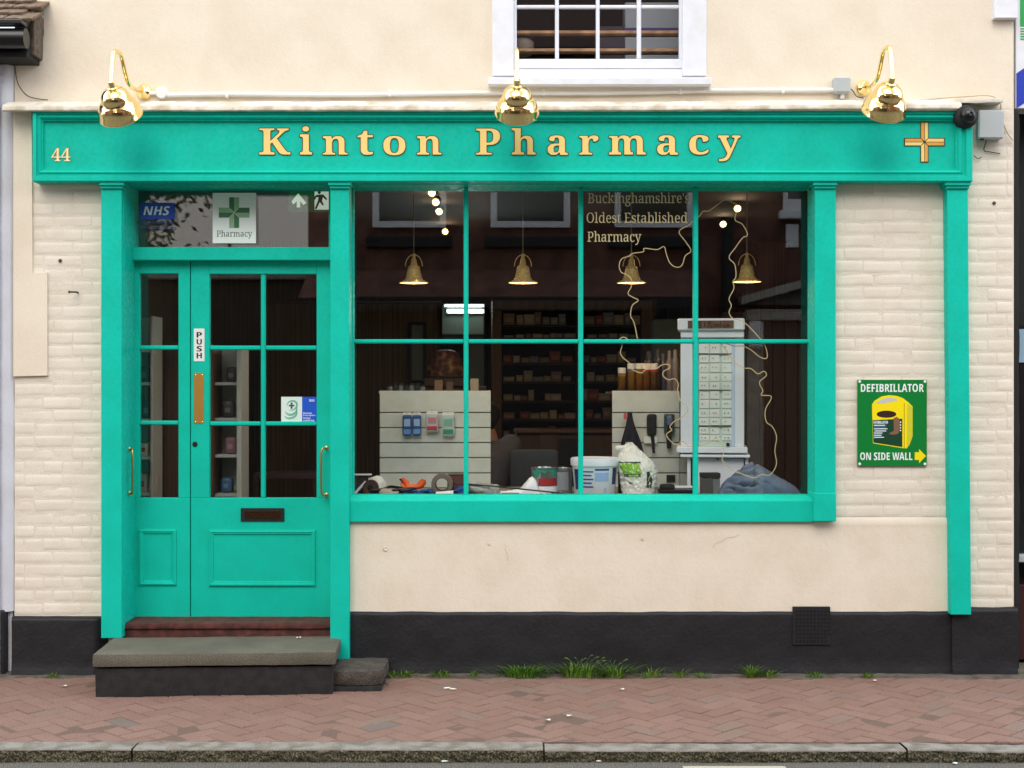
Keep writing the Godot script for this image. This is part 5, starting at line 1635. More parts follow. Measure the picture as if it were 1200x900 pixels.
func slat_panels() -> void:
	var z := -0.95
	var rows := [458.0, 484.3, 502.0, 519.6, 537.2, 555.0, 572.6, 592.0]
	for side in 2:
		var x0 := 445.0 if side == 0 else 717.5
		var x1 := 575.0 if side == 0 else 796.5
		var t := thing("slatwall_panel", "white grooved slatwall panel with four packets hung on it" if side == 0 else "white grooved slatwall panel half hidden behind the white display cabinet", "display panel", Vector3(mx((x0 + x1) / 2, z), 1.02, z), "slatwall panels behind the shop window")
		var o := t.position
		put(t, "backboard", bx(Vector3(mx(x0, z) - o.x, 0.0, -0.03), Vector3(mx(x1, z) - o.x, my(458, z) - o.y, -0.012)), mt("groove", Color(0.50, 0.51, 0.49), 0.7))
		for k in 7:
			put(t, "slat", bx(Vector3(mx(x0, z) - o.x, maxf(my(rows[k + 1] - 1.3, z) - o.y, 0.001), -0.012), Vector3(mx(x1, z) - o.x, my(rows[k], z) - o.y, 0.0), 0.0025), M.slat)
		if side == 1:
			for k in [4, 5, 6]:
				put(t, "slat", bx(Vector3(mx(x1, z) - o.x, maxf(my(rows[k + 1] - 1.3, z) - o.y, 0.001), -0.03), Vector3(mx(808, z) - o.x, my(rows[k], z) - o.y, -0.012), 0.0025), M.slat)
			put(t, "socket", bx(Vector3(mx(781, z) - o.x, my(565, z) - o.y, 0.0), Vector3(mx(791, z) - o.x, my(556.5, z) - o.y, 0.012), 0.002), M.black_matt)
	# hanging packets
	var zp := -0.915
	for q in [["blue packet hung on the slatwall panel, the one nearer the door", 471.8, 482.6, 486, 511, Color(0.12, 0.30, 0.55), Color(0.35, 0.55, 0.78)], ["blue packet hung on the slatwall panel beside a red and white one", 483.4, 493.6, 486, 510.5, Color(0.12, 0.32, 0.58), Color(0.40, 0.60, 0.80)],
		["red and white packet hung on the slatwall panel", 499.2, 513.6, 484.6, 506, Color(0.72, 0.74, 0.78), Color(0.70, 0.25, 0.25)], ["green and white packet hung on the slatwall panel", 517.8, 532.6, 485.6, 511, Color(0.70, 0.78, 0.76), Color(0.20, 0.55, 0.42)]]:
		var c := mp((q[1] + q[2]) / 2, q[3], zp)
		var t := thing("packet", q[0], "packet", c, "packets hung on the slatwall panel")
		var w := (mx(q[2], zp) - mx(q[1], zp)) / 2
		var h := my(q[3], zp) - my(q[4], zp)
		put(t, "bag", Mb.new().stone(Vector3(-w, -h, -0.012), Vector3(w, 0, 0.012), 0.012, 0.010, 0.003, wob), plain(q[5], 0.35))
		put(t, "print_band", bx(Vector3(-w * 0.8, -h * 0.92, 0.005), Vector3(w * 0.8, -h * 0.68, 0.0142), 0.002), plain(q[6], 0.4))
		put(t, "print_panel", bx(Vector3(-w * 0.7, -h * 0.55, 0.005), Vector3(w * 0.7, -h * 0.2, 0.0142), 0.002), plain((q[6] as Color).lerp(Color(0.85, 0.87, 0.9), 0.45), 0.4))
		put(t, "header", bx(Vector3(-w * 0.9, -0.002, -0.002), Vector3(w * 0.9, 0.014, 0.002), 0.001), M.card)
		put(t, "hook", Mb.new().tube([Vector3(0, 0.012, -0.03), Vector3(0, 0.012, 0.02), Vector3(0, 0.02, 0.03)], 0.0022, 6), M.grey_box)
	# brushes and other things on the second panel
	var br := thing("hair_brush", "black hair brush in its wrapper hung on the second slatwall panel", "brush", mp(764, 485, zp))
	put(br, "head", Mb.new().stone(Vector3(-0.032, -0.142, -0.02), Vector3(0.032, 0.0, 0.02), 0.012, 0.018, 0.006, wob), M.black_matt)
	put(br, "card", bx(Vector3(-0.052, -0.192, -0.012), Vector3(0.034, -0.146, -0.004), 0.002), M.card)
	put(br, "handle", Mb.new().tube([Vector3(0.0, -0.13, 0), Vector3(0.008, -0.19, 0), Vector3(0.012, -0.255, 0)], [0.013, 0.011, 0.008], 9), M.black_matt)
	var b2 := thing("hair_brush", "blue and black hair brush hung beside the white display cabinet", "brush", mp(784.5, 485, zp))
	put(b2, "card", Mb.new().stone(Vector3(-0.034, -0.135, -0.015), Vector3(0.034, 0.0, 0.006), 0.012, 0.008, 0.003, wob), mt("teal_dark", Color(0.17, 0.24, 0.26), 0.4))
	put(b2, "head", Mb.new().stone(Vector3(-0.018, -0.075, -0.004), Vector3(0.018, -0.012, 0.022), 0.010, 0.010, 0.003, wob), plain(Color(0.34, 0.42, 0.55), 0.3))
	put(b2, "handle", Mb.new().tube([Vector3(0.0, -0.07, 0.008), Vector3(-0.004, -0.15, 0.008), Vector3(-0.002, -0.225, 0.005)], [0.011, 0.018, 0.015], 10), M.black_matt)
	# dark garment
	var um := thing("dark_cloth", "dark navy cloth hung over the second slatwall panel behind the white sack", "cloth", mp(738, 484, -0.90))
	var cf := func(u: float, v: float) -> Vector3:
		var wl := lerpf(0.016, 0.075, smoothstep(0.0, 0.55, v)) + 0.03 * smoothstep(0.5, 1.0, v)
		var a := lerpf(-PI * 0.5, PI * 0.5, u)
		var fold := 0.010 * sin(u * 23.0 + v * 3.0) * smoothstep(0.1, 0.5, v)
		return Vector3(sin(a) * (wl + fold * 0.3) + 0.035 * v * v + 0.012 * v, -0.47 * v + 0.008 * cos(a) * (1 - v), cos(a) * (0.03 + 0.02 * v) + fold)
	put(um, "fabric", Mb.new().sheet(48, 30, cf, Vector3.BACK), M.cloth_navy)
	put(um, "tag", bx(Vector3(-0.040, -0.040, -0.01), Vector3(-0.020, -0.002, 0.012), 0.003), plain(Color(0.85, 0.35, 0.35), 0.5))
	# shelf of bottles above it
	var zs := -1.12
	var shf := thing("wall_shelf", "narrow dark shelf behind the second slatwall panel, crowded with bottles", "shelf", Vector3(mx(757, zs), my(459, zs), zs))
	put(shf, "board", bx(Vector3(-0.26, -0.02, -0.14), Vector3(0.27, 0.0, 0.10), 0.003), M.dark_wood)
	for s in [-1, 1]: put(shf, "bracket", bx(Vector3(s * 0.2 - 0.01, -0.30, -0.14), Vector3(s * 0.2 + 0.01, -0.02, 0.0), 0.003), M.dark_wood)
	var by: float = shf.position.y + 0.001
	var bot := [
		[728.5, 431, 14, Color(0.50, 0.36, 0.15), Color(0.82, 0.84, 0.86), "gold bottle with a short white cap, first in the row"], [739.5, 426, 13.5, Color(0.54, 0.38, 0.14), Color(0.80, 0.82, 0.84), "gold bottle second in the row, grey collar under its cap"],
		[748.8, 426, 13.5, Color(0.50, 0.34, 0.10), Color(0.88, 0.88, 0.86), "gold bottle in the middle of the row with a white cap"], [757, 426, 13, Color(0.46, 0.30, 0.10), Color(0.88, 0.86, 0.84), "gold bottle with a red band under its white cap, nearer the middle"], [766, 426, 13, Color(0.42, 0.28, 0.10), Color(0.86, 0.84, 0.82), "gold bottle with a red band, last in the row"]]
	for k in bot.size():
		var q: Array = bot[k]
		var x := mx(q[0], zs)
		var H := my(q[1], zs) - by
		var t := thing("bottle", q[5], "bottle", Vector3(x, by, zs + 0.02), "gold bottles on the shelf")
		var rr := 0.0275
		put(t, "body", Mb.new().lathe([Vector2(0.0, 0.0), Vector2(rr - 0.003, 0.0), Vector2(rr, 0.004), Vector2(rr, H - 0.06), Vector2(rr - 0.002, H - 0.05)], 22), mt("gold %d" % k, q[3], 0.25, {"metal": 0.65}))
		put(t, "collar", Mb.new().lathe([Vector2(rr - 0.002, H - 0.058), Vector2(rr, H - 0.056), Vector2(rr, H - 0.036), Vector2(0.02, H - 0.034)], 22), plain(Color(0.62, 0.14, 0.10) if k > 2 else (Color(0.35, 0.35, 0.38) if k == 1 else Color(0.5, 0.36, 0.16)), 0.4))
		put(t, "cap", Mb.new().lathe([Vector2(rr - 0.001, H - 0.036), Vector2(rr - 0.001, H - 0.003), Vector2(rr - 0.004, H), Vector2(0.0, H)], 22), plain(q[4], 0.4))
	var tall := [[761, 411, 0.030, Color(0.12, 0.10, 0.16), "tall dark purple bottle at the back of the shelf"], [771.5, 409, 0.026, Color(0.13, 0.10, 0.15), "second tall dark bottle at the back of the shelf, pink stripe"], [777, 414, 0.018, Color(0.28, 0.28, 0.34), "slim grey bottle at the back of the shelf"], [784.5, 410.5, 0.020, Color(0.46, 0.44, 0.46), "silver bottle at the end of the shelf, the shorter one"], [791.2, 409.5, 0.022, Color(0.50, 0.48, 0.49), "silver bottle standing last on the shelf by the cabinet"]]
	for q in tall:
		var x := mx(q[0], zs - 0.07)
		var H: float = my(q[1], zs - 0.07) - by
		var t := thing("bottle", q[4], "bottle", Vector3(x, by, zs - 0.07), "tall bottles at the back of the shelf")
		put(t, "body", Mb.new().lathe([Vector2(0.0, 0.0), Vector2(q[2], 0.0), Vector2(q[2], H * 0.72), Vector2(q[2] * 0.8, H * 0.78), Vector2(q[2] * 0.62, H * 0.80)], 20), plain(q[3], 0.3))
		put(t, "cap", Mb.new().lathe([Vector2(q[2] * 0.6, H * 0.80), Vector2(q[2] * 0.55, H * 0.98), Vector2(0, H)], 18), plain((q[3] as Color).lightened(0.12), 0.35))

func display_cabinet() -> void:
	var z := -0.55
	var zb := -0.85
	var t := thing("display_cabinet", "white display cabinet of small earring cards with a wooden nameplate on top", "display cabinet", Vector3(mx(835, z), 1.02, z))
	var o := t.position
	t.rotation.y = -0.13
	var add := func(called: String, x0: float, y0: float, x1: float, y1: float, d0: float, d1: float, mat: Material, ch := 0.004, parent: Node = t) -> MeshInstance3D:
		var m := rb(x0, y0, x1, y1, d0, d1, ch)
		for i in m.v.size(): m.v[i] -= o
		return put(parent, called, m, mat)
	add.call("crown", 795.5, 373, 873.6, 387.2, zb, z + 0.05, M.cabinet_white, 0.008)
	add.call("crown_step", 798.5, 387.6, 872.2, 395.6, zb, z + 0.025, M.cabinet_white, 0.004)
	add.call("stile", 797.8, 396, 812.6, 524, zb, z, M.cabinet_white)
	add.call("stile", 860.5, 396, 871.8, 524, zb, z, M.cabinet_white)
	add.call("glass_strip", 812.6, 396, 818.4, 524, zb, z - 0.012, mt("strip_blue", Color(0.74, 0.82, 0.90), 0.15))
	add.call("glass_strip", 856.4, 396, 860.5, 524, zb, z - 0.012, M["strip_blue"])
	var bd: MeshInstance3D = add.call("card_board", 818.4, 396, 856.4, 524, zb, z - 0.018, mt("board_pale", Color(0.76, 0.82, 0.79), 0.6))
	var np: MeshInstance3D = add.call("nameplate", 807.6, 375.6, 861, 384.8, z, z + 0.056, mt("plaque_wood", Color(0.45, 0.30, 0.20), 0.5, {"tex": "wood", "stretch": Vector3(1.0, 9.0, 9.0)}), 0.002)
	add.call("nameplate_end", 819.5, 375.6, 823.6, 384.8, z, z + 0.0566, mt("plaque_dark", Color(0.20, 0.17, 0.14), 0.6), 0.001, np)
	# script on the nameplate, too small in the photograph to read
	var zz := z + 0.057
	var scr := Mb.new()
	for run in [[[827, 378], [827.4, 383], [828, 381]], [[831, 383], [832, 377.6], [834.4, 377], [833, 380], [836, 383.4]], [[838, 382.6], [839.6, 379.6], [841, 382.8], [842.4, 379.4], [844, 382.8]], [[846, 377], [845, 383], [847.6, 380.6], [849.6, 383]], [[851, 380.4], [850.6, 383], [853, 382], [854.6, 379.6], [855, 383], [857.6, 380.6]]]:
		var pts := []
		for q in run: pts.append(Vector2(mx(q[0], zz), my(q[1], zz)))
		ribbon(scr, pts, 0.005, zz)
	for i in scr.v.size(): scr.v[i] -= o
	put(np, "script", scr, M.black_matt)
	var r := RandomNumberGenerator.new()
	r.seed = 55
	var rows := [401.0, 415.5, 426.0, 437.6, 448.0, 457.8, 468.6, 479.8, 490.0, 500.0, 510.0, 518.0]
	for j in rows.size() - 1:
		for i in 3:
			var x0: float = 819.0 + i * 12.6 + (1.2 if i > 1 else 0.0)
			var y0: float = rows[j] + r.randf_range(-0.4, 0.6)
			var y1: float = rows[j + 1] - r.randf_range(1.0, 1.8)
			var zc := z - 0.018
			var cd: MeshInstance3D = add.call("earring_card", x0 + r.randf_range(0, 0.8), y0, x0 + 11.4, y1, zc, zc + r.randf_range(0.004, 0.012), M.card, 0.0008, bd)
			var ear := Mb.new()
			for s in [-1.0, 1.0]:
				var c := mp(x0 + 5.6 + s * r.randf_range(1.2, 2.2), lerpf(y0, y1, 0.45), zc + 0.016) - o
				if r.randf() < 0.75: ear.box(c - Vector3(0.0025, 0.0025 * r.randf_range(0.6, 2.0), 0.006), c + Vector3(0.0025, 0.003, 0.003), 0.001)
			if ear.v.size(): put(cd, "earrings", ear, M.black_matt, "", "stuff")
		if j in [0, 5, 8]:
			pass
	for py in [415.0, 457.2, 499.4]:
		for i in 2:
			add.call("shelf_edge", 819 + i * 13.0, py - 0.7, 831 + i * 25.0, py + 0.3, z - 0.018, z - 0.002, mt("shelf_grey", Color(0.35, 0.37, 0.37), 0.6), 0.0)
	add.call("base", 793.6, 524, 876.4, 531, zb, z + 0.03, M.cabinet_white, 0.005)
	add.call("key_knob", 852, 519, 856, 523, z, z + 0.04, M.black_matt, 0.004)
	add.call("plinth_top", 798.6, 533, 879.6, 536.2, zb, z + 0.05, M.cabinet_white, 0.003)
	add.call("plinth_side", 805.6, 536.2, 810, 588, zb, z + 0.01, M.cabinet_white, 0.003)
	add.call("plinth_door", 812, 537, 871.4, 588, zb, z, M.cabinet_white, 0.003)
	add.call("plinth_side", 873, 536.2, 876.8, 588, zb, z + 0.01, M.cabinet_white, 0.003)
	add.call("lock", 840, 537, 842, 539, z, z + 0.006, M.black_matt, 0.001)

func lathe_thing(p: Node3D, called: String, prof: Array, mat: Material, from := 0.0, to := TAU, seg := 36) -> MeshInstance3D:
	return put(p, called, Mb.new().lathe(prof, seg, from, to), mat)

func window_clutter() -> void:
	var sy := 1.021
	# white plaster bucket
	var z := -0.42
	var bk := thing("bucket", "white lidded plastic bucket with a blue printed label", "bucket", Vector3(mx(697, z), sy, z))
	var H := my(536, z) - sy
	lathe_thing(bk, "tub", [Vector2(0.0, 0.0), Vector2(0.121, 0.0), Vector2(0.124, 0.004), Vector2(0.138, H - 0.05), Vector2(0.1385, H - 0.045)], M.cabinet_white)
	lathe_thing(bk, "lid", [Vector2(0.138, H - 0.050), Vector2(0.1475, H - 0.048), Vector2(0.150, H - 0.010), Vector2(0.146, H - 0.002), Vector2(0.139, H), Vector2(0.134, H - 0.006), Vector2(0.0, H - 0.006)], M.cabinet_white)
	var at := func(t: float) -> float: return lerpf(0.1245, 0.1385, t) 
	var Hb := H - 0.05
	var blue := plain(Color(0.22, 0.33, 0.62), 0.4)
	var pale := plain(Color(0.62, 0.73, 0.90), 0.4)
	var navy := plain(Color(0.13, 0.15, 0.42), 0.4)
	var patch := func(called: String, a0: float, a1: float, t0: float, t1: float, mat: Material) -> void:
		lathe_thing(bk, called, [Vector2(at.call(t0) + 0.0008, Hb * t0), Vector2(at.call(t1) + 0.0008, Hb * t1)], mat, PI / 2 - a1, PI / 2 - a0, 14)
	patch.call("label_panel", -0.05, 0.62, 0.50, 0.80, pale)
	patch.call("label_line", -0.05, 0.62, 0.86, 0.93, blue)
	for k in 5: patch.call("label_line", -0.72, -0.12 - 0.08 * (k % 2), 0.28 + k * 0.13, 0.33 + k * 0.13, blue)
	patch.call("label_block", -1.2, -0.86, 0.2, 0.9, navy)
	patch.call("label_block", 0.86, 1.22, 0.38, 0.95, navy)
	patch.call("label_mark", 0.40, 0.52, 0.12, 0.26, pale)
	# paint tins
	var steel := mt("tin_steel", Color(0.62, 0.63, 0.63), 0.35, {"metal": 0.8, "rtex": "scuff", "scale": 6.0})
	var z2 := -0.50
	var tn := thing("paint_tin", "paint tin streaked with green, a red and white label", "paint tin", Vector3(mx(638, z2), sy, z2), "paint tins in the window")
	var h2 := my(547.5, z2) - sy
	var r2 := 0.083
	lathe_thing(tn, "can", [Vector2(0.0, 0.0), Vector2(r2, 0.0), Vector2(r2 + 0.002, 0.004), Vector2(r2, 0.01), Vector2(r2, h2 - 0.012), Vector2(r2 + 0.003, h2 - 0.008), Vector2(r2 + 0.003, h2), Vector2(r2 - 0.006, h2), Vector2(r2 - 0.008, h2 - 0.008), Vector2(0.0, h2 - 0.008)], steel)
	lathe_thing(tn, "label_band", [Vector2(r2 + 0.0012, h2 * 0.05), Vector2(r2 + 0.0012, h2 * 0.30)], M.cabinet_white, PI / 2 - 1.3, PI / 2 + 1.3)
	lathe_thing(tn, "label_band", [Vector2(r2 + 0.0012, h2 * 0.32), Vector2(r2 + 0.0012, h2 * 0.60)], plain(Color(0.62, 0.16, 0.17), 0.4), PI / 2 - 1.1, PI / 2 + 0.45)
	var drip := func(u: float, v: float) -> Vector3:
		var a := lerpf(PI / 2 - 1.35, PI / 2 + 1.0, u)
		var low := 0.22 + 0.10 * sin(u * 9.0) + 0.07 * sin(u * 23.0 + 1.0)
		var y := lerpf(h2 * (1.0 - low) , h2 - 0.013, v)
		return Vector3(cos(a) * (r2 + 0.0014), y, sin(a) * (r2 + 0.0014))
	put(tn, "paint_drips", Mb.new().sheet(44, 4, drip, Vector3.BACK), plain(Color(0.15, 0.56, 0.46), 0.35))
	var z3 := -0.52
	var t3 := thing("paint_tin", "plain grey metal tin standing against the white bucket", "paint tin", Vector3(mx(659, z3), sy, z3), "paint tins in the window")
	var h3 := my(548, z3) - sy
	lathe_thing(t3, "can", [Vector2(0.0, 0.0), Vector2(0.062, 0.0), Vector2(0.064, 0.004), Vector2(0.062, 0.01), Vector2(0.062, h3 - 0.012), Vector2(0.065, h3 - 0.008), Vector2(0.065, h3), Vector2(0.058, h3), Vector2(0.056, h3 - 0.008), Vector2(0.0, h3 - 0.008)], steel)
	lathe_thing(t3, "label_band", [Vector2(0.0632, h3 * 0.15), Vector2(0.0632, h3 * 0.85)], plain(Color(0.55, 0.57, 0.60), 0.45), PI / 2 - 0.6, PI / 2 + 1.2)
	# white sack with green print
	var z4 := -0.40
	var sk := thing("plaster_sack", "half empty crumpled white sack with green print", "sack", Vector3(mx(748, z4), sy, z4))
	var hs := my(520, z4) - sy
	var nz := FastNoiseLite.new()
	nz.seed = 61
	nz.frequency = 5.5
	nz.fractal_octaves = 3
	nz.fractal_type = FastNoiseLite.FRACTAL_RIDGED
	var sack := func(a: float, v: float, off: float) -> Vector3:
		var w := 0.104
		if v < 0.5: w = lerpf(0.098, 0.116, v / 0.5)
		else: w = lerpf(0.116, 0.012, pow((v - 0.5) / 0.5, 1.7))
		var lean := -0.055 * smoothstep(0.35, 1.0, v)
		var c := nz.get_noise_3d(cos(a) * 0.5, v * 1.3, sin(a) * 0.5)
		w += (c - 0.35) * 0.020 * smoothstep(0.0, 0.2, v) * (1.0 - 0.5 * v) + off
		return Vector3(cos(a) * w + lean, hs * v * (1.0 + 0.05 * c * v), sin(a) * w * 0.62)
	var front := func(a0: float, a1: float, v0: float, v1: float, off: float, nu: int, nv: int) -> Mb:
		return Mb.new().sheet(nu, nv, func(u: float, v: float) -> Vector3: return sack.call(PI / 2 - lerpf(a0, a1, u), lerpf(v0, v1, v), off), Vector3.BACK)
	put(sk, "bag", front.call(-PI, PI, 0.0, 1.0, 0.0, 96, 44), M.sack)
	var lime := plain(Color(0.55, 0.76, 0.20), 0.4)
	var dkg := plain(Color(0.13, 0.24, 0.13), 0.45)
	put(sk, "green_print", front.call(-1.1, 0.15, 0.42, 0.62, 0.0015, 24, 8), lime)
	put(sk, "dark_print", front.call(-1.12, 0.3, 0.625, 0.645, 0.0022, 24, 2), dkg)
	put(sk, "dark_print", front.call(-0.9, 0.1, 0.36, 0.415, 0.0022, 20, 3), dkg)
	put(sk, "green_print", front.call(-0.6, -0.05, 0.365, 0.405, 0.0028, 12, 3), lime)
	put(sk, "dark_print", front.call(0.42, 0.60, 0.14, 0.46, 0.0022, 6, 14), dkg)
	put(sk, "dark_print", front.call(0.66, 0.78, 0.14, 0.36, 0.0022, 4, 10), dkg)
	put(sk, "dark_print", front.call(-0.62, -0.35, 0.22, 0.26, 0.0022, 8, 2), plain(Color(0.4, 0.42, 0.42), 0.5))
	var ear := Mb.new().stone(Vector3(-0.150, hs * 0.86, -0.02), Vector3(-0.085, hs * 0.97, 0.02), 0.01, 0.016, 0.012, wob)
	put(sk, "tied_corner", ear, M.sack)
	# folded denim
	var z5 := -0.36
	var dn := thing("denim_cloth", "crumpled heap of faded blue denim cloth at the end of the window", "cloth", Vector3(mx(890, z5), sy, z5))
	var x0 := mx(842, z5) - dn.position.x
	var x1 := mx(938, z5) - dn.position.x
	var n2 := FastNoiseLite.new()
	n2.seed = 8
	n2.frequency = 1.0
	n2.fractal_octaves = 2
	var cv := Curve.new()
	for k in [[0.0, 0.022], [0.08, 0.075], [0.22, 0.118], [0.34, 0.155], [0.43, 0.182], [0.52, 0.165], [0.68, 0.120], [0.84, 0.078], [0.95, 0.045], [1.0, 0.0]]:
		cv.add_point(Vector2(k[0], k[1] * 5.0))
	for k in cv.point_count:
		var l := maxi(k - 1, 0)
		var h := mini(k + 1, cv.point_count - 1)
		var sl: float = (cv.get_point_position(h).y - cv.get_point_position(l).y) / (cv.get_point_position(h).x - cv.get_point_position(l).x)
		cv.set_point_left_tangent(k, sl)
		cv.set_point_right_tangent(k, sl)
	var df := func(u: float, v: float) -> Vector3:
		var a := v * PI
		var h := cv.sample(u) / 5.0
		# layered arcs on the near half, long soft pleats down the far half
		var q := Vector2((u - 0.47) * 1.3, v - 0.62)
		var near := 1.0 - smoothstep(0.38, 0.46, u)
		var arcs := 1.0 - pow(1.0 - absf(sin(q.length() * 23.0 + 1.2 * n2.get_noise_2d(u * 4, v * 4))), 2.5) * 2.2
		var pleat := 1.0 - pow(1.0 - absf(sin((u * 0.5 + v * 1.2) * 7.0 + 1.0 * n2.get_noise_2d(u * 3 + 9, v * 3))), 3.0) * 1.6
		var fold := lerpf(pleat * 0.014, arcs * 0.038, near)
		var seam := -0.018 * exp(-pow((u - 0.43 - 0.10 * (v - 0.4)) / 0.018, 2.0))
		var x := lerpf(x0, x1, u)
		var bulge := 0.15 * (0.55 + 0.45 * sin(PI * clampf(u, 0.02, 0.98)))
		var out := Vector3(0, sin(a), cos(a))
		return Vector3(x, h * pow(sin(a), 0.7), cos(a) * bulge) + out * (fold + seam) * sin(PI * clampf(u * 1.04, 0, 1)) * smoothstep(0.0, 0.12, v)
	put(dn, "fabric", Mb.new().sheet(110, 56, df, Vector3.UP), M.denim)
	put(dn, "seam", Mb.new().sheet(40, 2, func(u: float, v: float) -> Vector3:
		var p: Vector3 = df.call(lerpf(0.40, 0.56, u), 0.27 + 0.22 * u + v * 0.015)
		return p + Vector3(0, 0.002, 0.002), Vector3.UP), plain(Color(0.42, 0.48, 0.55), 0.9))
	# dark box and tray
	var z6 := -0.38
	var gb := thing("box", "small grey and black open box beside the denim heap", "box", Vector3(mx(833, z6), sy, z6))
	var hb := my(554, z6) - sy
	put(gb, "shell", bx(Vector3(-0.062, 0, -0.05), Vector3(0.006, hb - 0.03, 0.04), 0.003), plain(Color(0.27, 0.28, 0.28), 0.5))
	put(gb, "side", bx(Vector3(0.007, 0, -0.05), Vector3(0.052, hb - 0.03, 0.03), 0.003), plain(Color(0.42, 0.46, 0.46), 0.5))
	put(gb, "lid", bx(Vector3(-0.064, hb - 0.029, -0.052), Vector3(0.054, hb, 0.042), 0.003), M.black_matt)
	var tr := thing("tray", "low black tray lying between the white sack and the display cabinet", "tray", Vector3(mx(792, z6), sy, z6))
	put(tr, "body", Mb.new().stone(Vector3(-0.105, 0, -0.08), Vector3(0.105, 0.038, 0.06), 0.02, 0.008, 0.004, wob), M.black_plastic)
	put(tr, "handle", Mb.new().stone(Vector3(-0.10, 0.030, -0.03), Vector3(-0.01, 0.068, 0.03), 0.012, 0.014, 0.008, wob), M.black_matt)
	put(tr, "white_edge", bx(Vector3(-0.01, 0.038, -0.08), Vector3(0.11, 0.052, -0.03), 0.003), M.cabinet_white)
	# left part of the window: tools and rubbish
	var z7 := -0.36
	var P := func(px: float, py: float) -> Vector3: return mp(px, py, z7)
	var fr := thing("picture_frame", "dark brown board with a white top edge at the door end of the window", "board", Vector3(mx(424, z7), sy, z7))
	put(fr, "board", bx(Vector3(-0.06, 0, -0.06), Vector3(0.035, 0.118, -0.04), 0.003), plain(Color(0.20, 0.12, 0.09), 0.6))
	put(fr, "top_edge", bx(Vector3(-0.06, 0.118, -0.062), Vector3(0.055, 0.128, -0.02), 0.003), M.cabinet_white)
	put(fr, "strip", Mb.new().tube([Vector3(-0.048, 0.004, 0.0), Vector3(0.022, 0.080, -0.03)], 0.009, 8), M.cabinet_white)
	var pp := thing("crumpled_paper", "crumpled white paper behind the brown cardboard roll", "paper", Vector3(mx(440, z7 - 0.1), sy, z7 - 0.1))
	put(pp, "paper", Mb.new().stone(Vector3(-0.085, 0, -0.05), Vector3(0.05, 0.105, 0.04), 0.014, 0.03, 0.045, wob), M.card)
	var roll := thing("cardboard_roll", "brown cardboard roll lying end on among the tools", "roll", Vector3(mx(434, z7), sy + 0.045, z7))
	var rm := Mb.new()
	rm.xf = Transform3D(Basis.from_euler(Vector3(PI / 2, 0, 0)), Vector3.ZERO)
	rm.lathe([Vector2(0.017, 0.0), Vector2(0.044, 0.0), Vector2(0.046, 0.004), Vector2(0.046, -0.12)].map(func(q): return Vector2(q.x, q.y)), 30)
	put(roll, "tube", rm, plain(Color(0.30, 0.19, 0.15), 0.8))
	var rh := Mb.new()
	rh.xf = rm.xf
	rh.lathe([Vector2(0.017, -0.10), Vector2(0.017, 0.0005)], 24)
	put(roll, "bore", flip(rh), M.black_matt)
	var ca := thing("cable", "heap of black cable among the tools by the cardboard roll", "cable", Vector3(mx(462, z7), sy, z7))
	var r := RandomNumberGenerator.new()
	r.seed = 4
	var pts := []
	for k in 90:
		var a := k * 0.42
		pts.append(Vector3(0.125 * sin(a * 0.53 + 0.4) + 0.02 * sin(a * 2.1), 0.014 + 0.035 * (0.5 + 0.5 * sin(a * 0.9)) * exp(-pow(sin(a * 0.27), 2.0)), 0.07 * cos(a * 0.71)))
	put(ca, "strand", Mb.new().tube(pts, 0.0085, 7), M.black_plastic)
	var wr := thing("white_wrapper", "crumpled pale wrapper lying in front of the black cable", "paper", Vector3(mx(455, z7 + 0.06), sy, z7 + 0.06))
	put(wr, "paper", Mb.new().stone(Vector3(-0.06, 0, -0.02), Vector3(0.06, 0.045, 0.02), 0.01, 0.018, 0.03, wob), plain(Color(0.66, 0.62, 0.56), 0.6))
	var cl := thing("clamp", "bright orange plastic spring clamp", "clamp", Vector3(mx(482, z7), sy, z7))
	var orange := plain(Color(0.90, 0.36, 0.08), 0.4)
	put(cl, "jaw", Mb.new().tube([Vector3(-0.055, 0.105, 0), Vector3(-0.03, 0.075, 0), Vector3(-0.02, 0.045, 0.01)], [0.010, 0.020, 0.016], 10), orange)
	put(cl, "jaw", Mb.new().tube([Vector3(-0.065, 0.075, 0), Vector3(-0.045, 0.05, 0.005), Vector3(0.0, 0.05, 0.01), Vector3(0.04, 0.052, 0)], [0.006, 0.012, 0.018, 0.015], 10), orange)
	put(cl, "grip", Mb.new().tube([Vector3(0.035, 0.05, 0), Vector3(0.058, 0.062, 0), Vector3(0.075, 0.085, 0), Vector3(0.08, 0.095, 0)], [0.016, 0.023, 0.020, 0.010], 12), orange)
	put(cl, "tip", Mb.new().tube([Vector3(-0.07, 0.10, 0), Vector3(-0.05, 0.075, 0)], 0.006, 8), M.black_plastic)
	for q in [["crumpled blue cloth glove under the orange clamp", 490, 0.10, 0.030, 71], ["small bunch of blue cloth beside the tape roll, behind the glazing bar", 541, 0.05, 0.045, 72]]:
		var t := thing("blue_cloth", q[0], "cloth", Vector3(mx(q[1], z7), sy, z7 + 0.03), "blue cloths in the window")
		var nb := FastNoiseLite.new()
		nb.seed = q[4]
		nb.frequency = 0.16
		nb.fractal_octaves = 3
		put(t, "fabric", Mb.new().stone(Vector3(-q[2], 0, -0.04), Vector3(q[2], q[3], 0.035), 0.008, 0.014, 0.035, nb), mt("cloth_blue", Color(0.13, 0.33, 0.60), 0.9, {"tex": "stain", "scale": 9.0}))
	var tp := thing("tape_roll", "large roll of brown parcel tape standing on edge", "tape roll", Vector3(mx(518, z7), sy + 0.066, z7 - 0.02))
	var tm := Mb.new()
	tm.xf = Transform3D(Basis.from_euler(Vector3(PI / 2, 0.0, 0)), Vector3.ZERO)
	tm.lathe([Vector2(0.040, 0.025), Vector2(0.064, 0.025), Vector2(0.066, 0.023), Vector2(0.066, -0.025), Vector2(0.040, -0.025)], 36)
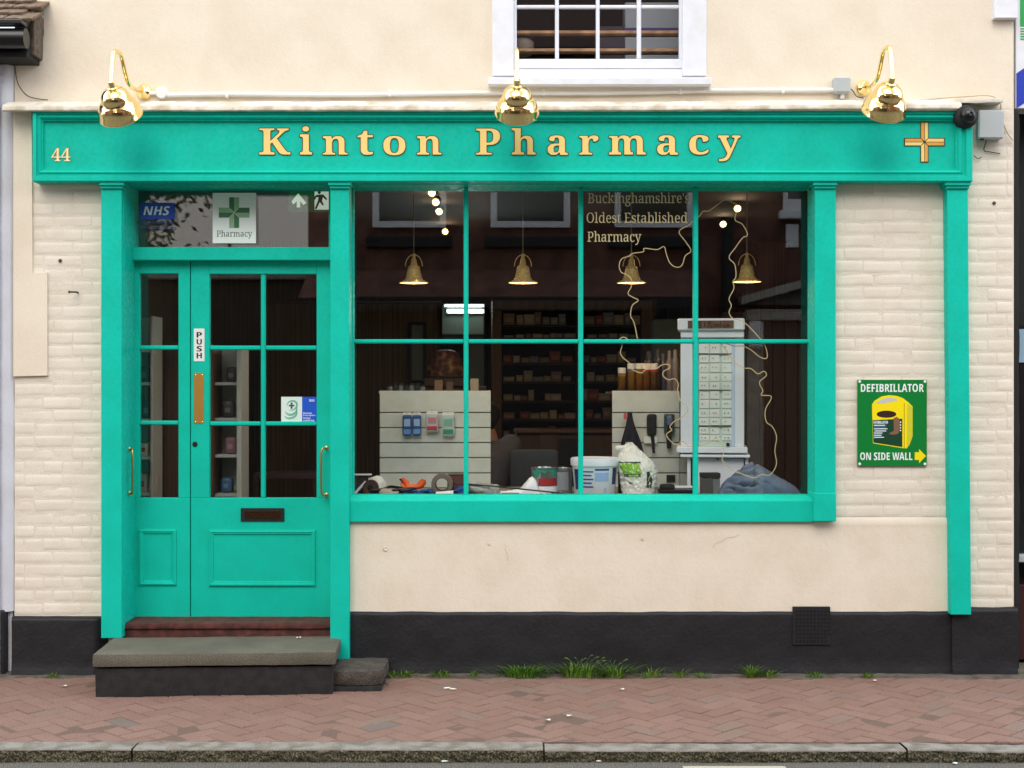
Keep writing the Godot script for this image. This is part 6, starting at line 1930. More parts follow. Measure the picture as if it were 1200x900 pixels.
	put(tp, "tape", tm, plain(Color(0.45, 0.40, 0.36), 0.35))
	var tc := Mb.new()
	tc.xf = tm.xf
	tc.lathe([Vector2(0.037, -0.026), Vector2(0.0402, -0.026), Vector2(0.0402, 0.0262), Vector2(0.037, 0.0262), Vector2(0.037, -0.026)].map(func(q): return q), 32)
	put(tp, "core", tc, M.black_matt)
	put(tp, "wrap", Mb.new().lathe([Vector2(0.0668, -0.026), Vector2(0.0668, 0.026)], 30, 0.2, 2.2), M.black_plastic).transform = Transform3D(Basis.from_euler(Vector3(PI / 2, 0.0, -0.4)), Vector3.ZERO)
	var bb := thing("box", "small reddish brown box behind the tape roll", "box", Vector3(mx(534, z7 - 0.12), sy, z7 - 0.12))
	put(bb, "carton", bx(Vector3(-0.05, 0, -0.04), Vector3(0.06, 0.115, 0.04), 0.003), plain(Color(0.36, 0.20, 0.18), 0.6))
	put(bb, "lid", bx(Vector3(-0.052, 0.115, -0.042), Vector3(0.062, 0.121, 0.042), 0.002), plain(Color(0.30, 0.17, 0.15), 0.6))
	var ws := thing("white_card", "flat white card lying against the glass below the tape roll", "card", Vector3(mx(521, z7 + 0.1), sy, z7 + 0.1))
	put(ws, "card", Mb.new().sheet(8, 3, func(u: float, v: float) -> Vector3: return Vector3((u - 0.5) * 0.105, 0.004 + 0.022 * (1 - v) + 0.008 * u, (v - 0.5) * 0.06), Vector3.UP), M.cabinet_white)
	# clear wrapping and black rod
	var fl := thing("plastic_wrapping", "loose pale plastic wrapping in the second pane", "wrapping", Vector3(mx(568, z7), sy, z7))
	put(fl, "film", Mb.new().stone(Vector3(-0.10, 0, -0.05), Vector3(0.10, 0.066, 0.05), 0.010, 0.025, 0.06, wob), plain(Color(0.62, 0.64, 0.63), 0.3))
	var rod := thing("black_rod", "long thin black rod lying across the window from the clamp to the bucket", "rod", Vector3(mx(590, z7), sy, z7 + 0.06))
	put(rod, "rod", Mb.new().tube([Vector3(-0.30, 0.078, 0), Vector3(-0.06, 0.060, 0.01), Vector3(0.42, 0.012, 0.03)], 0.0048, 8), M.black_plastic)
	var sl := thing("red_strip", "short red brown wooden strip lying at the foot of the glass", "strip", Vector3(mx(598, z7), sy, z7 + 0.1))
	put(sl, "strip", bx(Vector3(-0.055, 0.0, -0.01), Vector3(0.055, 0.022, 0.01), 0.003), plain(Color(0.50, 0.24, 0.16), 0.6))
	var wc := thing("white_cloth", "white cloth heaped beside the green streaked paint tin", "cloth", Vector3(mx(614, z7 - 0.05), sy, z7 - 0.05))
	var wf := func(u: float, v: float) -> Vector3:
		var x := lerpf(-0.145, 0.10, u)
		var h := 0.018 + 0.075 * exp(-pow((u - 0.78) / 0.2, 2.0)) + 0.02 * u
		return Vector3(x, h * pow(sin(v * PI), 0.6) * smoothstep(1.02, 0.9, u) + 0.008 * wob.get_noise_2d(u * 90, v * 90) * sin(v * PI), cos(v * PI) * 0.06)
	put(wc, "fabric", Mb.new().sheet(50, 24, wf, Vector3.UP), M.cabinet_white)
	var dm := thing("dark_bundle", "dark grey bundle behind the black rod", "bundle", Vector3(mx(560, z7 - 0.05), sy, z7 - 0.02))
	put(dm, "wrap", Mb.new().stone(Vector3(-0.09, 0, -0.03), Vector3(0.09, 0.040, 0.03), 0.012, 0.018, 0.02, wob), plain(Color(0.22, 0.21, 0.21), 0.7))
	var gp := thing("grey_post", "short dark brown post standing between the bucket and the white sack", "post", Vector3(mx(729, -0.5), sy, -0.5))
	put(gp, "post", bx(Vector3(-0.024, 0, -0.02), Vector3(0.030, 0.21, 0.02), 0.004), plain(Color(0.17, 0.12, 0.11), 0.6))
	put(gp, "cap", bx(Vector3(-0.026, 0.21, -0.022), Vector3(0.032, 0.216, 0.022), 0.002), M.black_matt)

func back_of_shop() -> void:
	# timber opening to the dispensary, and its shelves
	var z := -3.0
	var fr := thing("timber_frame", "brown timber posts and beam framing the dispensary shelves", "frame", Vector3(mx(660, z), FLOOR, z))
	var o := fr.position
	var hi := my(352, z) - o.y
	for q in [[576, 588], [752, 766]]:
		put(fr, "post", bx(Vector3(mx(q[0], z) - o.x, 0, -0.10), Vector3(mx(q[1], z) - o.x, hi - 0.075, 0.0), 0.006), M.mid_wood)
	put(fr, "beam", bx(Vector3(mx(576, z) - o.x, hi - 0.075, -0.10), Vector3(mx(766, z) - o.x, hi, 0.0), 0.006), M.mid_wood)
	put(fr, "upper_panel", bx(Vector3(mx(430, z) - o.x, hi + 0.002, -1.16), Vector3(mx(900, z) - o.x, CEIL - o.y - 0.002, -1.10)), M.ceiling)
	var zs := -4.0
	var sh := thing("shelf_unit", "dark wooden dispensary shelves packed with medicine boxes", "shelves", Vector3(mx(668, zs), FLOOR, zs))
	var so := sh.position
	put(sh, "back", bx(Vector3(mx(575, zs) - so.x, 0, -0.32), Vector3(mx(770, zs) - so.x, my(350, zs) - so.y, -0.30)), mt("shelf_back", Color(0.16, 0.10, 0.09), 0.8))
	for px in [576.0, 677.0, 768.0]:
		put(sh, "upright", bx(Vector3(mx(px, zs) - so.x - 0.012, 0, -0.30), Vector3(mx(px, zs) - so.x + 0.012, my(350, zs) - so.y, 0.0)), M.dark_wood)
	var lines := [380.5, 396.0, 425.0, 447.0, 469.5, 491.0, 512.0]
	var r := RandomNumberGenerator.new()
	r.seed = 21
	var ord := ["first", "second", "third", "fourth", "fifth", "sixth", "seventh", "eighth", "ninth", "tenth", "eleventh", "twelfth", "thirteenth", "fourteenth", "fifteenth", "sixteenth", "seventeenth", "eighteenth", "nineteenth", "twentieth"]
	for j in lines.size():
		var y := my(lines[j], zs) - so.y
		put(sh, "shelf", bx(Vector3(mx(576, zs) - so.x, y - 0.02, -0.30), Vector3(mx(768, zs) - so.x, y, 0.0)), M.dark_wood)
		var px := 590.0
		var count := 0
		while px < 752.0 and count < 20:
			var w := r.randf_range(6.0, 13.5)
			var tall := r.randf_range(5.0, 8.5) if r.randf() < 0.75 else r.randf_range(9.0, 13.5)
			if j == 0: tall = r.randf_range(8.0, 15.0)
			if j == 1: tall = r.randf_range(3.0, 6.0)
			var gap := r.randf_range(0.3, 2.2) + (r.randf_range(4.0, 12.0) if r.randf() < 0.12 else 0.0)
			if px + w > 752.0: break
			if absf(px + w / 2 - 677) > w / 2 + 1.5:
				var dim: float = [0.75, 0.5, 0.95, 0.75, 0.62, 0.42, 0.35][j]
				var col: Color = [Color(0.72, 0.66, 0.56), Color(0.78, 0.72, 0.60), Color(0.62, 0.50, 0.44), Color(0.55, 0.57, 0.62), Color(0.62, 0.30, 0.20), Color(0.70, 0.62, 0.46)][r.randi() % 6]
				var hue: String = "reddish" if col.r > col.g * 1.5 else ("bluish" if col.b > col.r else ("tan" if col.r - col.b > 0.2 else "pale"))
				var wd := w / PPM * (EYE.z - zs) / EYE.z
				var ht := tall / PPM * (EYE.z - zs) / EYE.z
				var bxn := thing("medicine_box", "%s %s medicine box, %s along on the %s dim dispensary shelf down" % ["tall" if tall > 8.6 else "small", hue, ord[count], ord[j]], "box", Vector3(mx(px + w / 2, zs), my(lines[j], zs) + 0.001, zs - 0.07), "medicine boxes on the dispensary shelves")
				put(bxn, "carton", bx(Vector3(-wd / 2, 0, -0.08), Vector3(wd / 2, ht, 0.02), 0.002), plain(col, 0.6))
				put(bxn, "label", bx(Vector3(-wd * 0.36, ht * 0.25, 0.02), Vector3(wd * 0.36, ht * 0.62, 0.0208)), plain(col.lightened(0.25), 0.6))
				count += 1
			px += w + gap
	# counter, till and chair back
	var zc := -2.55
	var ct := thing("counter", "brown wooden shop counter in the dim back of the shop", "counter", Vector3(mx(668, zc), FLOOR, zc))
	var co := ct.position
	var ch := my(503, zc) - co.y
	put(ct, "front", bx(Vector3(mx(606, zc) - co.x, 0, -0.05), Vector3(mx(740, zc) - co.x, ch - 0.03, 0.0), 0.003), M.dark_wood)
	put(ct, "top", bx(Vector3(mx(602, zc) - co.x, ch - 0.03, -0.45), Vector3(mx(742, zc) - co.x, ch, 0.04), 0.006), M.mid_wood)
	put(ct, "recess", bx(Vector3(mx(655, zc) - co.x, 0.1, 0.0), Vector3(mx(684, zc) - co.x, ch - 0.07, 0.006)), M.black_matt)
	put(ct, "panel", bx(Vector3(mx(632, zc) - co.x, 0.1, 0.0), Vector3(mx(653, zc) - co.x, ch - 0.035, 0.012), 0.003), plain(Color(0.28, 0.24, 0.18), 0.7))
	var chr := thing("chair", "grey padded chair back in front of the dim counter", "chair", Vector3(mx(626, -1.9), FLOOR, -1.9))
	var cy := my(527, -1.9) - FLOOR
	put(chr, "backrest", Mb.new().stone(Vector3(-0.175, cy - 0.34, -0.03), Vector3(0.175, cy, 0.03), 0.03, 0.025, 0.004, wob), plain(Color(0.27, 0.30, 0.34), 0.8))
	put(chr, "seat", Mb.new().stone(Vector3(-0.2, 0.40, -0.42), Vector3(0.2, 0.46, -0.02), 0.04, 0.025, 0.004, wob), plain(Color(0.27, 0.30, 0.34), 0.8))
	for s in [-1, 1]:
		put(chr, "leg", Mb.new().tube([Vector3(s * 0.17, 0, 0.0), Vector3(s * 0.17, cy - 0.2, 0.0)], 0.012, 8), M.black_matt)
		put(chr, "leg", Mb.new().tube([Vector3(s * 0.17, 0, -0.40), Vector3(s * 0.17, 0.42, -0.38)], 0.012, 8), M.black_matt)
	# lit bulkhead of the back room
	var zk := -3.2
	var wc := thing("wall_cabinet", "pale green cupboard front under two white strip lamps", "cupboard", Vector3(mx(542, zk), my(392, zk), zk))
	var wo := wc.position
	put(wc, "front", bx(Vector3(mx(518, zk) - wo.x, 0.0, -0.3), Vector3(mx(567, zk) - wo.x, my(358, zk) - wo.y, 0.0), 0.004), M.pale_green)
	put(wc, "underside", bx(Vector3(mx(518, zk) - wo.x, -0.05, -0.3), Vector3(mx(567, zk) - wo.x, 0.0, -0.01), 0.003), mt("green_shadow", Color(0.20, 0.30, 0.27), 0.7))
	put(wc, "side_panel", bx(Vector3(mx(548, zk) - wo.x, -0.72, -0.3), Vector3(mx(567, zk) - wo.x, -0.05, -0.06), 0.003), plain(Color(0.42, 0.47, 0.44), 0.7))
	for q in [[521, 566.6, 356.8, 359.2, "upper and thinner of two strip lamps over the pale green cupboard"], [524, 566.6, 362.6, 366.8, "lower and thicker of two strip lamps over the pale green cupboard"]]:
		var zl := zk + 0.06
		var c := mp((q[0] + q[1]) / 2, (q[2] + q[3]) / 2, zl)
		var t := thing("strip_lamp", q[4], "strip lamp", c, "strip lamps over the cupboard")
		var hw := (mx(q[1], zl) - mx(q[0], zl)) / 2
		var hh := (my(q[2], zl) - my(q[3], zl)) / 2
		put(t, "tube_lamp", bx(Vector3(-hw, -hh, -0.012), Vector3(hw, hh, 0.012), 0.006), M.tube_glow)
		put(t, "housing", bx(Vector3(-hw - 0.01, -hh - 0.006, -0.06), Vector3(hw + 0.01, hh + 0.006, -0.012), 0.003), M.shelf_white)
		var al := AreaLight3D.new()
		al.name = "tube_light"
		al.area_size = Vector2(hw * 2, hh * 2)
		al.light_energy = 0.10
		al.light_color = Color(0.92, 1.0, 0.98)
		al.area_range = 12.0
		al.area_attenuation = 2.0
		al.shadow_enabled = true
		al.position = Vector3(0, 0, 0.016)
		al.rotation.y = PI
		t.add_child(al, true)
		# the strip faces the window, as it does in the photograph
		al.rotation.y = PI
	# brown partition with a dark framed mirror
	var zp := -3.3
	var pt := thing("partition", "plain brown wooden partition at the door end of the shop", "partition", Vector3(mx(460, zp), FLOOR, zp))
	put(pt, "boards", bx(Vector3(-1.05, 0, -0.06), Vector3(mx(515, zp) - pt.position.x, my(356, zp) - FLOOR, 0.0), 0.004), M.brown_wall)
	put(pt, "rail", bx(Vector3(-1.05, my(356, zp) - FLOOR, -0.08), Vector3(mx(518, zp) - pt.position.x, my(353, zp) - FLOOR, 0.03), 0.004), M.mid_wood)
	var mr := thing("mirror", "tall narrow black framed mirror on the brown partition", "mirror", mp(489, 412, -3.26))
	put(mr, "frame", Mb.new().moulding(Vector2(-0.075, -0.26), Vector2(0.075, 0.24), [Vector2(0, -0.03), Vector2(0, 0.02), Vector2(0.025, 0.02), Vector2(0.028, -0.005)]), M.black_matt)
	put(mr, "glass", bx(Vector3(-0.05, -0.235, -0.02), Vector3(0.05, 0.215, -0.008)), plain(Color(0.36, 0.38, 0.36), 0.25))
	# patterned dome on a brown case, small jars in front of it
	var zd := -2.0
	var cs := thing("display_case", "low brown case behind the first slatwall panel", "case", Vector3(mx(515, zd), FLOOR, zd))
	var cty := my(443, zd) - FLOOR
	put(cs, "carcass", bx(Vector3(mx(455, zd) - cs.position.x, 0, -0.3), Vector3(mx(570, zd) - cs.position.x, cty - 0.06, 0.05), 0.005), M.dark_wood)
	put(cs, "top", bx(Vector3(mx(498, zd) - cs.position.x, cty - 0.06, -0.3), Vector3(mx(546, zd) - cs.position.x, cty, 0.08), 0.005), plain(Color(0.22, 0.15, 0.11), 0.6))
	var dm := thing("patterned_dome", "rounded dome shaped bag with a mosaic pattern of cream and maroon", "bag", Vector3(mx(521, zd), my(442, zd), zd - 0.08))
	var dh := 0.20
	var hw2 := 0.132
	put(dm, "shell", Mb.new().sheet(40, 20, func(u: float, v: float) -> Vector3:
		var a := u * TAU
		var w := hw2 * pow(cos(v * PI / 2), 0.55)
		return Vector3(cos(a) * w, dh * pow(sin(v * PI / 2), 0.9), sin(a) * w * 0.6), Vector3.ZERO), mt("mosaic", Color(0.75, 0.70, 0.68), 0.6, {"tex": "cells", "scale": 1.3}))
	put(dm, "rim", Mb.new().lathe([Vector2(0.12, -0.002), Vector2(0.136, 0.0), Vector2(0.136, 0.012), Vector2(0.128, 0.014)], 36), plain(Color(0.22, 0.16, 0.13), 0.6)).scale = Vector3(1, 1, 0.62)
	for k in 7:
		var xx := 457.0 + k * 6.4
		var t := thing("small_jar", "small dark jar, %s in the row on top of the first slatwall panel" % ord[k], "jar", Vector3(mx(xx, -1.02), my(458, -1.0) + 0.0, -1.02), "small jars above the slatwall panel")
		var hj := 0.050 if k % 3 else 0.038
		put(t, "jar", Mb.new().lathe([Vector2(0, 0), Vector2(0.015, 0), Vector2(0.016, 0.004), Vector2(0.016, hj * 0.7)], 14), plain(Color(0.16, 0.19, 0.21) if k % 2 else Color(0.40, 0.46, 0.48), 0.3))
		put(t, "lid", Mb.new().lathe([Vector2(0.0165, hj * 0.7), Vector2(0.0165, hj), Vector2(0, hj)], 14), M.black_matt)
	var js := thing("jar_ledge", "narrow ledge behind the top of the first slatwall panel", "ledge", Vector3(mx(480, -1.03), my(458, -1.0), -1.03))
	put(js, "board", bx(Vector3(-0.2, -0.02, -0.05), Vector3(0.45, 0.0, 0.03), 0.002), M.slat)
	for q in [["tall tan box standing next to the last jar, by the glazing bar", 514, 12.0, 9.5, Color(0.42, 0.33, 0.25)], ["pale carton at the end of the ledge behind the first slatwall panel", 556, 14.0, 10.0, Color(0.58, 0.54, 0.46)], ["brown carton in the middle of the ledge behind the first slatwall panel", 527, 10.0, 8.0, Color(0.30, 0.22, 0.17)]]:
		var t := thing("carton", q[0], "box", Vector3(mx(q[1], -1.03), my(458, -1.0), -1.03), "cartons on the ledge")
		var w: float = q[3] / PPM * 1.1 / 2
		put(t, "box", bx(Vector3(-w, 0, -0.03), Vector3(w, q[2] / PPM * 1.1, 0.02), 0.002), plain(q[4], 0.6))
		put(t, "flap", bx(Vector3(-w * 0.9, q[2] / PPM * 1.1, -0.028), Vector3(w * 0.9, q[2] / PPM * 1.1 + 0.003, 0.018), 0.001), plain((q[4] as Color).lightened(0.1), 0.6))
	# dark panelling beyond the display cabinet
	var zq := -1.9
	var pn := thing("wood_panelling", "dark vertical wooden boards behind the denim heap", "panelling", Vector3(mx(915, zq), FLOOR, zq))
	for k in 14:
		var w := 0.085
		var x := -0.42 + k * (w + 0.006)
		put(pn, "plank", bx(Vector3(x, 0, -0.02 - 0.004 * (k % 3)), Vector3(x + w, my(366, zq) - FLOOR + 0.0, 0.004 * (k % 2)), 0.004), [M.dark_wood, plain(Color(0.22, 0.14, 0.11), 0.6), plain(Color(0.26, 0.18, 0.12), 0.6)][k % 3] if k < 7 else plain(Color(0.17, 0.07, 0.08) if k % 2 else Color(0.14, 0.06, 0.075), 0.6))
	var gpn := thing("grey_cupboard", "plain grey green cupboard behind the silver bottles", "cupboard", Vector3(mx(785, -2.2), FLOOR, -2.2))
	put(gpn, "front", bx(Vector3(mx(768, -2.2) - gpn.position.x, 0, -0.3), Vector3(mx(803, -2.2) - gpn.position.x, my(374, -2.2) - FLOOR, 0.0), 0.004), plain(Color(0.33, 0.37, 0.36), 0.7))
	put(gpn, "handle", bx(Vector3(-0.08, 1.0, 0.0), Vector3(-0.065, 1.15, 0.02), 0.004), M.grey_box)

func behind_door() -> void:
	# shelving seen through the side light and the door
	var z := -0.85
	var u1 := thing("shelf_unit", "white shelf unit with small packets, seen through the side light", "shelves", Vector3(mx(173, z), FLOOR, z))
	var o := u1.position
	put(u1, "back", bx(Vector3(-0.45, 0, -0.04), Vector3(mx(188.5, z) - o.x, my(372, z) - o.y, -0.02)), M.shelf_white)
	put(u1, "side", bx(Vector3(mx(186, z) - o.x, 0, -0.02), Vector3(mx(189, z) - o.x, my(372, z) - o.y, 0.22), 0.003), M.shelf_white)
	for py in [575.0, 533.0, 490.0, 448.0, 410.0]:
		put(u1, "shelf", bx(Vector3(-0.45, my(py, z) - o.y - 0.02, -0.02), Vector3(mx(186, z) - o.x, my(py, z) - o.y, 0.2), 0.002), M.shelf_white)
	for q in [["white carton with a red mark on the shelf by the side light", 169, 533, 12, 14.5, Color(0.86, 0.84, 0.80), Color(0.70, 0.22, 0.15)], ["red and white packet on the lowest shelf by the side light", 168, 575, 11, 21, Color(0.84, 0.74, 0.70), Color(0.62, 0.16, 0.13)], ["pale packet on the lowest shelf beside the red and white one", 181, 575, 10, 20, Color(0.75, 0.72, 0.68), Color(0.5, 0.5, 0.5)], ["dark blue packet on the third shelf by the side light", 172, 490, 13, 20, Color(0.18, 0.22, 0.26), Color(0.36, 0.44, 0.5)], ["grey blue packet on the fourth shelf by the side light", 170, 448, 14, 18, Color(0.25, 0.27, 0.32), Color(0.4, 0.42, 0.46)]]:
		var t := thing("packet", q[0], "packet", Vector3(mx(q[1], z + 0.1), my(q[2], z) + 0.001, z + 0.1))
		var w: float = q[3] / PPM * 0.53
		var h: float = q[4] / PPM * 1.06
		put(t, "carton", bx(Vector3(-w, 0, -0.05), Vector3(w, h, 0.04), 0.003), plain(q[5], 0.55))
		put(t, "print", bx(Vector3(-w * 0.3, h * 0.3, 0.04), Vector3(w * 0.5, h * 0.65, 0.0408)), plain(q[6], 0.55))
	var bp := thing("brown_panel", "brown wooden end panel between the two shelf units behind the door", "panel", Vector3(mx(207, -1.0), FLOOR, -1.0))
	put(bp, "board", bx(Vector3(-0.085, 0, -0.5), Vector3(0.13, my(402, -1.0) - FLOOR, 0.0), 0.004), M.mid_wood)
	put(bp, "edge", bx(Vector3(0.13, 0, -0.5), Vector3(0.14, my(402, -1.0) - FLOOR, 0.004), 0.002), M.shelf_white)
	var z2 := -1.15
	var u2 := thing("shelf_unit", "grey white shelf unit stocked with toiletries, seen through the door", "shelves", Vector3(mx(265, z2), FLOOR, z2))
	var p := u2.position
	put(u2, "end_panel", bx(Vector3(mx(244, z2) - p.x, 0, -0.05), Vector3(mx(259, z2) - p.x, my(408, z2) - p.y, 0.26), 0.003), M.mid_wood)
	put(u2, "back", bx(Vector3(mx(259, z2) - p.x, 0, -0.05), Vector3(mx(290, z2) - p.x, my(408, z2) - p.y, -0.03)), M.shelf_white)
	put(u2, "side", bx(Vector3(mx(284.5, z2) - p.x, 0, -0.03), Vector3(mx(290, z2) - p.x, my(408, z2) - p.y, 0.22), 0.003), M.shelf_white)
	for py in [576.0, 531.0, 489.0, 448.0]:
		put(u2, "shelf", bx(Vector3(mx(259, z2) - p.x, my(py, z2) - p.y - 0.02, -0.03), Vector3(mx(284.5, z2) - p.x, my(py, z2) - p.y, 0.2), 0.002), M.shelf_white)
	for q in [["blue wrapped packet on the lowest shelf inside the door", 266, 576, 14, 18, Color(0.25, 0.42, 0.58)], ["green and white packet on the lowest shelf beside the blue one", 278, 576, 9, 12, Color(0.45, 0.52, 0.36)], ["pink packet on the second shelf inside the door", 271, 531, 14, 20, Color(0.60, 0.42, 0.46)], ["dim grey packet on the third shelf inside the door", 268, 489, 14, 20, Color(0.26, 0.26, 0.28)], ["dim violet packet on the top shelf inside the door", 272, 448, 13, 18, Color(0.30, 0.25, 0.30)]]:
		var t := thing("packet", q[0], "packet", Vector3(mx(q[1], z2 + 0.08), my(q[2], z2) + 0.001, z2 + 0.08))
		var w: float = q[3] / PPM * 0.55
		var h: float = q[4] / PPM * 1.1
		put(t, "bag", Mb.new().stone(Vector3(-w, 0, -0.04), Vector3(w, h, 0.04), 0.016, 0.02, 0.012, wob), plain(q[5], 0.45))
		put(t, "label", bx(Vector3(-w * 0.45, h * 0.3, 0.03), Vector3(w * 0.45, h * 0.6, 0.0435), 0.002), plain((q[5] as Color).lightened(0.3), 0.5))
	# inner wall and a low table deep inside
	var ta := thing("low_table", "low dark table deep inside the shop, seen through the lower door pane", "table", Vector3(mx(342, -2.4), FLOOR, -2.4))
	var th := my(553, -2.4) - FLOOR
	put(ta, "top", bx(Vector3(-0.26, th - 0.04, -0.2), Vector3(0.22, th, 0.2), 0.005), plain(Color(0.34, 0.25, 0.29), 0.6))
	for q in [[-0.24, -0.18], [0.20, -0.18], [-0.24, 0.18], [0.20, 0.18]]:
		put(ta, "leg", bx(Vector3(q[0] - 0.02, 0, q[1] - 0.02), Vector3(q[0] + 0.02, th - 0.04, q[1] + 0.02), 0.003), M.dark_wood)

func upstairs_things() -> void:
	for q in [[37.5, "upper pale wooden shelf board behind the upstairs window"], [58.5, "lower pale wooden shelf board behind the upstairs window"]]:
		var z := -0.16
		var t := thing("shelf_board", q[1], "shelf", mp(700, q[0], z), "shelf boards behind the upstairs window")
		put(t, "board", bx(Vector3(mx(590, z) - t.position.x, -0.010, -0.06), Vector3(mx(815, z) - t.position.x, 0.010, 0.0), 0.004), M.pale_wood)
		put(t, "batten", bx(Vector3(mx(590, z) - t.position.x, -0.010, -0.09), Vector3(mx(815, z) - t.position.x, 0.006, -0.06), 0.002), M.dark_wood)
	var zc := -0.42
	var c := thing("carton", "large pale carton with a blue stripe standing behind the upstairs shelves", "box", mp(768, 70, zc - 0.18))
	put(c, "box", bx(Vector3(-0.19, -0.02, -0.2), Vector3(0.24, 0.36, 0.0), 0.004), plain(Color(0.62, 0.66, 0.70), 0.6))
	put(c, "stripe", bx(Vector3(-0.192, 0.165, -0.2), Vector3(0.242, 0.20, 0.003), 0.001), plain(Color(0.22, 0.22, 0.50), 0.6))
	var dk := thing("dark_carton", "dark blue grey carton beside the pale one upstairs", "box", mp(716, 68, zc - 0.2))
	put(dk, "box", bx(Vector3(-0.10, -0.02, -0.15), Vector3(0.10, 0.20, 0.0), 0.004), plain(Color(0.16, 0.14, 0.22), 0.6))
	put(dk, "flap", bx(Vector3(-0.10, 0.20, -0.15), Vector3(0.10, 0.205, -0.02), 0.001), plain(Color(0.20, 0.18, 0.26), 0.6))
	var zp := -0.36
	var pt := thing("plant_pot", "round stone pot with a small green plant on the lower upstairs shelf", "plant", Vector3(mx(612, zp), my(70, zp), zp + 0.12))
	put(pt, "pot", Mb.new().lathe([Vector2(0.0, 0.0), Vector2(0.055, 0.0), Vector2(0.072, 0.04), Vector2(0.070, 0.075), Vector2(0.05, 0.095), Vector2(0.0, 0.098)], 24), plain(Color(0.50, 0.47, 0.42), 0.8))
	var lv := Mb.new()
	for k in 16:
		var a := k * 2.4
		blade(lv, Vector3(0.045, 0.08, 0), Vector3(cos(a) * 0.8 + 0.5, 0, sin(a) * 0.5), 0.055 + 0.02 * (k % 3), 0.006)
	put(pt, "leaves", lv, mt("pot_leaf", Color(0.42, 0.52, 0.40), 0.6), "", "stuff")


# ---- bodies: tapered capsules joined by a smooth minimum, meshed as surface nets
func field_mesh(bones: Array, cell: float, k: float, m: Mb) -> void:
	var lo := Vector3.ONE * 1e9
	var hi := -lo
	for b in bones:
		for e in [[b[0], b[2]], [b[1], b[3]]]:
			lo = lo.min(e[0] - Vector3.ONE * (e[1] + cell * 3))
			hi = hi.max(e[0] + Vector3.ONE * (e[1] + cell * 3))
	var n := Vector3i(((hi - lo) / cell).ceil()) + Vector3i.ONE
	var f := PackedFloat32Array()
	f.resize(n.x * n.y * n.z)
	f.fill(1.0)
	for b in bones:
		var a: Vector3 = b[0]
		var d: Vector3 = b[1] - a
		var dd := maxf(d.length_squared(), 1e-9)
		var rm := maxf(b[2], b[3]) + k * 2.0 + cell * 2.0
		var i0 := Vector3i(((a.min(b[1]) - Vector3.ONE * rm - lo) / cell).floor()).clamp(Vector3i.ZERO, n - Vector3i.ONE)
		var i1 := Vector3i(((a.max(b[1]) + Vector3.ONE * rm - lo) / cell).ceil()).clamp(Vector3i.ZERO, n - Vector3i.ONE)
		var sq: Vector3 = b[4] if b.size() > 4 else Vector3.ONE
		for z in range(i0.z, i1.z + 1):
			for y in range(i0.y, i1.y + 1):
				for x in range(i0.x, i1.x + 1):
					var p := lo + Vector3(x, y, z) * cell
					var t := clampf((p - a).dot(d) / dd, 0.0, 1.0)
					var s := ((p - a - d * t) / sq).length() - lerpf(b[2], b[3], t)
					var at := (z * n.y + y) * n.x + x
					var h := maxf(k - absf(f[at] - s), 0.0) / k
					f[at] = minf(f[at], s) - h * h * k * 0.25
	var ids := {}
	var pts := PackedVector3Array()
	var nrm := PackedVector3Array()
	for z in n.z - 1:
		for y in n.y - 1:
			for x in n.x - 1:
				var base := (z * n.y + y) * n.x + x
				var c := [f[base], f[base + 1], f[base + n.x], f[base + n.x + 1], f[base + n.x * n.y], f[base + n.x * n.y + 1], f[base + n.x * n.y + n.x], f[base + n.x * n.y + n.x + 1]]
				var neg := 0
				for v in c: neg += 1 if v < 0.0 else 0
				if neg == 0 or neg == 8: continue
				var sum := Vector3.ZERO
				var cnt := 0
				for e in [[0, 1], [2, 3], [4, 5], [6, 7], [0, 2], [1, 3], [4, 6], [5, 7], [0, 4], [1, 5], [2, 6], [3, 7]]:
					var va: float = c[e[0]]
					var vb: float = c[e[1]]
					if (va < 0.0) == (vb < 0.0): continue
					var t := va / (va - vb)
					var pa := Vector3(e[0] & 1, (e[0] >> 1) & 1, e[0] >> 2)
					var pb := Vector3(e[1] & 1, (e[1] >> 1) & 1, e[1] >> 2)
					sum += pa.lerp(pb, t)
					cnt += 1
				ids[base] = pts.size()
				pts.append(lo + (Vector3(x, y, z) + sum / cnt) * cell)
				nrm.append(Vector3(c[1] + c[3] + c[5] + c[7] - c[0] - c[2] - c[4] - c[6], c[2] + c[3] + c[6] + c[7] - c[0] - c[1] - c[4] - c[5], c[4] + c[5] + c[6] + c[7] - c[0] - c[1] - c[2] - c[3]).normalized())
	var sx := 1
	var sy := n.x
	var sz := n.x * n.y
	for base in ids:
		for e in [[sx, sy, sz], [sy, sx, sz], [sz, sx, sy]]:
			if (f[base] < 0.0) == (f[base + e[0]] < 0.0): continue
			var q := [base, base - e[1], base - e[1] - e[2], base - e[2]]
			if not (ids.has(q[1]) and ids.has(q[2]) and ids.has(q[3])): continue
			var A: int = ids[q[0]]
			var B: int = ids[q[1]]
			var C: int = ids[q[2]]
			var D: int = ids[q[3]]
			m.tri(pts[A], pts[B], pts[C], nrm[A], nrm[B], nrm[C])
			m.tri(pts[A], pts[C], pts[D], nrm[A], nrm[C], nrm[D])

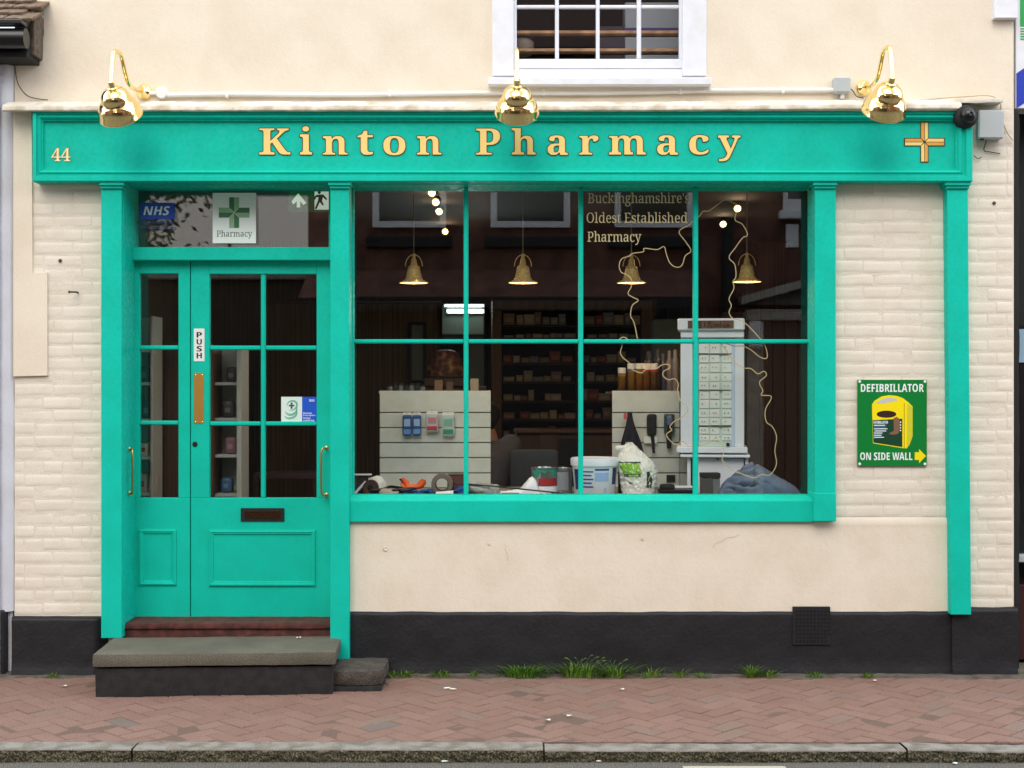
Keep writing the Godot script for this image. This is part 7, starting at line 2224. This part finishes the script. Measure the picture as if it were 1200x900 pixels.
func shopkeeper() -> void:
	# someone in a grey short sleeved shirt sits in the dim shop, turned away towards the counter
	var t := thing("person", "person in a grey short sleeved shirt, sitting half hidden behind the slatwall panel", "person", Vector3(-0.16, FLOOR, -2.15))
	t.rotation.y = deg_to_rad(205)
	var V := func(x: float, y: float, z: float) -> Vector3: return Vector3(x, y, z)
	var hipL := Vector3(-0.09, 0.50, 0.0)
	var hipR := Vector3(0.09, 0.50, 0.0)
	var chest := Vector3(0, 0.84, 0.02)
	var neck := Vector3(0, 1.01, 0.03)
	var head := Vector3(0, 1.14, 0.065)
	var shL := Vector3(-0.175, 0.955, 0.02)
	var shR := Vector3(0.175, 0.955, 0.02)
	var elL := Vector3(-0.225, 0.68, 0.05)
	var elR := Vector3(0.225, 0.68, 0.05)
	var wrL := Vector3(-0.13, 0.60, 0.28)
	var wrR := Vector3(0.13, 0.60, 0.28)
	var knL := Vector3(-0.12, 0.50, 0.42)
	var knR := Vector3(0.12, 0.50, 0.42)
	var anL := Vector3(-0.12, 0.08, 0.40)
	var anR := Vector3(0.12, 0.08, 0.40)
	var body := Mb.new()
	var bones := [
		[Vector3(0, 0.53, 0), Vector3(0, 0.70, 0.0), 0.125, 0.12], [Vector3(0, 0.70, 0), chest, 0.12, 0.13], [Vector3(-0.06, 0.86, 0.02), shL, 0.105, 0.062], [Vector3(0.06, 0.86, 0.02), shR, 0.105, 0.062],
		[Vector3(0, 0.92, 0.02), neck, 0.065, 0.055], [neck, head, 0.052, 0.055],
		[shL, elL, 0.055, 0.042], [elL, wrL, 0.041, 0.028], [shR, elR, 0.055, 0.042], [elR, wrR, 0.041, 0.028],
		[hipL, knL, 0.088, 0.062], [knL, anL, 0.058, 0.042], [hipR, knR, 0.088, 0.062], [knR, anR, 0.058, 0.042],
		[anL, anL + Vector3(0, -0.04, 0.13), 0.042, 0.036], [anR, anR + Vector3(0, -0.04, 0.13), 0.042, 0.036]]
	field_mesh(bones, 0.014, 0.05, body)
	# head, with a face
	var hb := [[head + Vector3(0, 0.035, -0.015), head + Vector3(0, 0.03, 0.01), 0.085, 0.08], [head + Vector3(0, -0.03, 0.03), head + Vector3(0, -0.062, 0.045), 0.058, 0.036],
		[head + Vector3(0, 0.012, 0.085), head + Vector3(0, -0.020, 0.106), 0.008, 0.013], [head + Vector3(-0.025, -0.052, 0.078), head + Vector3(0.025, -0.052, 0.078), 0.009, 0.009],
		[head + Vector3(-0.084, -0.012, -0.005), head + Vector3(-0.086, 0.022, -0.012), 0.012, 0.016], [head + Vector3(0.084, -0.012, -0.005), head + Vector3(0.086, 0.022, -0.012), 0.012, 0.016],
		[head + Vector3(-0.05, 0.03, 0.072), head + Vector3(0.05, 0.03, 0.072), 0.012, 0.012]]
	field_mesh(hb, 0.006, 0.018, body)
	# hands resting on the thighs
	for s in [-1.0, 1.0]:
		var w := wrL if s < 0 else wrR
		var f := Vector3(-s * 0.25, -0.25, 0.93).normalized()
		var side := Vector3(s, 0, 0.25 * s).normalized()
		var pl := w + f * 0.075
		var hd := [[w, pl, 0.024, 0.026], [pl + side * 0.022, pl - side * 0.022, 0.018, 0.018]]
		var len_ := [0.070, 0.082, 0.076, 0.058]
		for i in 4:
			var b0: Vector3 = pl + side * (0.032 - i * 0.021) + f * 0.008
			var b1: Vector3 = b0 + (f + Vector3(0, -0.15, 0)).normalized() * len_[i] * 0.55
			var b2: Vector3 = b1 + (f + Vector3(0, -0.75, 0)).normalized() * len_[i] * 0.45
			hd.append([b0, b1, 0.0095, 0.0085])
			hd.append([b1, b2, 0.0085, 0.0070])
		var t0: Vector3 = w + f * 0.030 - side * s * s * 0.022
		var t1: Vector3 = t0 - side * 0.030 + f * 0.024
		hd.append([t0, t1, 0.013, 0.010])
		hd.append([t1, t1 + f * 0.028 - side * 0.004, 0.010, 0.008])
		field_mesh(hd, 0.004, 0.006, body)
	put(t, "body", body, mt("skin", Color(0.66, 0.48, 0.39), 0.6))
	var shirt := Mb.new()
	field_mesh([
		[Vector3(0, 0.52, 0), Vector3(0, 0.70, 0.0), 0.142, 0.134], [Vector3(0, 0.70, 0), chest, 0.134, 0.141], [Vector3(-0.06, 0.86, 0.02), shL, 0.114, 0.072], [Vector3(0.06, 0.86, 0.02), shR, 0.114, 0.072], [Vector3(0, 0.90, 0.02), Vector3(0, 0.965, 0.025), 0.085, 0.066],
		[shL, shL.lerp(elL, 0.66), 0.070, 0.064], [shR, shR.lerp(elR, 0.66), 0.070, 0.064]], 0.014, 0.05, shirt)
	put(t, "shirt", shirt, plain(Color(0.36, 0.36, 0.39), 0.9))
	var tr := Mb.new()
	field_mesh([[Vector3(0, 0.50, -0.01), Vector3(0, 0.54, 0), 0.148, 0.146], [hipL, knL, 0.100, 0.074], [knL, anL + Vector3(0, 0.03, 0), 0.070, 0.058], [hipR, knR, 0.100, 0.074], [knR, anR + Vector3(0, 0.03, 0), 0.070, 0.058]], 0.016, 0.04, tr)
	put(t, "trousers", tr, plain(Color(0.10, 0.10, 0.13), 0.9))
	var hair := Mb.new()
	field_mesh([[head + Vector3(0, 0.052, -0.025), head + Vector3(0, 0.058, 0.012), 0.086, 0.078], [head + Vector3(0, 0.0, -0.05), head + Vector3(0, -0.03, -0.045), 0.064, 0.045], [head + Vector3(-0.07, 0.03, -0.02), head + Vector3(0.07, 0.03, -0.02), 0.028, 0.028]], 0.007, 0.03, hair)
	put(t, "hair", hair, plain(Color(0.08, 0.06, 0.05), 0.8))
	var shoe := Mb.new()
	for s in [anL, anR]:
		field_mesh([[s + Vector3(0, -0.03, -0.03), s + Vector3(0, -0.042, 0.14), 0.050, 0.040]], 0.012, 0.02, shoe)
		put(t, "shoe", shoe, M.black_matt)
		shoe = Mb.new()
	for s in [-1.0, 1.0]:
		var e := Mb.new()
		e.xf = Transform3D(Basis.IDENTITY, head + Vector3(s * 0.032, 0.014, 0.078))
		e.lathe([Vector2(0, -0.011), Vector2(0.009, -0.006), Vector2(0.011, 0), Vector2(0.009, 0.006), Vector2(0, 0.011)], 14)
		put(t, "eye", e, plain(Color(0.75, 0.73, 0.70), 0.3))
	var st := thing("stool", "low dark stool under the person in the grey shirt", "stool", Vector3(-0.16, FLOOR, -2.15))
	put(st, "seat", Mb.new().lathe([Vector2(0, 0.37), Vector2(0.16, 0.37), Vector2(0.17, 0.38), Vector2(0.16, 0.395), Vector2(0, 0.395)], 28), M.dark_wood)
	for k in 4:
		var a := k * PI / 2 + 0.6
		put(st, "leg", Mb.new().tube([Vector3(cos(a) * 0.17, 0, sin(a) * 0.17), Vector3(cos(a) * 0.12, 0.372, sin(a) * 0.12)], 0.014, 8), M.dark_wood)
